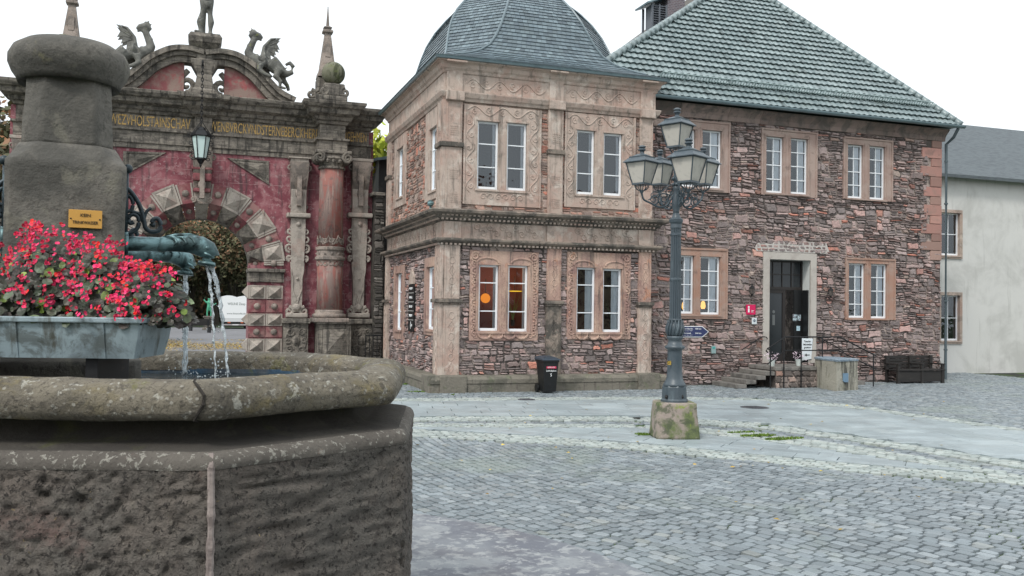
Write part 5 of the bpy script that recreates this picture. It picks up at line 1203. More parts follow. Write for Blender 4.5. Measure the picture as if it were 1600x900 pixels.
# obelisks with balls in front
for s in (1, -1):
    YO = YG-.55; f = (lambda x: x) if s > 0 else mir; zo = lambda y: onY(515, y, YO).z; xo = f(onY(513, 90, YO).x); xb = f(onY(521, 115, YO-.35).x)
    ob = MB(); h0 = zo(122)-.05
    ob.sqlathe([(.33, zo(120)), (.30, zo(112)), (.26, zo(108)), (.245, zo(104)), (.10, zo(50)), (.17, zo(48)), (.17, zo(45)), (.09, zo(43)), (.14, zo(40)), (.05, zo(37)), (.01, zo(6))], (xo, YO+.3)); 
    ob.bbox(xo-.09, xo+.09, YO+.3-.22, YO+.3-.1, zo(88), zo(68), .01)
    o = ob.build('obelisk', m_gate_l); tag(o, 'slender stone obelisk on the gateway cornice '+('next to the pavilion' if s > 0 else 'behind the fountain pillar'), 'obelisk')
    bs = MB(); zt_ = ZT+.01; 
    bs.bbox(xb-.62, xb+.42, YO-.75, YO+.72, zt_, zt_+.16, .03); bs.bbox(xb-.34, xb+.34, YO-.7, YO-.02, zt_+.162, zo(137), .05); bs.bbox(xo-.34, xo+.34, YO+.0, YO+.66, zt_+.162, zo(121)-.01, .04); bs.xf = frameY(YO-.66)
    for q in (-1, 1): spiral(bs, xb+q*.34, zt_+.3, .16, .0, .07, 1.4, q, math.pi/2, 7); spiral(bs, xb-.6+q*.12, zt_+.2, .15, -.2, .07, 1.4, q, math.pi/2, 7)
    bs.xf = None; bs.lathe([(.3, zo(137)), (.16, zo(135)), (.2, zo(133.5)), (.1, zo(132))], (xb, YO-.35), 14); bs.build('finial_base', m_gate, gate)
    bl = MB(); bl.ball((xb, YO-.35, onY(521, 115, YO-.35).z), .385, 32); o = bl.build('stone_ball', M('mossy_ball_stone', (.17, .17, .12), [('s', 3.0, .48, .58, (.05, .055, .03), .9), ('n', 4, .5, .65, (.12, .14, .05), .6)], .9, [('n', 20, .6, .015)]), smooth=True); tag(o, 'mossy round stone ball on the gateway cornice '+('next to the pavilion' if s > 0 else 'behind the fountain pillar'), 'stone ball')
# hanging lantern
YLn = YG-1.15
def lant_prof(t): return t
lz = lambda y: onY(314, y, YLn).z; lx = onY(314, 228, YLn).x; lr = (onY(329, 228, YLn).x-onY(299, 228, YLn).x)/2
ln = thing('hanging_lantern', 'black iron hexagonal lantern hanging on a chain in front of the gateway arch', 'lantern', (lx, YLn, lz(252)))
def ngon(r, z, n=6, rot=0, c=(lx, YLn)): return [(c[0]+r*math.cos(rot+2*math.pi*k/n), c[1]+r*math.sin(rot+2*math.pi*k/n), z) for k in range(n)]
b = MB(); b.loft([ngon(lr*.95, lz(214)), ngon(lr*.58, lz(247))]); b.build('glass', m_lampglassb, ln)
b = MB()
for k in range(6): b.tube([ngon(lr, lz(213))[k], ngon(lr*.61, lz(248))[k]], .018, 6)
b.loft([ngon(lr*.64, lz(249.5)), ngon(lr*.64, lz(247))]); b.loft([ngon(lr*1.08, lz(214)), ngon(lr*1.08, lz(212))]); b.build('frame', m_iron, ln)
b = MB(); b.loft([ngon(lr*1.18, lz(213)), ngon(lr*1.1, lz(210)), ngon(lr*.75, lz(205)), ngon(lr*.5, lz(203)), ngon(lr*.42, lz(200)), ngon(lr*.2, lz(198))]); b.lathe([(.05, lz(256)), (.09, lz(253)), (.12, lz(250))], (lx, YLn), 10); b.lathe([(.01, lz(262)), (.04, lz(258)), (.02, lz(254))], (lx, YLn), 8); b.build('cap', m_iron, ln)
b = MB(frameY(YLn))
for s in (-1, 1):
    for (yy, r_) in ((212, .1), (224, .09), (238, .08), (248, .08)):
        spiral(b, lx+s*(lr*(1.22-.012*(yy-212))), lz(yy), r_, 0, .016, 1.3, s, math.pi/2)
    b.tube([(lx+s*lr*1.15, lz(212), 0), (lx+s*lr*.5, lz(200), 0), (lx+s*.03, lz(191), 0)], .014, 5)
b.build('scrollwork', m_iron, ln)
b = MB(); z = lz(192); zt_ = onY(314, 97, YLn).z; k = 0
while z < zt_:
    b.tube([(lx+(.035*math.cos(t) if k % 2 else 0), YLn+(0 if k % 2 else .035*math.cos(t)), z+.07*math.sin(t)) for t in [2*math.pi*q/8 for q in range(9)]], .014, 5); z += .105; k += 1
b.tube([(lx, YLn, zt_), (lx, YLn+.3, zt_+.12), (lx, YP-.25, zt_+.08)], .03, 6); b.build('chain', m_iron, ln)
# --- linking walls
lw = MB(frameY(30.45)); u0, u1 = G(577, 420)[0]+.05, XL; zt_ = onY(590, 306, 30.45).z
lw.box(u0, u1, -.05, zt_, -.5, 0); w_ = lw.build('boundary_wall', m_mortar if False else M('dark_mortar', (.05, .045, .04), [('n', 2, .5, .6, (.13, .12, .10), .6)], .95)); tag(w_, 'dark rubble stone wall between the gateway and the pavilion', 'wall')
b = MB(frameY(30.45)); masonry(b, u0, u1, 0, zt_-.0, (), seed=31, course=(.2, .34), w=(.2, .5)); b.build('stonework', m_rub_dk, w_, normals=False)
b = MB(frameY(30.45)); b.bbox(u0-.1, u1, zt_, zt_+.12, -.6, .1, .02); b.build('coping', m_gate, w_)
lw = MB(frameY(31.2)); lw.box(-34, mir(XE)-.0, -.05, 4.6, -.5, 0); w_ = lw.build('boundary_wall', MATS['dark_mortar']); tag(w_, 'long rubble stone wall running away beyond the far side of the gateway', 'wall')
b = MB(frameY(31.2)); masonry(b, -16, mir(XE)-.02, 0, 4.6, (), seed=33, course=(.22, .4), w=(.25, .6)); b.build('stonework', m_rub_dk, w_, normals=False)
b = MB(frameY(31.2)); b.bbox(-34, mir(XE)-.02, 4.6, 4.74, -.6, .1, .02); b.build('coping', m_gate, w_)
# iron fence in front of linking wall
fe = thing('iron_fence', 'low black iron railing between the gateway pedestal and the pavilion', 'fence', (0, 0, 0)); YQ = 30.0; x0, x1 = onY(571, 545, YQ).x, XL-.02; zt_ = onY(590, 524, YQ).z; fe.location = ((x0+x1)/2, YQ, 0)
b = MB(); b.tube([(x0, YQ, zt_), (x1, YQ, zt_)], .02, 6); b.tube([(x0, YQ, .2), (x1, YQ, .2)], .018, 6); b.build('rail', m_iron, fe)
b = MB(); x = x0
while x < x1: b.tube([(x, YQ, .0), (x, YQ, zt_+.0)], .014, 5); x += .13
b.build('bars', m_iron, fe)
# dark slate building fragment and yellow tree behind the wall
an = thing('slate_annex', 'small dark slate outbuilding with green gutter behind the linking wall', 'building', (0, 0, 0)); Ya = 32.6; x0 = onY(592, 270, Ya).x; zt_ = onY(595, 248, Ya).z; an.location = (x0+1.5, Ya, 0)
b = MB(); b.box(x0, x0+3.5, Ya, Ya+4, 0, zt_); b.build('wall', m_rub_dk if False else M('dark_slate_cladding', (.06, .065, .065), [('n', 3, .5, .65, (.12, .12, .11), .6)], .8), an)
b = MB(); b.add([(x0-.25, Ya-.35, zt_-.05), (x0+4, Ya-.35, zt_-.05+.9), (x0+4, Ya+4.3, zt_+.9), (x0-.25, Ya+4.3, zt_-.05), (x0-.25, Ya-.35, zt_-.15), (x0+4, Ya-.35, zt_+.7)], [(0, 1, 2, 3), (0, 4, 5, 1)]); b.build('roof', m_zinc, an)

# ================================================================== TREES
def tree(name, label, base, h, spread, leaves, leafmat, seed, cat='tree', group=None, lsize=.1, trunk=.22, crown0=.3, bare=1.0, cyc=None, tintf=None):
    r = random.Random(seed); root = thing(name, label, cat, base, group); tb = MB(); tips = []
    B = Vector(base)
    def branch(p, d, L, rad, lev):
        n = 4; pts = [p]; q = p; dd = d.copy()
        for i in range(n):
            dd = (dd+Vector((r.uniform(-.18, .18), r.uniform(-.18, .18), r.uniform(-.05, .16)))).normalized(); q = q+dd*(L/n); pts.append(q)
        tb.tube(pts, [rad*(1-.6*i/n) for i in range(n+1)], 6 if lev < 2 else 4, False)
        if lev >= 2: tips.extend(pts[1:])
        if lev < 4:
            for i in range(3 if lev < 3 else 2):
                t = r.randint(1 if lev else 2, n); az = r.uniform(0, 6.28); tilt = r.uniform(.35, .95)
                a = dd.orthogonal().normalized(); b_ = dd.cross(a); nd = (dd*math.cos(tilt)+(a*math.cos(az)+b_*math.sin(az))*math.sin(tilt)); nd.z += .1
                branch(pts[t], nd.normalized(), L*r.uniform(.55, .78), rad*(1-.6*t/n)*.62, lev+1)
    tp = B+Vector((r.uniform(-.2, .2), 0, h*crown0)); tb.tube([B, B.lerp(tp, .5)+Vector((.05, 0, 0)), tp], [trunk*1.25, trunk, trunk*.85], 10)
    for k in range(5):
        az = k*1.257+r.uniform(-.3, .3); e = r.uniform(.25, .8); branch(tp, Vector((math.cos(az)*e*spread, math.sin(az)*e*spread, 1)).normalized(), h*.34, trunk*.6, 1)
    tb.build('trunk', m_bark, root, normals=False)
    lb = MB()
    for i in range(leaves):
        p = r.choice(tips)+Vector((r.gauss(0, .28), r.gauss(0, .28), r.gauss(0, .24)))*(h/10); s = lsize*r.uniform(.6, 1.4)
        a = Vector((r.uniform(-1, 1), r.uniform(-1, 1), r.uniform(-1, 1))).normalized(); c = a.orthogonal().normalized()*s*.6; a = a*s
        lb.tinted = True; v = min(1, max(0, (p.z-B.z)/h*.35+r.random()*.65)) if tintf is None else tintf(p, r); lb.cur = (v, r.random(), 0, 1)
        lb.add([tuple(p-a), tuple(p+c), tuple(p+a), tuple(p-c)], [(0, 1, 2, 3)])
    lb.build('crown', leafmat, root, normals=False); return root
px_t = onY(584, 285, 36); tree('yellow_tree', 'bright yellow green tree seen above the wall between gateway and pavilion', (px_t.x+.1, 36, 0), 8.2, .5, 9000, m_yleaf, 4, lsize=.16, trunk=.14, crown0=.35)
spots = [(228, 96, 15, 'autumn tree with reddish brown leaves seen through the arch beside the fountain pillar'), (262, 88, 13, 'bare branching tree seen through the arch behind the dark benches'), (300, 104, 17, 'tall autumn tree seen through the middle of the arch'), (338, 94, 14, 'dense brown green tree seen through the arch left of the white trailer'), (368, 100, 16, 'dense brown green tree rising directly behind the white trailer'), (405, 92, 14, 'dark tree behind the arch pier, beside the white trailer'), (180, 100, 16, 'autumn tree hidden mostly behind the fountain pillar')]
for i, (px, D, h, lb_) in enumerate(spots):
    p = _rh*((px-800)/FPX*D)+_fh*D; tree('park_tree', lb_, (p.x, p.y, 0), h, .9, 9000, m_treeleaf, 40+i, group='trees in the park behind the gateway', lsize=.20, trunk=.3, crown0=.16)
for i, (x, y, h, lb_) in enumerate([(-16, 44, 13, 'green brown tree standing nearest beyond the long boundary wall'), (-27, 52, 16, 'taller green brown tree farther along the boundary wall'), (-9.5, 52, 14, 'green brown tree behind the wall, closest to the gateway')]):
    tree('park_tree', lb_, (x, y, 0), h, .9, 8000, m_treeleaf, 70+i, group='trees beyond the boundary wall', lsize=.22, trunk=.28, crown0=.2)
# wooded bank: far mass
b = MB(); r = random.Random(8)
for i in range(30000):
    px = r.uniform(-60, 470); D = r.uniform(106, 122); p = _rh*((px-800)/FPX*D)+_fh*D; z = (r.random()**.8)*(11.0+2.5*noise.noise(Vector((p.x*.12, 0, 1)))); s = r.uniform(.15, .42)
    a = Vector((r.uniform(-1, 1), r.uniform(-1, 1), r.uniform(-1, 1))).normalized(); c = a.orthogonal().normalized()*s*.7; a = a*s; q = Vector((p.x, p.y, z))
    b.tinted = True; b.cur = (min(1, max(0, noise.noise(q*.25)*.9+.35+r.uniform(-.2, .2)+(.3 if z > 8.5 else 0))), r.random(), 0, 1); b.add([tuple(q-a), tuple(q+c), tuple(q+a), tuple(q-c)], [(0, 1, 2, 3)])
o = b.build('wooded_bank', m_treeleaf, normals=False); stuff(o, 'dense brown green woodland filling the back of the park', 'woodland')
b = MB(); p0 = _rh*((-400-800)/FPX*124)+_fh*124; p1 = _rh*((700-800)/FPX*124)+_fh*124; N = 24
for k in range(3):
    pass
b.loft([[tuple(p0.lerp(p1, i/N)+V((0, dy, z+(noise.noise(V((i*.6, 0, 0)))*1.5 if z > 1 else 0)))) for i in range(N+1)] for z, dy in ((-.1, -14), (3, -6), (6.5, 0), (8, 8), (-.1, 9))], cap=False, close=False)
struct(b.build('hill', M('wood_floor', (.035, .034, .025), [('n', .6, .45, .6, (.06, .05, .03), .8)], .95), smooth=True))

# ================================================================== PARK OBJECTS
Dt = 80; tp = _rh*((369-800)/FPX*Dt)+_fh*Dt
tr = thing('white_trailer', 'white high sided catering trailer with wavy roof edge parked in the park', 'trailer', (tp.x, tp.y, 0)); w2 = 1.13
b = MB(); zb_, ztp = .95, 2.75; x0, x1 = tp.x-w2, tp.x+w2; y0 = tp.y
crest = [(x0, ztp)]+[(x0+(x1-x0)*i/24, ztp+.16*abs(math.sin(i/24*math.pi*1.5+.5))+.04) for i in range(25)]+[(x1, ztp)]
b.prism([(x0, zb_), (x1, zb_)]+crest[::-1], y0, y0+4.5, 1); b.build('body', plain('white_trailer_paint', (.78, .8, .8), .5), tr)
b = MB(); b.box(x0+.02, x1-.02, y0-.03, y0+4, .62, zb_-.01); b.build('skirt', plain('white_panel', (.6, .62, .62), .5), tr)
b = MB(); b.box(x0+.1, x1-.1, y0+.15, y0+4, .2, .615); b.build('chassis', m_bin, tr)
b = MB(); b.bbox(x0+.06, x1-.06, y0-.12, y0+.03, .30, .42, .02); b.build('bumper', plain('dirty_white', (.35, .33, .33)), tr)
for s in (-1, 1):
    b = MB(); b.bbox(tp.x+s*.55-.12, tp.x+s*.55+.12, y0-.15, y0-.121, .5, .6, .01); b.build('rear_light', plain('orange_red_lens', (.5, .12, .05), .3), tr)
    b = MB(); 
    for yy in (y0+.8, y0+3.4): b.xf = None; b.tube([(tp.x+s*(w2-.25), yy, .32), (tp.x+s*(w2-.02), yy, .32)], .32, 16)
    b.build('wheel', m_bin, tr)
b = MB(); b.box(tp.x-.26, tp.x+.26, y0-.125, y0-.121, .32, .40); b.build('number_plate', plain('plate_white', (.7, .7, .7)), tr)
m_grey = plain('grey_print', (.12, .15, .14)); text('WELINE Zeop', 'lettering', m_grey, tr, (tp.x+.05, y0-.004, 2.2), 1.5, .28); text('www.linescolle.de', 'lettering', m_grey, tr, (tp.x+.05, y0-.004, 1.35), 1.6, .15)
def park_bench(px, D, label, ang):
    p = _rh*((px-800)/FPX*D)+_fh*D; t = thing('park_bench', label, 'bench', (p.x, p.y, 0), 'dark slatted benches in the park'); ca, sa = math.cos(ang), math.sin(ang); xf = lambda u, v, n: (p.x+u*ca-v*sa, p.y+u*sa+v*ca, n)
    b = MB(xf)
    for k in range(3): b.box(-1.1, 1.1, -.25+k*.17, -.11+k*.17, .42, .46)
    b.build('seat', m_bench, t); b = MB(xf)
    for k in range(3): b.box(-1.1, 1.1, .27, .31, .56+k*.14, .67+k*.14)
    b.build('backrest', m_bench, t)
    for s in (-.95, .95): b = MB(xf); b.box(s-.05, s+.05, -.22, .30, 0, .42); b.box(s-.05, s+.05, .24, .30, .42, .96); b.build('leg', m_iron, t)
park_bench(309, 68, 'dark slatted park bench nearer the gateway, right of the flower trough', .35); park_bench(318, 73, 'dark slatted park bench farther back, beside the green statue', .35)
Ds = 76; sp0 = _rh*((327-800)/FPX*Ds)+_fh*Ds
t = thing('green_statue', 'small green bronze statue on a dark pedestal in the park', 'statue', (sp0.x, sp0.y, 0)); b = MB(); b.sqlathe([(.5, 0), (.5, .15), (.38, .2), (.36, 1.0), (.45, 1.05), (.45, 1.15)], (sp0.x, sp0.y)); b.build('pedestal', m_gate, t)
def Q(x, z): return V((sp0.x+x, sp0.y, 1.15+z))
sculpt('figure', [([Q(-.12, 0), Q(-.13, .3), Q(-.08, .6), Q(0, .75)], [.07, .07, .1, .15]), ([Q(.16, 0), Q(.2, .3), Q(.1, .6), Q(0, .75)], [.07, .07, .1, .15]), ([Q(0, .7), Q(.02, .95), Q(0, 1.2), Q(0, 1.3)], [.16, .16, .2, .08]), ([Q(0, 1.3), Q(0, 1.5)], [.08, .12]), ([Q(-.2, 1.15), Q(-.4, 1.35), Q(-.3, 1.6)], [.08, .06, .05]), ([Q(.2, 1.15), Q(.42, .95), Q(.6, 1.1)], [.08, .06, .05])], M('green_patina', (.08, .36, .22), [], .6), t, .04, 2)
# ================================================================== FOUNTAIN
FC = cf(-2.775, 5.41); FA = -YAW+R_(2.0)     # local x runs along the front face
fca, fsa = math.cos(FA), math.sin(FA)
def FL(x, y, z=0.): return (FC.x+x*fca-y*fsa, FC.y+x*fsa+y*fca, z)
OCT = [(-1.41, -1.45), (1.41, -1.45), (2.2, -.60), (2.15, .60), (1.364, 1.45), (-1.364, 1.45), (-2.15, .60), (-2.2, -.60)]
def offp(pts, d):
    n = len(pts); out = []
    for i in range(n):
        p0, p1, p2 = Vector(pts[i-1]), Vector(pts[i]), Vector(pts[(i+1) % n]); e0, e1 = (p1-p0).normalized(), (p2-p1).normalized(); n0, n1 = Vector((-e0.y, e0.x)), Vector((-e1.y, e1.x))
        a_, b_ = p1+n0*d, p1+n1*d; cr = e0.x*e1.y-e0.y*e1.x; t = ((b_.x-a_.x)*e1.y-(b_.y-a_.y)*e1.x)/cr; out.append(tuple(a_+e0*t))
    return out
def ring_pts(d, step, rnd=.03):
    base = offp(OCT, d); out = []
    n = len(base)
    for i in range(n):
        a_, b_ = Vector(base[i]), Vector(base[(i+1) % n]); k = NSEG[i]
        for j in range(k):
            t = j/k; p = a_.lerp(b_, t)
            dd = min((p-a_).length, (b_-p).length)
            if dd < rnd: p = p-p.normalized()*(rnd-dd)*.25
            out.append(p)
    return out
base_len = [(Vector(OCT[(i+1) % 8])-Vector(OCT[i])).length for i in range(8)]
def foun_loft(name, prof, mat, hstep, disp, parent, nfine=.016):
    global NSEG
    NSEG = [max(6, int(L/(nfine if i in (0, 1, 2) else .05))) for i, L in enumerate(base_len)]
    P_ = [prof[0]]
    for (d0, z0), (d1, z1) in zip(prof[:-1], prof[1:]):
        k = max(1, int(math.hypot(d1-d0, z1-z0)/hstep))
        for j in range(1, k+1): P_.append((d0+(d1-d0)*j/k, z0+(z1-z0)*j/k))
    rings = []
    for d, z in P_:
        r_ = []
        for p in ring_pts(d, 0):
            q = Vector((p.x, p.y, z)); o = disp(q, d); out_ = Vector((p.x*.45, p.y, 0)).normalized(); r_.append(FL(p.x+out_.x*o[0], p.y+out_.y*o[0], z+o[1]))
        rings.append(r_)
    b = MB(); b.loft(rings, cap=False); return b.build(name, mat, parent, smooth=True)
fo = thing('market_fountain', 'large elongated octagonal stone fountain with central pillar and bronze spouts', 'fountain', (FC.x, FC.y, .065))
def rid(x): return 1-abs(x)*2
def dbody(q, d):
    f = q.x*.7-q.y*.9                                     # runs round the basin
    reg = noise.noise(V((f*1.1, q.z*1.4, 7)))              # patches hewn in different directions
    a_ = 1.0 if reg > 0 else -.6
    u = f*math.cos(a_)+q.z*math.sin(a_); w = -f*math.sin(a_)+q.z*math.cos(a_)
    o = noise.noise(V((u*18, w*22, 2)))*.004+noise.noise(V((f*2, q.z*2, 1)))*.012+noise.noise(V((f*20, q.z*22, 3)))*.007+noise.noise(V((f*7, q.z*6, 8)))*.008
    o += -.014*max(0, noise.noise(V((u*19, w*21, 11)))-.10)*4-.010*max(0, noise.noise(V((f*34, q.z*36, 13)))-.05)*3
    ch = noise.noise(V((f*3, q.z*3, 21)))
    if ch > .08: o += -.010*min(1, (ch-.08)*9)*max(0, math.sin((f*.75+q.z*.66 if ch > .2 else f*.7-q.z*.7)*165+noise.noise(V((f*7, q.z*7, 2)))*3)-.35)
    fade = 1 if q.z < 1.44 else .35
    return (o*fade-.002, 0)
foun_loft('basin', [(0, .06), (0, 1.468)], m_fount, .016, dbody, fo, .014)
def dedge(q, d):
    f = q.x*.7-q.y*.9; return (noise.noise(V((f*2, q.z*2, 1)))*.006+noise.noise(V((f*14, q.z*20, 3)))*.005, noise.noise(V((f*9, 0, 3)))*.004)
foun_loft('basin_edge', [(.0, 1.46), (-.004, 1.475), (.004, 1.505), (.02, 1.524), (.05, 1.536)], M('lichened_edge_stone', (.12, .108, .094), [('n', 2, .45, .6, (.09, .08, .07), .8), ('n', 30, .55, .61, (.34, .33, .29), .7), ('n', 3, .6, .68, (.30, .14, .09), .6), ('n', 60, .55, .66, (.05, .045, .04), .6)], .9, [('n', 30, .9, .012), ('n', 100, .6, .005)]), .012, dedge, fo, .015)
def dsm(q, d):
    f = q.x*.7-q.y*.9; return (noise.noise(V((f*2.5, q.z*5, 4)))*.008+noise.noise(V((f*18, q.z*18, 5)))*.003, noise.noise(V((f*3, q.y*3, 6)))*.004)
foun_loft('ledge', [(.045, 1.53), (.055, 1.536), (.10, 1.54), (.24, 1.56), (.29, 1.60), (.30, 1.675)], M('shaded_neck_stone', (.062, .056, .048), [('n', 1.5, .42, .6, (.04, .036, .032), .8), ('n', 6, .55, .66, (.085, .08, .062), .6), ('n', 3, .56, .68, (.08, .085, .03), .5)], .9, [('n', 22, .8, .014), ('n', 90, .7, .005)]), .02, dsm, fo, .02)  # neck coloured darker to carry the shade under the overhanging rim
def drim(q, d):
    f = q.x*.7-q.y*.9; return (noise.noise(V((f*1.7, q.z*3, 9)))*.016+noise.noise(V((f*9, q.z*14, 5)))*.006+noise.noise(V((f*30, q.z*30, 8)))*.003, noise.noise(V((f*1.6, q.y*2, 12)))*.010+noise.noise(V((f*14, q.y*14, 2)))*.004)
rp = [(.31, 1.672), (.13, 1.662), (.09, 1.672), (.065, 1.70), (.055, 1.745), (.065, 1.785), (.09, 1.818), (.135, 1.842), (.20, 1.85), (.26, 1.842), (.31, 1.82), (.335, 1.78), (.34, 1.72)]
foun_loft('rim', rp, m_rim, .014, drim, fo, .015)
foun_loft('inner_wall', [(.338, 1.73), (.345, 1.62), (.36, 1.3)], M('wet_basin_stone', (.09, .11, .13), [('n', 3, .45, .6, (.04, .10, .17), .8), ('n', 4, .55, .66, (.14, .17, .04), .7)], .35, [('n', 16, .7, .02)]), .03, dsm, fo, .03)
b = MB(); b.loft([[FL(*p, 1.2) for p in offp(OCT, .34)], [FL(*p, 1.22) for p in offp(OCT, .34)]]); b.build('basin_floor', m_fount, fo)
# mortar joints at the corners between the side slabs
rj = random.Random(3)
m_pj = M('pale_joint_mortar', (.30, .255, .235), [('n', 14, .45, .62, (.16, .13, .12), .8)], .95, [('n', 40, .9, .01)])
for (cx, cy, nx, ny) in ((1.41, -1.45, .35, -.94), (-1.41, -1.45, -.35, -.94)):
    b = MB(); pts = []; rs = []
    z = .06
    while z < 1.50: pts.append(FL(cx-nx*.010+noise.noise(V((0, z*3, 5)))*.008, cy-ny*.010, z)); rs.append(.016+rj.uniform(-.003, .004)); z += .03
    pts.append(FL(cx-nx*.045, cy-ny*.045, 1.528)); rs.append(.014)
    b.tube(pts, rs, 7); b.build('mortar_joint', m_pj, fo)
b = MB()
for (t, dx) in ((.0, 0),):
    for cx, cy, s in ((1.41, -1.45, 1),):
        P_ = [(d, z) for d, z in rp[1:9]]; b.tube([FL(*((Vector(offp(OCT, d-.001)[1])+Vector((-.05-.02*math.sin(i*1.3), 0)))[:]), z+.001) for i, (d, z) in enumerate(P_)], [.008, .009, .007, .009, .008, .008, .006, .004], 6)
b.build('rim_crack', m_bin if False else M('dark_crack', (.03, .026, .022), [], 1), fo)
w = MB(); w.add([FL(*p, 1.70) for p in offp(OCT, .33)], [tuple(range(8))]); wo_ = w.build('fountain_water', m_water); wo_['kind'] = 'structure'
# pillar
PCN = cf((101-800)/FPX*5.45, 5.45); PA = -YAW+R_(26); pca, psa = math.cos(PA), math.sin(PA)
def PF(x, y, z=0.): return (PCN.x+x*pca-y*psa, PCN.y+x*psa+y*pca, z)
def sq(hx, hy, z, ch=0.): return [PF(x, y, z) for x, y in ((-hx+ch, -hy), (hx-ch, -hy), (hx, -hy+ch), (hx, hy-ch), (hx-ch, hy), (-hx+ch, hy), (-hx, hy-ch), (-hx, -hy+ch))]
def pz(y): return onD(150, y, 5.1).z
def pillar_loft(name, prof, mat, parent=fo, n=0.004):
    rings = []; P_ = [prof[0]]
    for (h0, c0, z0), (h1, c1, z1) in zip(prof[:-1], prof[1:]):
        k = max(1, int(math.hypot(h1-h0, z1-z0)/.03))
        for j in range(1, k+1): t = j/k; P_.append((h0+(h1-h0)*t, c0+(c1-c0)*t, z0+(z1-z0)*t))
    for h, c, z in P_:
        o = [Vector(p[:2]) for p in sq(h, h, z, max(c, .004))]; r_ = []
        for i in range(8):
            a_, b_ = o[i], o[(i+1) % 8]; k = 14 if i % 2 == 0 else 5
            for j in range(k):
                p = a_.lerp(b_, j/k); dv = (p-Vector((PCN.x, PCN.y))).normalized(); q = V((p.x, p.y, z)); oo = noise.noise(q*4)*.006+noise.noise(q*16)*n; r_.append((p.x+dv.x*oo, p.y+dv.y*oo, z))
        rings.append(r_)
    b = MB(); b.loft(rings); return b.build(name, mat, parent, smooth=True)
HB, HS = .315, .245
z_sh0, z_sh1, z_blk = pz(218), pz(105), pz(245)
print('pillar z', z_sh0, z_sh1, z_blk)
pillar_loft('pillar_base', [(HB+.10, .04, 1.25), (HB+.10, .04, 1.86), (HB+.02, .04, 1.88), (HB, .03, 1.92), (HB, .03, z_blk-.02), (HB-.01, .06, z_blk), (HS+.01, .10, z_sh0)], m_pill)
pillar_loft('pillar_shaft', [(HS, .10, z_sh0-.01), (HS-.015, .10, z_sh0+.3), (HS-.02, .10, z_sh1), (HS, .11, z_sh1+.05)], m_pill)
b = MB(); b.lathe([(.24, z_sh1), (.28, pz(112)), (.29, pz(104)), (.315, pz(94)), (.335, pz(80)), (.335, pz(68)), (.31, pz(54)), (.25, pz(43)), (.15, pz(37)), (.03, pz(34))], (PCN.x, PCN.y), 48); b.build('pillar_cap', m_pill, fo, True)
# iron scroll brackets and bronze spouts
def spout(fr, x0, L, z, name_label=None):
    """fr(u,v,n): u out from the pillar, v sideways, n up"""
    b = MB(fr); b.tube([(x0-.05, 0, z), (x0+L*.45, 0, z+.005)], [.048, .044], 16); b.tube([(x0+.02, 0, z), (x0+.05, 0, z)], .075, 16)
    ob = b.build('spout_pipe', m_bronze, fo, True)
    b = MB(fr); pts = [(x0+L*.40, 0, z), (x0+L*.46, 0, z+.004), (x0+L*.5, 0, z+.006), (x0+L*.62, 0, z+.012), (x0+L*.75, 0, z+.016), (x0+L*.86, 0, z+.006), (x0+L*.95, 0, z-.02), (x0+L*.99, 0, z-.055), (x0+L*.965, 0, z-.085), (x0+L*.95, 0, z-.10)]
    b.tube(pts, [.043, .050, .044, .050, .058, .064, .062, .054, .040, .042], 18)
    b.tube([(x0+L*.945, 0, z-.095), (x0+L*.94, 0, z-.118)], [.052, .058], 16)
    for s in (-1, 1):
        b.ball((x0+L*.93, s*.052, z-.01), .016, 8)
        b.tube([(x0+L*.90, s*.05, z-.04), (x0+L*.95, s*.055, z-.055), (x0+L*1.01, s*.03, z-.065)], .010, 6)
        for k in range(3): b.tube([(x0+L*(.50+.1*k), s*.02, z+.056), (x0+L*(.56+.1*k), s*.045, z+.05), (x0+L*(.60+.1*k), s*.06, z+.02), (x0+L*(.57+.1*k), s*.062, z-.005)], [.006, .012, .010, .004], 6)
    b.tube([(x0+L*.45, 0, z+.05), (x0+L*.6, 0, z+.068), (x0+L*.75, 0, z+.074), (x0+L*.88, 0, z+.06)], [.006, .013, .012, .004], 6)
    b.build('fish_head', m_bronze, ob, True)
def scrollwork(fr, x0, z):
    b = MB(fr)
    b.tube([(x0+.01, 0, z), (x0+.01, 0, z+.40)], .018, 8); b.ball((x0+.02, 0, z+.42), .03, 10)
    S_ = lambda pts, r_=.013: b.tube([(x0+u*.66, 0, z+n*.93) for u, n in smooth_line(pts, 5)], r_, 8)
    S_([(.01, .33), (.06, .30), (.12, .24), (.16, .17), (.18, .11), (.20, .06), (.25, .04), (.31, .05), (.33, .09), (.30, .13), (.26, .12), (.25, .09), (.28, .085)], .014)
    S_([(.01, .27), (.05, .27), (.08, .23), (.07, .18), (.03, .17), (.01, .20), (.03, .225)], .012)
    S_([(.01, .02), (.08, .03), (.13, .07), (.13, .13), (.08, .15), (.04, .12), (.06, .09), (.09, .10)], .013)
    S_([(.05, .17), (.1, .165), (.15, .15), (.17, .10)], .010); S_([(.18, .12), (.2, .17), (.24, .2)], .010)
    b.build('scroll_bracket', m_iron if False else M('blue_black_iron', (.035, .05, .06), [('n', 12, .5, .66, (.10, .15, .17), .6)], .45, metal=.3), fo, True)
zs1 = onD(260, 379, 5.42).z
fr1 = lambda u, v, n: PF(u, v-.02, n)        # first spout points to the right of the picture
def proj(p):
    d = Vector(p)-EYE; return 800+FPX*d.dot(CR)/d.dot(CF), 450-FPX*d.dot(CU)/d.dot(CF)
def reach(fr, px):
    u = .2
    while proj(fr(u, 0, zs1))[0] < px: u += .005
    return u
L1 = reach(fr1, 331)-HB; print('spout', L1, proj(fr1(HB+L1, 0, zs1)))
spout(fr1, HB-.02, L1+.02, zs1); scrollwork(fr1, HB, zs1+.045)
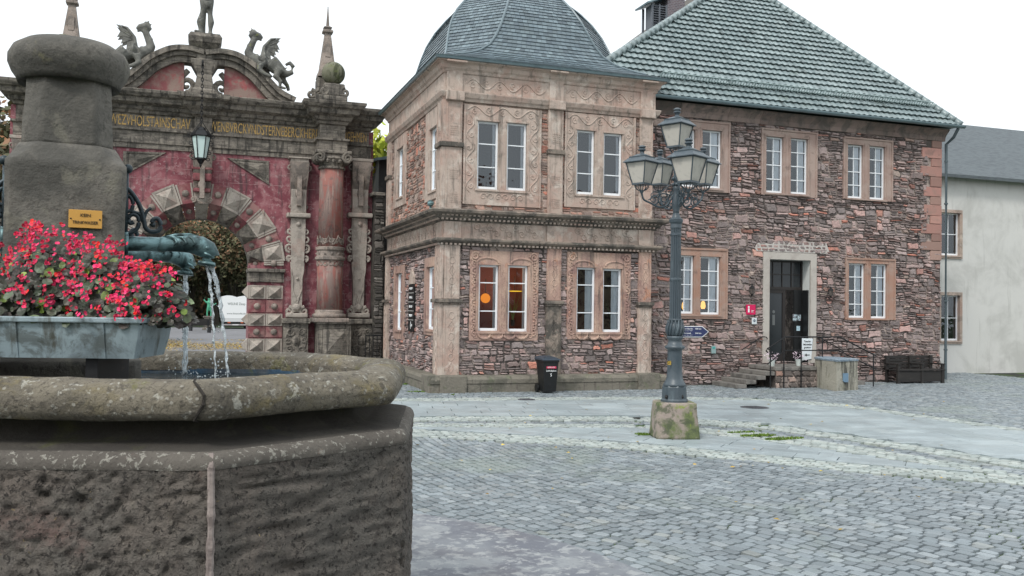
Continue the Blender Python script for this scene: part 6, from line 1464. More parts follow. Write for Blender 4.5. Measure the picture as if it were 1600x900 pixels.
# second spout, on the far side, turned away
an2 = R_(38); fr2 = lambda u, v, n: PF(u*math.cos(an2)-v*math.sin(an2)+.0, u*math.sin(an2)+v*math.cos(an2)+.05, n)
zs2 = onD(280, 398, 5.95).z
L2 = reach(fr2, 296)-HB; spout(fr2, HB+.0, L2, zs2); scrollwork(fr2, HB, zs2+.04)
fr3 = lambda u, v, n: PF(-u, -v, n); spout(fr3, HB-.02, L1, zs1); scrollwork(fr3, HB, zs1+.045)
def jet(fr, x, z, label, v0=.06, n=3):
    b = MB(fr); rj = random.Random(int(x*100)+n)
    for k in range(n):
        a_ = rj.uniform(-.03, .03); pts = []; rs = []; vv = v0+rj.uniform(-.03, .05); zz0 = z-.10
        for i in range(26):
            t = i/25; fall = t*(zz0-1.70); pts.append((x+a_*.7+vv*math.sqrt(max(fall, 0))*1.9+.004*math.sin(i*1.7+k*2), a_+.006*math.sin(i*1.1+k), zz0-fall)); rs.append((.016*(1-.55*t)+.004*math.sin(i*2.3+k))*(1 if k == 0 else .65))
        b.tube(pts, rs, 7)
    for i in range(46):
        t = rj.random(); fall = t*(zz0-1.70); b.ball((x+rj.gauss(0, .012+.02*t)+v0*math.sqrt(fall)*1.9, rj.gauss(0, .015+.02*t), zz0-fall), rj.uniform(.003, .008), 5)
    for i in range(30): a_ = rj.uniform(0, 6.28); r_ = rj.uniform(.01, .12); b.ball((x+v0*1.1+r_*math.cos(a_), r_*math.sin(a_), 1.70+rj.uniform(0, .05)), rj.uniform(.003, .007), 5)
    o = b.build('water_jet', m_jet, smooth=True); o['kind'] = 'thing'; tag(o, label, 'water jet')
jet(fr1, HB+L1-.03, zs1, 'thin curved water jet falling from the nearer bronze fish spout', .05, 2)
jet(fr2, HB+L2-.04, zs2, 'shorter water jet falling from the rear spout behind the red flowers', .0, 5)
jet(fr3, HB+L1-.04, zs1, 'water jet falling from the spout on the far side of the pillar')
# plaque
pq = onD(134, 343, 4.99); u0_, u1_ = -.5, .5
def plx(px): # pixel column -> local x on the pillar's front face
    r = ray(px, 343); o = Vector(PF(0, -HB-.01)[:2]); d = Vector((pca, psa)); 
    A = Matrix(((r.x, -d.x), (r.y, -d.y))).inverted() @ (o-Vector(EYE[:2])); return A[1], A[0]
x1_, t1_ = plx(159.5); x0_, t0_ = plx(107); z1_ = (EYE+ray(135, 329.5)*t1_).z; z0_ = (EYE+ray(135, 357.5)*t1_).z
frp = lambda u, v, n: PF(u, -HB-n, v)
b = MB(frp); b.bbox(x0_, x1_, z0_, z1_, .008, .022, .002); sgn_ = b.build('warning_plaque', M('ochre_enamel_plate', (.62, .34, .08), [('n', 8, .5, .7, (.5, .26, .06), .5)], .45)); tag(sgn_, 'small ochre plaque reading KEIN TRINKWASSER on the fountain pillar', 'sign')
b = MB(frp)
for x in (x0_+.012, x1_-.012): b.ball((x, (z0_+z1_)/2, .022), .005, 8)
b.build('screw', m_iron, sgn_)
cx_ = (x0_+x1_)/2; H_ = z1_-z0_
text('KEIN', 'lettering', m_textk, sgn_, PF(cx_, -HB-.0235, z0_+H_*.70), None, H_*.17, (R_(90), 0, PA), .001)
text('TRINKWASSER', 'lettering', m_textk, sgn_, PF(cx_, -HB-.0235, z0_+H_*.30), (x1_-x0_)*.76, H_*.17, (R_(90), 0, PA), .001)

# planter in front of the pillar
zt_ = onD(180, 500, 4.47).z; zbm = onD(180, 561, 4.5).z
def plx2(px, yl):
    r = ray(px, 520); o = Vector(FL(0, yl)[:2]); d = Vector((fca, fsa)); A = Matrix(((r.x, -d.x), (r.y, -d.y))).inverted() @ (o-Vector(EYE[:2])); return A[1]
PY0, PY1 = -.94, -.43
xr_t, xr_b = plx2(219, PY0+.0), plx2(210, PY0+.04); hl = xr_t; print('planter', hl, zt_, zbm, 'pillar right px target', x1_)
pln = thing('flower_trough', 'long tapered grey zinc flower trough in front of the fountain pillar', 'planter', FL(0, (PY0+PY1)/2, zbm))
def rect(hx, a_, c_, z): return [FL(x, y, z) for x, y in ((-hx, a_), (hx, a_), (hx, c_), (-hx, c_))]
b = MB(); e = hl-xr_b
b.loft([rect(hl-e, PY0+.04, PY1-.04, zbm), rect(hl-e*.5, PY0+.02, PY1-.02, (zbm+zt_)/2), rect(hl-.012, PY0+.008, PY1-.008, zt_-.015), rect(hl-.03, PY0+.03, PY1-.03, zt_-.015), rect(hl-.04, PY0+.03, PY1-.03, zt_-.05)]); b.build('trough', m_zincp, pln)
b = MB(frp); b.xf = lambda u, v, n: FL(u, n, v)
b.bbox(-hl-.012, hl+.012, zt_-.016, zt_+.012, PY0-.012, PY0+.03, .006); b.bbox(-hl-.012, hl+.012, zt_-.016, zt_+.012, PY1-.03, PY1+.012, .006); b.bbox(hl-.03, hl+.012, zt_-.0155, zt_+.0115, PY0+.0305, PY1-.0305, .006); b.bbox(-hl-.012, -hl+.03, zt_-.0155, zt_+.0115, PY0+.0305, PY1-.0305, .006)
b.build('trough_rim', m_zincp, pln)
for k in (-.78, -.30, .30, .78):
    b = MB(); x = hl*k; b.loft([[FL(x-.016, PY0+.036, zbm), FL(x+.016, PY0+.036, zbm), FL(x+.016, PY0+.06, zbm), FL(x-.016, PY0+.06, zbm)], [FL(x-.016, PY0-.004, zt_-.017), FL(x+.016, PY0-.004, zt_-.017), FL(x+.016, PY0+.03, zt_-.017), FL(x-.016, PY0+.03, zt_-.017)]]); b.build('rib', m_zincp, pln)
for x in (-hl*.7, hl*.7): b = MB(lambda u, v, n: FL(u, n, v)); b.box(x-.03, x+.03, 1.55, zbm-.002, PY0+.08, PY1-.02); b.build('support', m_iron, pln)
# begonias: each plant its own thing
def begonia(k, lx_, ly_, w, h, label, nl=640, nf=105):
    r = random.Random(100+k); base = V(FL(lx_, ly_, zt_-.03)); root = thing('begonia', label, 'plant', base, 'red begonias in the zinc trough'); lf = MB(); fl = MB(); sm = MB()
    def inside():
        while True:
            p = V((r.uniform(-1, 1), r.uniform(-1, 1), r.uniform(0, 1)))
            if V((p.x, p.y, p.z*.9)).length < 1: return p
    def disc(mb, c, nrm, s, n, sx=1., fold=.0):
        a_ = nrm.orthogonal().normalized(); a_.rotate(Matrix.Rotation(r.uniform(0, 6.28), 3, nrm)); b_ = nrm.cross(a_)
        mb.add([tuple(c)]+[tuple(c+(a_*math.cos(t)*sx+b_*math.sin(t))*s+nrm*fold*s*(1 if i % 2 else .2)) for i, t in enumerate([2*math.pi*q/n for q in range(n)])], [(0, i+1, (i+1) % n+1) for i in range(n)])
    for i in range(nl):
        p = inside(); q = base+V((fca*p.x*w-fsa*p.y*.27, fsa*p.x*w+fca*p.y*.27, p.z*h*.85)); out_ = V((p.x*.5, p.y-.5, .6+r.uniform(-.4, .5))); nrm = V((fca*out_.x-fsa*out_.y, fsa*out_.x+fca*out_.y, out_.z)).normalized()
        lf.tint(r.random()**1.3); disc(lf, q, nrm, r.uniform(.014, .033), 7, .8, .18)
    for i in range(18):
        p = inside(); q = base+V((fca*p.x*w-fsa*p.y*.15, fsa*p.x*w+fca*p.y*.15, p.z*h*.9)); sm.tube([base+V(((q-base).x*.4, (q-base).y*.4, 0)), base.lerp(q, .6)+V((0, 0, .02)), q], [.004, .003, .002], 4)
    for i in range(nf):
        p = inside(); p.z = (.12+.95*r.random()**.85); rad = math.sqrt(max(0, 1-(p.z*.85)**2)); th = r.uniform(0, 6.28); p.x = math.cos(th)*rad*r.uniform(.3, 1.05); p.y = -abs(math.sin(th))*rad*1.05 if r.random() < .75 else math.sin(th)*rad
        c0 = base+V((fca*p.x*w-fsa*p.y*.29, fsa*p.x*w+fca*p.y*.29, p.z*h)); tt = r.random()
        for j in range(r.randint(2, 5)):
            fl.tint(min(1, max(0, tt+r.uniform(-.15, .15)))); out_ = V((r.uniform(-.7, .7), -1+r.uniform(-.3, .5), r.uniform(-.2, .9))); nrm = V((fca*out_.x-fsa*out_.y, fsa*out_.x+fca*out_.y, out_.z)).normalized()
            disc(fl, c0+V((r.uniform(-.018, .018), r.uniform(-.012, .012), r.uniform(-.018, .018))), nrm, r.uniform(.007, .014), 7, .75, .3)
    lf.build('leaves', m_leaf, root, normals=False)['kind'] = 'stuff'; sm.build('stems', plain('green_stem', (.12, .09, .05)), root, normals=False); fl.build('flowers', m_petal, root, normals=False)['kind'] = 'stuff'
hts = onD(200, 375, 4.7).z-zt_; 
bp = [(.93, .24, .66, 'lowest red begonia at the trough end nearest the water jets'), (.66, .24, .92, 'full red begonia second from the trough end near the jets'), (.36, .24, 1.05, 'tall red begonia in front of the pillar edge and iron bracket'), (.02, .22, .86, 'red begonia in the middle of the trough below the plaque'), (-.28, .22, .95, 'tall red begonia just past the plaque, away from the jets'), (-.58, .22, .8, 'rounded red begonia second from the far trough end'), (-.86, .2, .66, 'lowest red begonia at the far trough end, away from the jets')]
for k, (fx, w_, hh, lb_) in enumerate(bp): begonia(k, fx*hl, (PY0+PY1)/2, w_, hts*hh*1.12, lb_)
# a few tall shoots in front of the pillar
# ================================================================== STREET LAMP
LD = 15.55; LP_ = onZ(1053, 682); LP_ = Vector((LP_.x, LP_.y, 0)); LDp = LP_.dot(_fh)
def lz_(y): return onD(1053, y, LDp).z
def lw_(w): return w/FPX*LDp/2
print('lamp', LP_, LDp, lz_(628), lz_(170))
la = thing('street_lamp', 'blue grey cast iron street lamp with five lanterns on a mossy concrete block', 'street lamp', (LP_.x, LP_.y, 0))
c = (LP_.x, LP_.y)
b = MB(); zc1 = lz_(628)
rings = []
for i in range(14):
    t = i/13; h = (lw_(78)*(1-t)+lw_(68)*t); r_ = []
    for k in range(40):
        a_ = 2*math.pi*k/40; s = 1/max(abs(math.cos(a_+.3)), abs(math.sin(a_+.3)))**.75; q = V((c[0]+h*s*math.cos(a_), c[1]+h*s*math.sin(a_), zc1*t)); o = noise.noise(q*3)*.015+noise.noise(q*14)*.008; r_.append((c[0]+(h*s*.93+o)*math.cos(a_), c[1]+(h*s*.93+o)*math.sin(a_), zc1*t-(.0 if t < 1 else .0)))
    rings.append(r_)
rings.append([(c[0]+(p[0]-c[0])*.94, c[1]+(p[1]-c[1])*.94, zc1+.012) for p in rings[-1]])
b.loft(rings); b.build('concrete_base', m_concr, la, True)
b = MB(); b.lathe([(lw_(44), zc1+.012), (lw_(44), lz_(624)), (lw_(40), lz_(622)), (lw_(39), lz_(604)), (lw_(37), lz_(602))], c, 8, rot=R_(22.5+10)); b.build('foot', m_lamp, la)
b = MB(); prof_ = [(18.5, 603), (17, 599), (14, 594), (12.5, 590), (11.5, 575), (11.2, 548), (11.5, 546), (15.5, 544), (16, 541), (12, 539), (10.5, 534), (10, 531), (13, 528), (12.5, 525)]
b.lathe([(lw_(r*2), lz_(y)) for r, y in prof_], c, 28); b.build('pedestal', m_lamp, la, True)
b = MB(); b.lathe([(lw_(r*2), lz_(y)) for r, y in ((9, 526), (11.5, 522), (13, 515), (12, 507), (8.5, 502), (10.5, 500.5), (10.5, 498))], c, 28)
for k in range(14):
    a_ = 2*math.pi*k/14
    pts = [(c[0]+lw_(2*r)*math.cos(a_+q), c[1]+lw_(2*r)*math.sin(a_+q), lz_(y)) for r, y, q in ((10, 526, -.15), (13, 518, 0), (13.4, 511, .12), (11.5, 504, .2), (12.6, 500, .2))]; b.tube(pts, [.012, .022, .022, .014, .006], 6)
b.build('leaf_vase', m_lamp, la, True)
b = MB(); rings = []
for r, y in ((8.6, 500), (8.3, 490), (8.3, 437)):
    rings.append([(c[0]+(lw_(r*2)+(.008 if k % 3 else -.006))*math.cos(2*math.pi*k/48), c[1]+(lw_(r*2)+(.008 if k % 3 else -.006))*math.sin(2*math.pi*k/48), lz_(y)) for k in range(48)])
b.loft(rings); rings = []
for r, y in ((8.0, 435), (7.4, 380), (7.4, 356)):
    rings.append([(c[0]+(lw_(r*2)+(.007 if k % 3 else -.006))*math.cos(2*math.pi*k/48), c[1]+(lw_(r*2)+(.007 if k % 3 else -.006))*math.sin(2*math.pi*k/48), lz_(y)) for k in range(48)])
b.loft(rings)
b.lathe([(lw_(17), lz_(440)), (lw_(19), lz_(438)), (lw_(19), lz_(435.5)), (lw_(16), lz_(434))], c, 24); b.lathe([(lw_(15), lz_(369)), (lw_(17.5), lz_(368)), (lw_(17.5), lz_(365)), (lw_(15), lz_(364))], c, 24); b.lathe([(lw_(15), lz_(358)), (lw_(18), lz_(356)), (lw_(17), lz_(350)), (lw_(21), lz_(347)), (lw_(22), lz_(343)), (lw_(15), lz_(340)), (lw_(11), lz_(336)), (lw_(9), lz_(331))], c, 24)
b.build('shaft', m_lamp, la)
b = MB(); b.lathe([(lw_(r*2), lz_(y)) for r, y in ((5, 332), (4.5, 330), (6.8, 322), (7.2, 315), (6, 305), (4.5, 298), (5.5, 296), (5.5, 292), (4, 290), (4.5, 283), (5.5, 279), (5.5, 275), (4, 272), (5, 268), (3.5, 262), (5, 257), (4, 250), (3.5, 246), (6.5, 244), (6.5, 241), (5, 240))], c, 20)
for k in range(6): a_ = k*math.pi/3; b.ball((c[0]+.06*math.cos(a_), c[1]+.06*math.sin(a_), lz_(279)), .035, 8); b.ball((c[0]+.06*math.cos(a_), c[1]+.06*math.sin(a_), lz_(288)), .03, 8)
b.build('upper_stem', m_lamp, la, True)
def lantern(cx, cy, z0, s, lab):
    """z0 = bottom of glass"""
    rt_ = thing_part = bpy.data.objects.new('lantern', None); COL.objects.link(rt_); rt_.parent = la; rt_.location = V((cx, cy, z0))-V((LP_.x, LP_.y, 0)); rt_['label'] = lab
    rot = R_(28); cc = (cx, cy)
    def sqr(r, z): return [(cx+r*1.414*math.cos(rot+math.pi/4+k*math.pi/2), cy+r*1.414*math.sin(rot+math.pi/4+k*math.pi/2), z) for k in range(4)]
    b = MB(); b.loft([sqr(.115*s, z0), sqr(.195*s, z0+.37*s)]); b.build('glass', m_lampglass, rt_)
    b = MB()
    for k in range(4): b.tube([sqr(.12*s, z0)[k], sqr(.202*s, z0+.37*s)[k]], .011*s, 5)
    b.loft([sqr(.13*s, z0-.018*s), sqr(.13*s, z0+.012*s)]); b.loft([sqr(.212*s, z0+.365*s), sqr(.212*s, z0+.378*s)]); b.build('frame', m_lamp, rt_)
    b = MB(); b.loft([sqr(.245*s, z0+.376*s), sqr(.245*s, z0+.388*s), sqr(.20*s, z0+.43*s), sqr(.165*s, z0+.465*s), sqr(.168*s, z0+.485*s), sqr(.12*s, z0+.50*s), sqr(.06*s, z0+.535*s)])
    b.lathe([(.05*s, z0+.53*s), (.035*s, z0+.56*s), (.04*s, z0+.585*s), (.065*s, z0+.605*s), (.065*s, z0+.62*s), (.045*s, z0+.64*s), (.066*s, z0+.655*s), (.06*s, z0+.675*s), (.03*s, z0+.69*s)], cc, 14); b.build('hood', m_lamp, rt_)
    b = MB()
    for k in range(8):
        a_ = rot+k*math.pi/4; p = [(cx+r*s*math.cos(a_), cy+r*s*math.sin(a_), z0-h*s) for r, h in ((.13, .015), (.12, .06), (.085, .10), (.035, .12))]; b.tube(p, .008*s, 5)
    b.lathe([(.035*s, z0-.11*s), (.04*s, z0-.13*s), (.025*s, z0-.16*s)], cc, 10); b.build('cage', m_lamp, rt_)
    return z0-.15*s
ztop = lz_(229); lantern(c[0], c[1], ztop, 1.0, 'single top lantern crowning the post')
armL = (lw_(55*2)); AN = [R_(a) for a in (191, 275, 10, 108)]
# arm angles in the camera frame: lateral, depth offsets taken from the photograph
offs = [(-50, -0.05, 287, .98, 'lantern on the arm reaching out toward the pavilion'), (-22, .72, 288, .93, 'rear lantern half hidden behind the post'), (23, -.70, 284, 1.07, 'front lantern nearest the camera, beside the post'), (46, .25, 288, .97, 'outer lantern on the arm away from the pavilion')]
b = MB()
for dx, dd, yb, s, lab in offs:
    D2 = LDp+dd; lat = LP_.dot(_rh)*1.0; lt = ((1051+dx-800)/FPX)*D2; p = _rh*lt+_fh*D2; zg = onD(1051+dx, yb, D2).z
    ze = lantern(p.x, p.y, zg, s, lab)
    d_ = (Vector((p.x, p.y))-Vector(c)); R0_ = d_.length; d_.normalize(); f = lambda u, v, n: (c[0]+d_.x*u-d_.y*n, c[1]+d_.y*u+d_.x*n, v)
    b.xf = lambda u, v, n: (c[0]+d_.x*u-d_.y*n, c[1]+d_.y*u+d_.x*n, v)
    zA = lz_(305); zlow = lz_(322)
    b.tube([(u, v, 0) for u, v in smooth_line([(.06, zA), (.16, zlow+.02), (.30, zlow-.02), (R0_*.75, zlow+.05), (R0_*.94, ze-.12), (R0_, ze)], 5)], .017, 7)
    spiral(b, .22, zlow+.13, .12, 0, .013, 1.7, 1, -math.pi/2); spiral(b, .40, zlow+.11, .095, 0, .012, 1.6, -1, -math.pi/2); spiral(b, .14, zlow+.26, .07, 0, .011, 1.4, 1, math.pi)
    b.tube([(u, v, 0) for u, v in smooth_line([(.05, zA+.2), (.14, zA+.16), (.26, zA+.06), (.36, zlow+.18), (.5, zlow+.10)], 4)], .010, 5)
    b.tube([(u, v, 0) for u, v in smooth_line([(.30, zlow+.22), (.38, zlow+.25), (.45, zlow+.20), (.43, zlow+.14)], 4)], .009, 5)
b.build('arms', m_iron if False else M('dark_blue_iron', (.045, .065, .08), [('n', 10, .5, .66, (.09, .13, .15), .6)], .45, metal=.2), la)
b = MB(); q = onD(1045.5, 567, LDp-.17); b.bbox(q.x-.035, q.x+.035, q.y-.01, q.y+.005, q.z-.035, q.z+.035, .003); b.build('sticker', M('yellow_black_sticker', (.45, .30, .05), [('n', 40, .5, .52, (.02, .02, .02), 1)], .5), la)
b = MB()
for px in (1041, 1066): q = onD(px, 620, LDp-.2); b.ball((q.x, q.y, q.z), .028, 8, (1, 1, 1.4))
b.build('foot_opening', m_bin, la)
# arrow sign on the lamp
sg = thing('direction_sign', 'dark blue arrow shaped distance sign with white writing fixed to the street lamp post', 'sign', (0, 0, 0))
YS_ = LP_.y-.06; a0, a1 = onY(1060, 518, YS_), onY(1107, 518, YS_); z1, z0 = onY(1080, 509.5, YS_).z, onY(1080, 527, YS_).z; sg.location = (a0.x, YS_, z0)
fs = frameY(YS_); xs = a1.x-(a1.x-a0.x)*.22; zm = (z0+z1)/2
def arrowp(d): return [(a0.x+d, z0+d), (xs-d*.4, z0+d), (a1.x-d*1.4, zm), (xs-d*.4, z1-d), (a0.x+d, z1-d)]
b = MB(fs); b.prism(arrowp(0), 0, .012); b.build('board', m_textw, sg); b = MB(fs); b.prism(arrowp(.012), .0125, .015); b.build('face', plain('navy_sign_paint', (.035, .045, .12), .4), sg)
b = MB(fs); b.tube([(a0.x-.10, z0+.04, .0), (a0.x+.08, z0+.04, -.0)], .010, 6); b.tube([(a0.x-.10, z1-.04, 0), (a0.x+.08, z1-.04, 0)], .010, 6); b.build('clamp', m_iron, sg)
H_ = z1-z0; xw = xs-a0.x
for (s_, fx, fz, fw, fh) in (('M-ver-Berlin', .34, .76, .50, .14), ('468 km', .82, .76, .26, .14), ('partner seit 1990', .34, .58, .46, .07), ('Niederstadt', .30, .36, .42, .13), ('344 km', .82, .36, .26, .13), ('partner seit 1977', .34, .18, .46, .07)):
    text(s_, 'lettering', m_textw, sg, (a0.x+xw*(fx), YS_-.016, z0+H_*fz), xw*fw, H_*fh, ext=.0006)

# ================================================================== BIN
YBn = 21.72; bp_ = onY(861, 610, YBn); bn = thing('wheelie_bin', 'black two wheeled rubbish bin with white lettering standing against the pavilion plinth', 'bin', (bp_.x, YBn+.2, 0))
u0, u1 = onY(849, 585, YBn).x, onY(873, 585, YBn).x; zt_ = onY(861, 563, YBn).z; w = u1-u0; u1 = u1-.01
b = MB(); b.loft([[(u0+.05, YBn+.06, .04), (u1-.04, YBn+.06, .04), (u1-.04, YBn+.42, .04), (u0+.05, YBn+.42, .04)], [(u0, YBn, zt_-.05), (u1, YBn, zt_-.05), (u1, YBn+.52, zt_-.05), (u0, YBn+.52, zt_-.05)], [(u0-.02, YBn-.02, zt_-.045), (u1+.02, YBn-.02, zt_-.045), (u1+.02, YBn+.54, zt_-.045), (u0-.02, YBn+.54, zt_-.045)], [(u0-.02, YBn-.02, zt_), (u1+.02, YBn-.02, zt_), (u1+.02, YBn+.54, zt_), (u0-.02, YBn+.54, zt_)]]); b.build('body', m_bin, bn)
b = MB(); b.loft([[(u0-.04, YBn-.04, zt_+.002), (u1+.04, YBn-.04, zt_+.002), (u1+.04, YBn+.56, zt_+.002), (u0-.04, YBn+.56, zt_+.002)], [(u0-.03, YBn-.03, zt_+.03), (u1+.03, YBn-.03, zt_+.03), (u1+.03, YBn+.56, zt_+.06), (u0-.03, YBn+.56, zt_+.06)], [(u0+.06, YBn+.1, zt_+.08), (u1-.06, YBn+.1, zt_+.08), (u1-.06, YBn+.5, zt_+.10), (u0+.06, YBn+.5, zt_+.10)]])
b.tube([(u0, YBn+.60, zt_-.0), (u1, YBn+.60, zt_-.0)], .018, 8); b.build('lid', M('blue_grey_bin_lid', (.04, .055, .075), [], .35), bn)
for x in (u0-.03, u1-.02): b = MB(); b.tube([(x, YBn+.44, .11), (x+.05, YBn+.44, .11)], .11, 18); b.build('wheel', m_bin, bn)
YT = YBn+.012; zc = lambda f: .04+(zt_-.09)*f
b = MB(); b.box(u0+.09, u1-.06, YBn+.000, YBn+.012, zc(.79), zc(.86)); b.build('sticker', plain('pink_red_sticker', (.6, .05, .12)), bn)
text('BÜLLO', 'lettering', m_textw, bn, ((u0+u1)/2+.01, YBn-.001, zc(.825)), w*.45, .038, (R_(94), 0, 0)); text('Schloßplatz', 'lettering', m_textw, bn, ((u0+u1)/2+.01, YBn+.004, zc(.71)), w*.66, .055, (R_(94), 0, 0)); text('5', 'lettering', m_textw, bn, ((u0+u1)/2+.01, YBn+.01, zc(.57)), None, .075, (R_(94), 0, 0))
# ================================================================== STEPS, RAILING
YSt = YH-1.35
st = thing('entrance_steps', 'stone landing with steps and rubble side wall in front of the house door', 'steps', (0, 0, 0))
xL0, xD0, xD1 = onY(1152, 590, YSt).x, onY(1222, 575, YSt).x, onY(1284, 575, YSt).x; zL = DI[2]-.03; st.location = ((xD0+xD1)/2, YSt+.6, 0); print('landing z', zL, xL0, xD0, xD1)
m_step = M('worn_step_stone', (.20, .19, .175), [('n', 3, .45, .6, (.10, .095, .09), .8), ('n', 7, .55, .7, (.3, .27, .25), .5)], .85, [('n', 20, .7, .012)])
b = MB(); b.bbox(xD0-.25, xD1+.05, YSt-.04, YH+.30, zL-.1, zL, .015); b.build('landing', m_step, st)
b = MB(); b.box(xD0-.22, xD1+.02, YSt, YH-.01, -.02, zL-.102); b.build('side_wall', m_mortar, st)
b = MB(frameY(YSt)); masonry(b, xD0-.22, xD1+.02, 0, zL-.11, (), seed=51, course=(.15, .2), w=(.18, .32), dep=(.02, .045), split=False); b.build('stonework', M('rounded_step_stone', None, [('n', 8, .5, .7, (.1, .09, .08), .5)], .9, [('n', 26, .7, .015)], ramp=[(0, (.14, .12, .11)), (.6, (.24, .2, .18)), (.9, (.34, .29, .26)), (1, (.36, .2, .15))]), st, normals=False)
n_ = 4
for k in range(n_):
    zt_ = zL*(n_-k)/(n_+.0)-zL/n_*.0; z1 = zL*(n_-k-1)/n_+zL/n_*.0
    if k == n_-1: pass
for k in range(1, 5):
    zt_ = zL*(1-k/5); x1 = xD0-.25; x0 = x1-(x1-xL0)*k/4.; b = MB(); b.bbox(x0, x1-(x1-xL0)*(k-1)/4.+.02 if k > 1 else x1-.003, YSt-.02+.01*k, YH-.02, max(zt_-zL/5+.002, -.02), zt_, .015); b.build('step', m_step, st)
for k in range(1, 5):
    zt_ = zL*(1-k/5); x0 = xD1+.06; xe = onY(1370, 598, YSt).x; wd = (xe-x0)/4; b = MB(); b.bbox(x0+wd*(k-1)+.002, x0+wd*k, YSt+.5, YH-.02, max(zt_-zL/5-.02, -.02), zt_, .015); b.build('step', m_step, st)
ra = thing('stair_railing', 'thin dark steel handrail along the front edge of the door landing', 'railing', (0, 0, 0)); YR = YSt+.02; ra.location = (xD0, YR, 0)
def rp_(px, py, Y=None): Y = Y or YR; p = onY(px, py, Y); return (p.x, Y, p.z)
b = MB()
b.tube([rp_(1200, 551), rp_(1197, 548), rp_(1199, 545), rp_(1227, 526.5), rp_(1312, 526.5), rp_(1369, 556)], .022, 8); b.build('handrail', m_iron, ra)
b = MB(); b.tube([rp_(1199, 569), rp_(1227, 547.5), rp_(1310, 547.5), rp_(1369, 577)], .018, 8); b.build('lower_rail', m_iron, ra)
for px, ya, zb_ in ((1201, 546, 0.1), (1222, 531, .0), (1249, 527, None), (1282, 527, None), (1361.5, 552, 0)):
    p = rp_(px, ya); z = 0 if zb_ is not None else .0; b = MB(); b.tube([(p[0], YR-.09, z), (p[0], YR-.09, p[2]-.02), (p[0], YR, p[2])], .018, 8); b.build('post', m_iron, ra)
ra2 = thing('wall_handrail', 'thin steel handrail on the house wall above the steps left of the door', 'railing', (0, 0, 0)); Yw = YH-.12; p = rp_(1175, 535, Yw); ra2.location = p
b = MB(); b.tube([rp_(1160, 546, Yw), rp_(1187, 528.5, Yw), rp_(1193, 526, Yw), rp_(1198, 527, Yw), rp_(1199, 530, Yw)], .016, 8); b.build('handrail', m_iron, ra2)
b = MB(); q = rp_(1187, 528, Yw); b.tube([q, (q[0], YH, q[2]-.05)], .010, 6); q = rp_(1163, 544, Yw); b.tube([q, (q[0], YH, q[2]-.05)], .010, 6); b.build('bracket', m_iron, ra2)
ra3 = thing('rear_handrail', 'thin steel handrail on the house wall sloping down right of the door', 'railing', (0, 0, 0)); p = rp_(1290, 535, Yw); ra3.location = p
b = MB(); b.tube([rp_(1276, 526.5, Yw), rp_(1282, 528, Yw), rp_(1311, 544, Yw), rp_(1318, 549, Yw)], .016, 8); b.build('handrail', m_iron, ra3)
b = MB(); q = rp_(1290, 532, Yw); b.tube([q, (q[0], YH, q[2]-.05)], .010, 6); b.build('bracket', m_iron, ra3)
# leaning info board
ib = thing('info_board', 'white leaning sign reading Tourist Information geöffnet with an arrow behind the railing', 'sign', (0, 0, 0)); Yi = YH-.75
P = [onY(x, y, Yi) for x, y in ((1253.5, 563), (1267, 561), (1269.5, 529), (1252, 528.5))]; ib.location = ((P[0].x+P[1].x)/2, Yi, P[0].z)
b = MB(frameY(Yi)); b.prism([(p.x, p.z) for p in P], 0, .02); b.build('panel', M('pale_sign_white', (.72, .77, .8), [('n', 9, .55, .7, (.6, .66, .68), .4)], .5), ib)
cx = sum(p.x for p in P)/4; W_ = P[1].x-P[0].x; z0, z1 = P[0].z, P[3].z
for s_, f in (('Tourist-', .86), ('Information', .72), ('geöffnet', .58)): text(s_, 'lettering', m_textk, ib, (cx+.01, Yi-.023, z0+(z1-z0)*f), W_*(.8 if s_ != 'Information' else .95), (z1-z0)*.085)
b = MB(frameY(Yi)); za = z0+(z1-z0)*.24; b.box(cx-.03, cx+.09, za-.012, za+.012, .021, .024); b.prism([(cx-.10, za), (cx-.02, za+.045), (cx-.02, za-.045)], .021, .024); b.build('arrow', m_textk, ib)
b = MB(frameY(Yi)); b.tube([(P[1].x+.01, P[1].z-.03, -.02), (P[2].x+.03, P[2].z+.02, -.02)], .014, 6); b.tube([(P[1].x-.3, P[1].z-.02, -.05), (P[1].x+.05, P[1].z-.02, -.05)], .02, 6); b.build('stand', m_iron, ib)
# flower pots on the landing
def fpot(px, py, label, n):
    Yp = YH-.9; p = onY(px, py, Yp); t = thing('flower_pot', label, 'plant pot', tuple(p), 'white flower pots at the door'); b = MB(); z = zL; b.lathe([(.07, z), (.10, z+.17), (.105, z+.19), (.09, z+.19), (.08, z+.15)], (p.x, Yp), 16); b.build('pot', M('glazed_white_pot', (.6, .66, .64), [], .35), t)
    b = MB(); r = random.Random(n); 
    for i in range(60):
        a = V((r.uniform(-.20, .2), r.uniform(-.12, .12), r.uniform(.18, .42))); s = r.uniform(.02, .04); q = V((p.x, Yp, z))+a; u_ = V((r.uniform(-1, 1), r.uniform(-1, 1), r.uniform(-1, 1))).normalized(); c_ = u_.orthogonal().normalized()*s*.5; u_ = u_*s; b.add([tuple(q-u_), tuple(q+c_), tuple(q+u_), tuple(q-c_)], [(0, 1, 2, 3)])
    b.build('flowers', plain('pale_mauve_petal', (.62, .5, .58)), t, normals=False)
fpot(1206, 562, 'small white pot with pale flowers at the top of the steps', 1); fpot(1248, 562, 'small white pot with mauve flowers beside the leaning sign', 2)
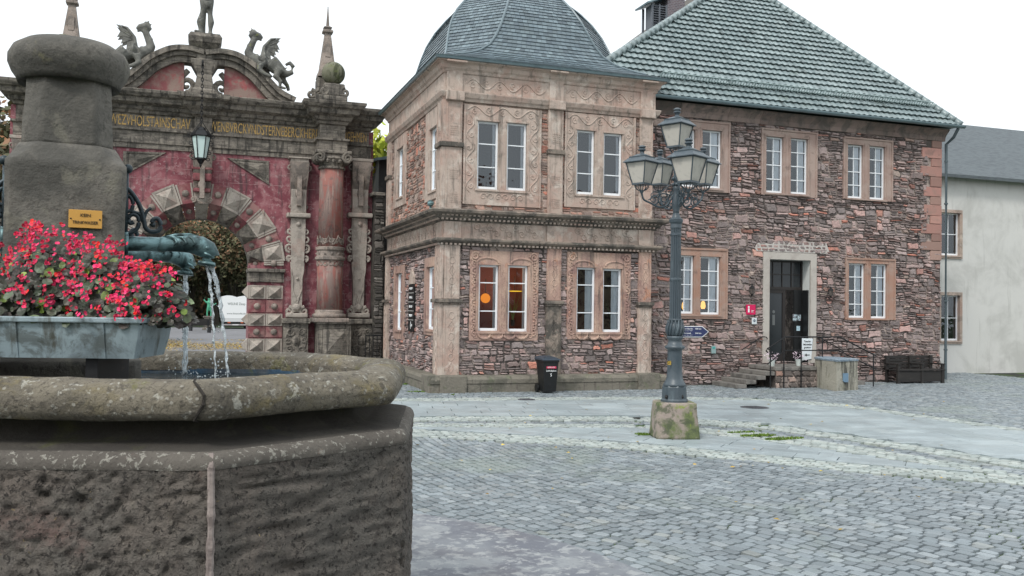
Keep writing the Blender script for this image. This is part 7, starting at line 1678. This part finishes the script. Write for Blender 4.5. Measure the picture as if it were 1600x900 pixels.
# stone block with zinc lid
SB = [onZ(1283, 607), onZ(1307, 611), onZ(1340, 609)]
sb = thing('stone_block', 'pale lichened angular stone block with blue grey lid in front of the house door', 'block', (0, 0, 0)); cc = SB[1]+V((.15, .62, 0)); hz = onD(1307, 565, SB[1].dot(_fh)).z; sb.location = (cc.x, cc.y, 0)
pts = [SB[0], SB[1], SB[2]]; pts2 = [V((p.x, p.y, 0)) for p in pts]; poly = [pts2[0], pts2[1], pts2[2], pts2[2]+V((.02, .55, 0)), (pts2[0]+pts2[2])/2+V((.25, .95, 0)), pts2[0]+V((.20, .55, 0))]; cc = sum(poly, V((0, 0, 0)))/6
rings = []
for i in range(12):
    t = i/11; r_ = []
    for k in range(6):
        a_, b_ = poly[k], poly[(k+1) % 6]
        for j in range(8):
            p = a_.lerp(b_, j/8); q = V((p.x, p.y, t*hz)); sc_ = 1.02-.03*t+noise.noise(q*3)*.03+noise.noise(q*9)*.012; r_.append((cc.x+(p.x-cc.x)*sc_, cc.y+(p.y-cc.y)*sc_, t*hz))
    rings.append(r_)
b = MB(); b.loft(rings); b.build('block', m_block, sb)
b = MB(); b.loft([[(cc.x+(p.x-cc.x)*s, cc.y+(p.y-cc.y)*s, z) for p in poly] for s, z in ((1.03, hz+.002), (1.04, hz+.05), (.9, hz+.075))]); b.build('lid', M('blue_grey_lid', (.20, .27, .34), [('n', 8, .45, .6, (.34, .40, .44), .7), ('n', 20, .5, .6, (.1, .12, .13), .5)], .5), sb)
q0 = onZ(1321, 611); pq_ = pts2[1].lerp(pts2[2], .38); d_ = (pts2[2]-pts2[1]).normalized(); nn = V((d_.y, -d_.x, 0)); zq = onD(1323, 583, pq_.dot(_fh)).z; zq0 = zq-.25; fq = lambda u, v, n: (pq_.x+d_.x*u+nn.x*(n+.03), pq_.y+d_.y*u+nn.y*(n+.03), v)
b = MB(fq); b.prism([(-.1, zq0+.25), (-.1, zq0+.03), (-.06, zq0), (.1, zq0), (.1, zq0+.25)], -.02, .02); b.build('plaque', M('blue_enamel', (.16, .26, .36), [], .4), sb)
# bench against the wall
bx0 = onY(1401, 590, YH-.75).x; be = thing('timber_bench', 'very dark timber bench with high solid back against the house wall by the corner', 'bench', (bx0+1.0, YH-.4, 0)); bl_ = 1.9
b = MB()
for k in range(4): b.bbox(bx0, bx0+bl_, YH-.80+k*.135, YH-.68+k*.135, .40, .44, .008)
b.build('seat', m_bench, be); b = MB()
for k in range(4): b.bbox(bx0, bx0+bl_, YH-.22+.0*k, YH-.18, .46+k*.10, .55+k*.10, .008)
b.build('backrest', m_bench, be)
for x in (bx0+.02, bx0+bl_*.5, bx0+bl_-.12): b = MB(); b.bbox(x, x+.10, YH-.78, YH-.70, .0, .60, .01); b.bbox(x, x+.10, YH-.28, YH-.22, .0, .86, .01); b.bbox(x, x+.1, YH-.80, YH-.20, .585, .625, .01); b.build('leg', m_bench, be)
b = MB(); b.bbox(bx0+.05, bx0+bl_-.05, YH-.76, YH-.72, .05, .39, .01); b.build('front_board', m_bench, be)
# wall signs
def wall_sign(name, px0, px1, py0, py1, mat, label, cat, dep=.03):
    u0, u1, v0, v1 = rh(px0, px1, py0, py1); b = MB(FH); b.bbox(u0, u1, v0, v1, .055, .055+dep, .004); b.box(u0+.03, u1-.03, v0+.03, v1-.03, .0, .056); o = b.build(name, mat); tag(o, label, cat); return o, (u0, u1, v0, v1)
o, r_ = wall_sign('information_sign', 1164, 1178, 476, 491.5, plain('magenta_red_sign', (.62, .012, .10), .4), 'square magenta red tourist information sign with white letter i', 'sign')
xm = r_[0]+(r_[1]-r_[0])*.24; H_ = r_[3]-r_[2]
b = MB(FH); b.box(xm-.025, xm+.025, r_[2]+H_*.22, r_[2]+H_*.62, .086, .089); b.ball((xm, r_[2]+H_*.76, .086), .032, 10, (1, 1, .1)); b.build('letter_i', m_textw, o); text('Tourist-', 'lettering', m_textw, o, (r_[0]+(r_[1]-r_[0])*.66, YH-.089, r_[2]+H_*.40), .11, .028); text('Info', 'lettering', m_textw, o, (r_[0]+(r_[1]-r_[0])*.62, YH-.089, r_[2]+H_*.26), .08, .028)
o, r_ = wall_sign('notice_sign', 1173, 1180.5, 496.5, 506.5, plain('pale_enamel', (.62, .68, .7)), 'small white notice with dark symbol beside the door', 'sign', .015)
b = MB(FH); cx, cz = (r_[0]+r_[1])/2, (r_[2]+r_[3])/2; b.tube([(cx+.035*math.cos(t), cz+.01+.035*math.sin(t), .072) for t in [2*math.pi*k/12 for k in range(13)]], .007, 5); b.tube([(cx, cz+.03, .072), (cx-.02, cz-.03, .072)], .009, 5); b.build('symbol', plain('navy', (.03, .05, .1)), o)
o, r_ = wall_sign('intercom_box', 1109, 1115.5, 540, 552, M('pale_green_metal', (.25, .36, .36), [], .4), 'small grey green metal box on the wall below the blue arrow sign', 'box', .06)
b = MB(FH); b.box(r_[0]+.02, r_[1]-.04, r_[3]-.09, r_[3]-.03, .116, .12); b.build('display', plain('teal_display', (.06, .35, .32)), o)
def wall_lantern(px, py, label):
    p = onY(px, py, YH-.16); t = thing('wall_lantern', label, 'lantern', tuple(p), None); b = MB(); b.lathe([(.045, p.z-.10), (.075, p.z+.07)], (p.x, p.y), 6); b.build('glass', plain('smoky_glass', (.14, .12, .11), .2), t); b = MB()
    for k in range(6): a_ = k*math.pi/3; b.tube([(p.x+.048*math.cos(a_), p.y+.048*math.sin(a_), p.z-.11), (p.x+.08*math.cos(a_), p.y+.08*math.sin(a_), p.z+.07)], .007, 4)
    b.lathe([(.10, p.z+.07), (.07, p.z+.11), (.03, p.z+.14), (.01, p.z+.19)], (p.x, p.y), 6); b.lathe([(.05, p.z-.10), (.02, p.z-.15)], (p.x, p.y), 6); b.tube([(p.x, p.y, p.z-.14), (p.x, YH-.1, p.z-.20), (p.x, YH, p.z-.12)], .011, 5); b.tube([(p.x, p.y, p.z+.15), (p.x, YH-.05, p.z+.2), (p.x, YH, p.z+.1)], .009, 5); b.build('frame', m_iron, t)
wall_lantern(1175, 454, 'small black wall lantern above the red information sign'); wall_lantern(1298, 457, 'small black wall lantern between the door and the lower window')
# iron wall anchor
b = MB(FH); p = onY(1431, 371, YH); b.tube([(p.x, p.z-.16, .07), (p.x+.02, p.z, .09), (p.x, p.z+.16, .07)], .016, 6); b.tube([(p.x-.10, p.z+.03, .07), (p.x+.02, p.z, .09), (p.x+.1, p.z+.04, .07)], .014, 6); tag(b.build('wall_anchor', m_iron), 'small cross shaped iron wall anchor near the pink quoins', 'anchor')
# drain covers in the square
def cover(px0, px1, py, label):
    a_, b_ = onZ(px0, py), onZ(px1, py); c_ = (a_+b_)/2; r_ = (b_-a_).length/2; b = MB(); b.lathe([(r_, -.01), (r_, .011), (r_*.92, .013), (.02, .013)], (c_.x, c_.y), 24)
    for k in range(-3, 4): b.box(c_.x-r_*.6, c_.x+r_*.6, c_.y+k*r_*.2-.012, c_.y+k*r_*.2+.012, .0135, .019)
    tag(b.build('drain_cover', M('cast_iron_cover', (.07, .075, .085), [('n', 9, .5, .66, (.14, .14, .15), .6)], .5)), label, 'drain cover')
cover(809, 836, 624.5, 'dark drain cover in the slabs in front of the wheelie bin'); cover(1158, 1200, 637, 'wide round iron cover in the slabs right of the street lamp')

# houses across the square, behind the camera: added to darken the glass and horizon
for i, (hx, hw, hh, hd, cc_, lb_) in enumerate([(-26, 13, 7.5, -30, (.42, .38, .30), 'unseen cream rendered gabled house across the square, far end of the row'), (-12, 12, 9, -32, (.35, .20, .16), 'unseen tall red brown gabled house across the square'), (2, 14, 8, -31, (.50, .48, .42), 'unseen white rendered gabled house across the square opposite the pavilion'), (18, 15, 9.5, -30, (.30, .30, .28), 'unseen grey gabled house across the square opposite the stone house'), (35, 14, 8, -28, (.44, .36, .26), 'unseen ochre gabled house at the end of the row across the square')]):
    gh = thing('unseen_gabled_house', lb_, 'building', (hx, hd, 0), 'unseen houses across the square'); fb = lambda u, v, n, X=hx, Y=hd: (X+u, Y+n, v)
    ws = [(-hw/2+1.2+k*2.6, -hw/2+2.2+k*2.6, z, z+1.5) for k in range(int((hw-2)/2.6)) for z in (1.1, 4.2)]
    b = MB(fb); plate_holes(b, -hw/2, hw/2, -.05, hh, ws, -.3, 0); b.xf = None; b.box(hx-hw/2, hx+hw/2, hd-9, hd-.301, -.05, hh); b.build('wall', M('unseen_house_render_%d' % i, cc_, [('n', 1, .45, .65, tuple(x*.75 for x in cc_), .6)], .9), gh)
    b = MB(fb); 
    for w_ in ws: b.box(w_[0], w_[1], w_[2], w_[3], -.16, -.12)
    b.build('unseen_house_panes', plain('unseen_dark_pane', (.03, .035, .04), .15), gh)
    b = MB(); b.prism([(hd+.5, hh-.1), (hd-4.5, hh+4.5), (hd-9.5, hh-.1)], hx-hw/2-.3, hx+hw/2+.3, 0); b.build('roof', M('unseen_brown_red_roof', (.16, .07, .05), [('h', 6, .45, .6, (.10, .05, .04), .7)], .85), gh)
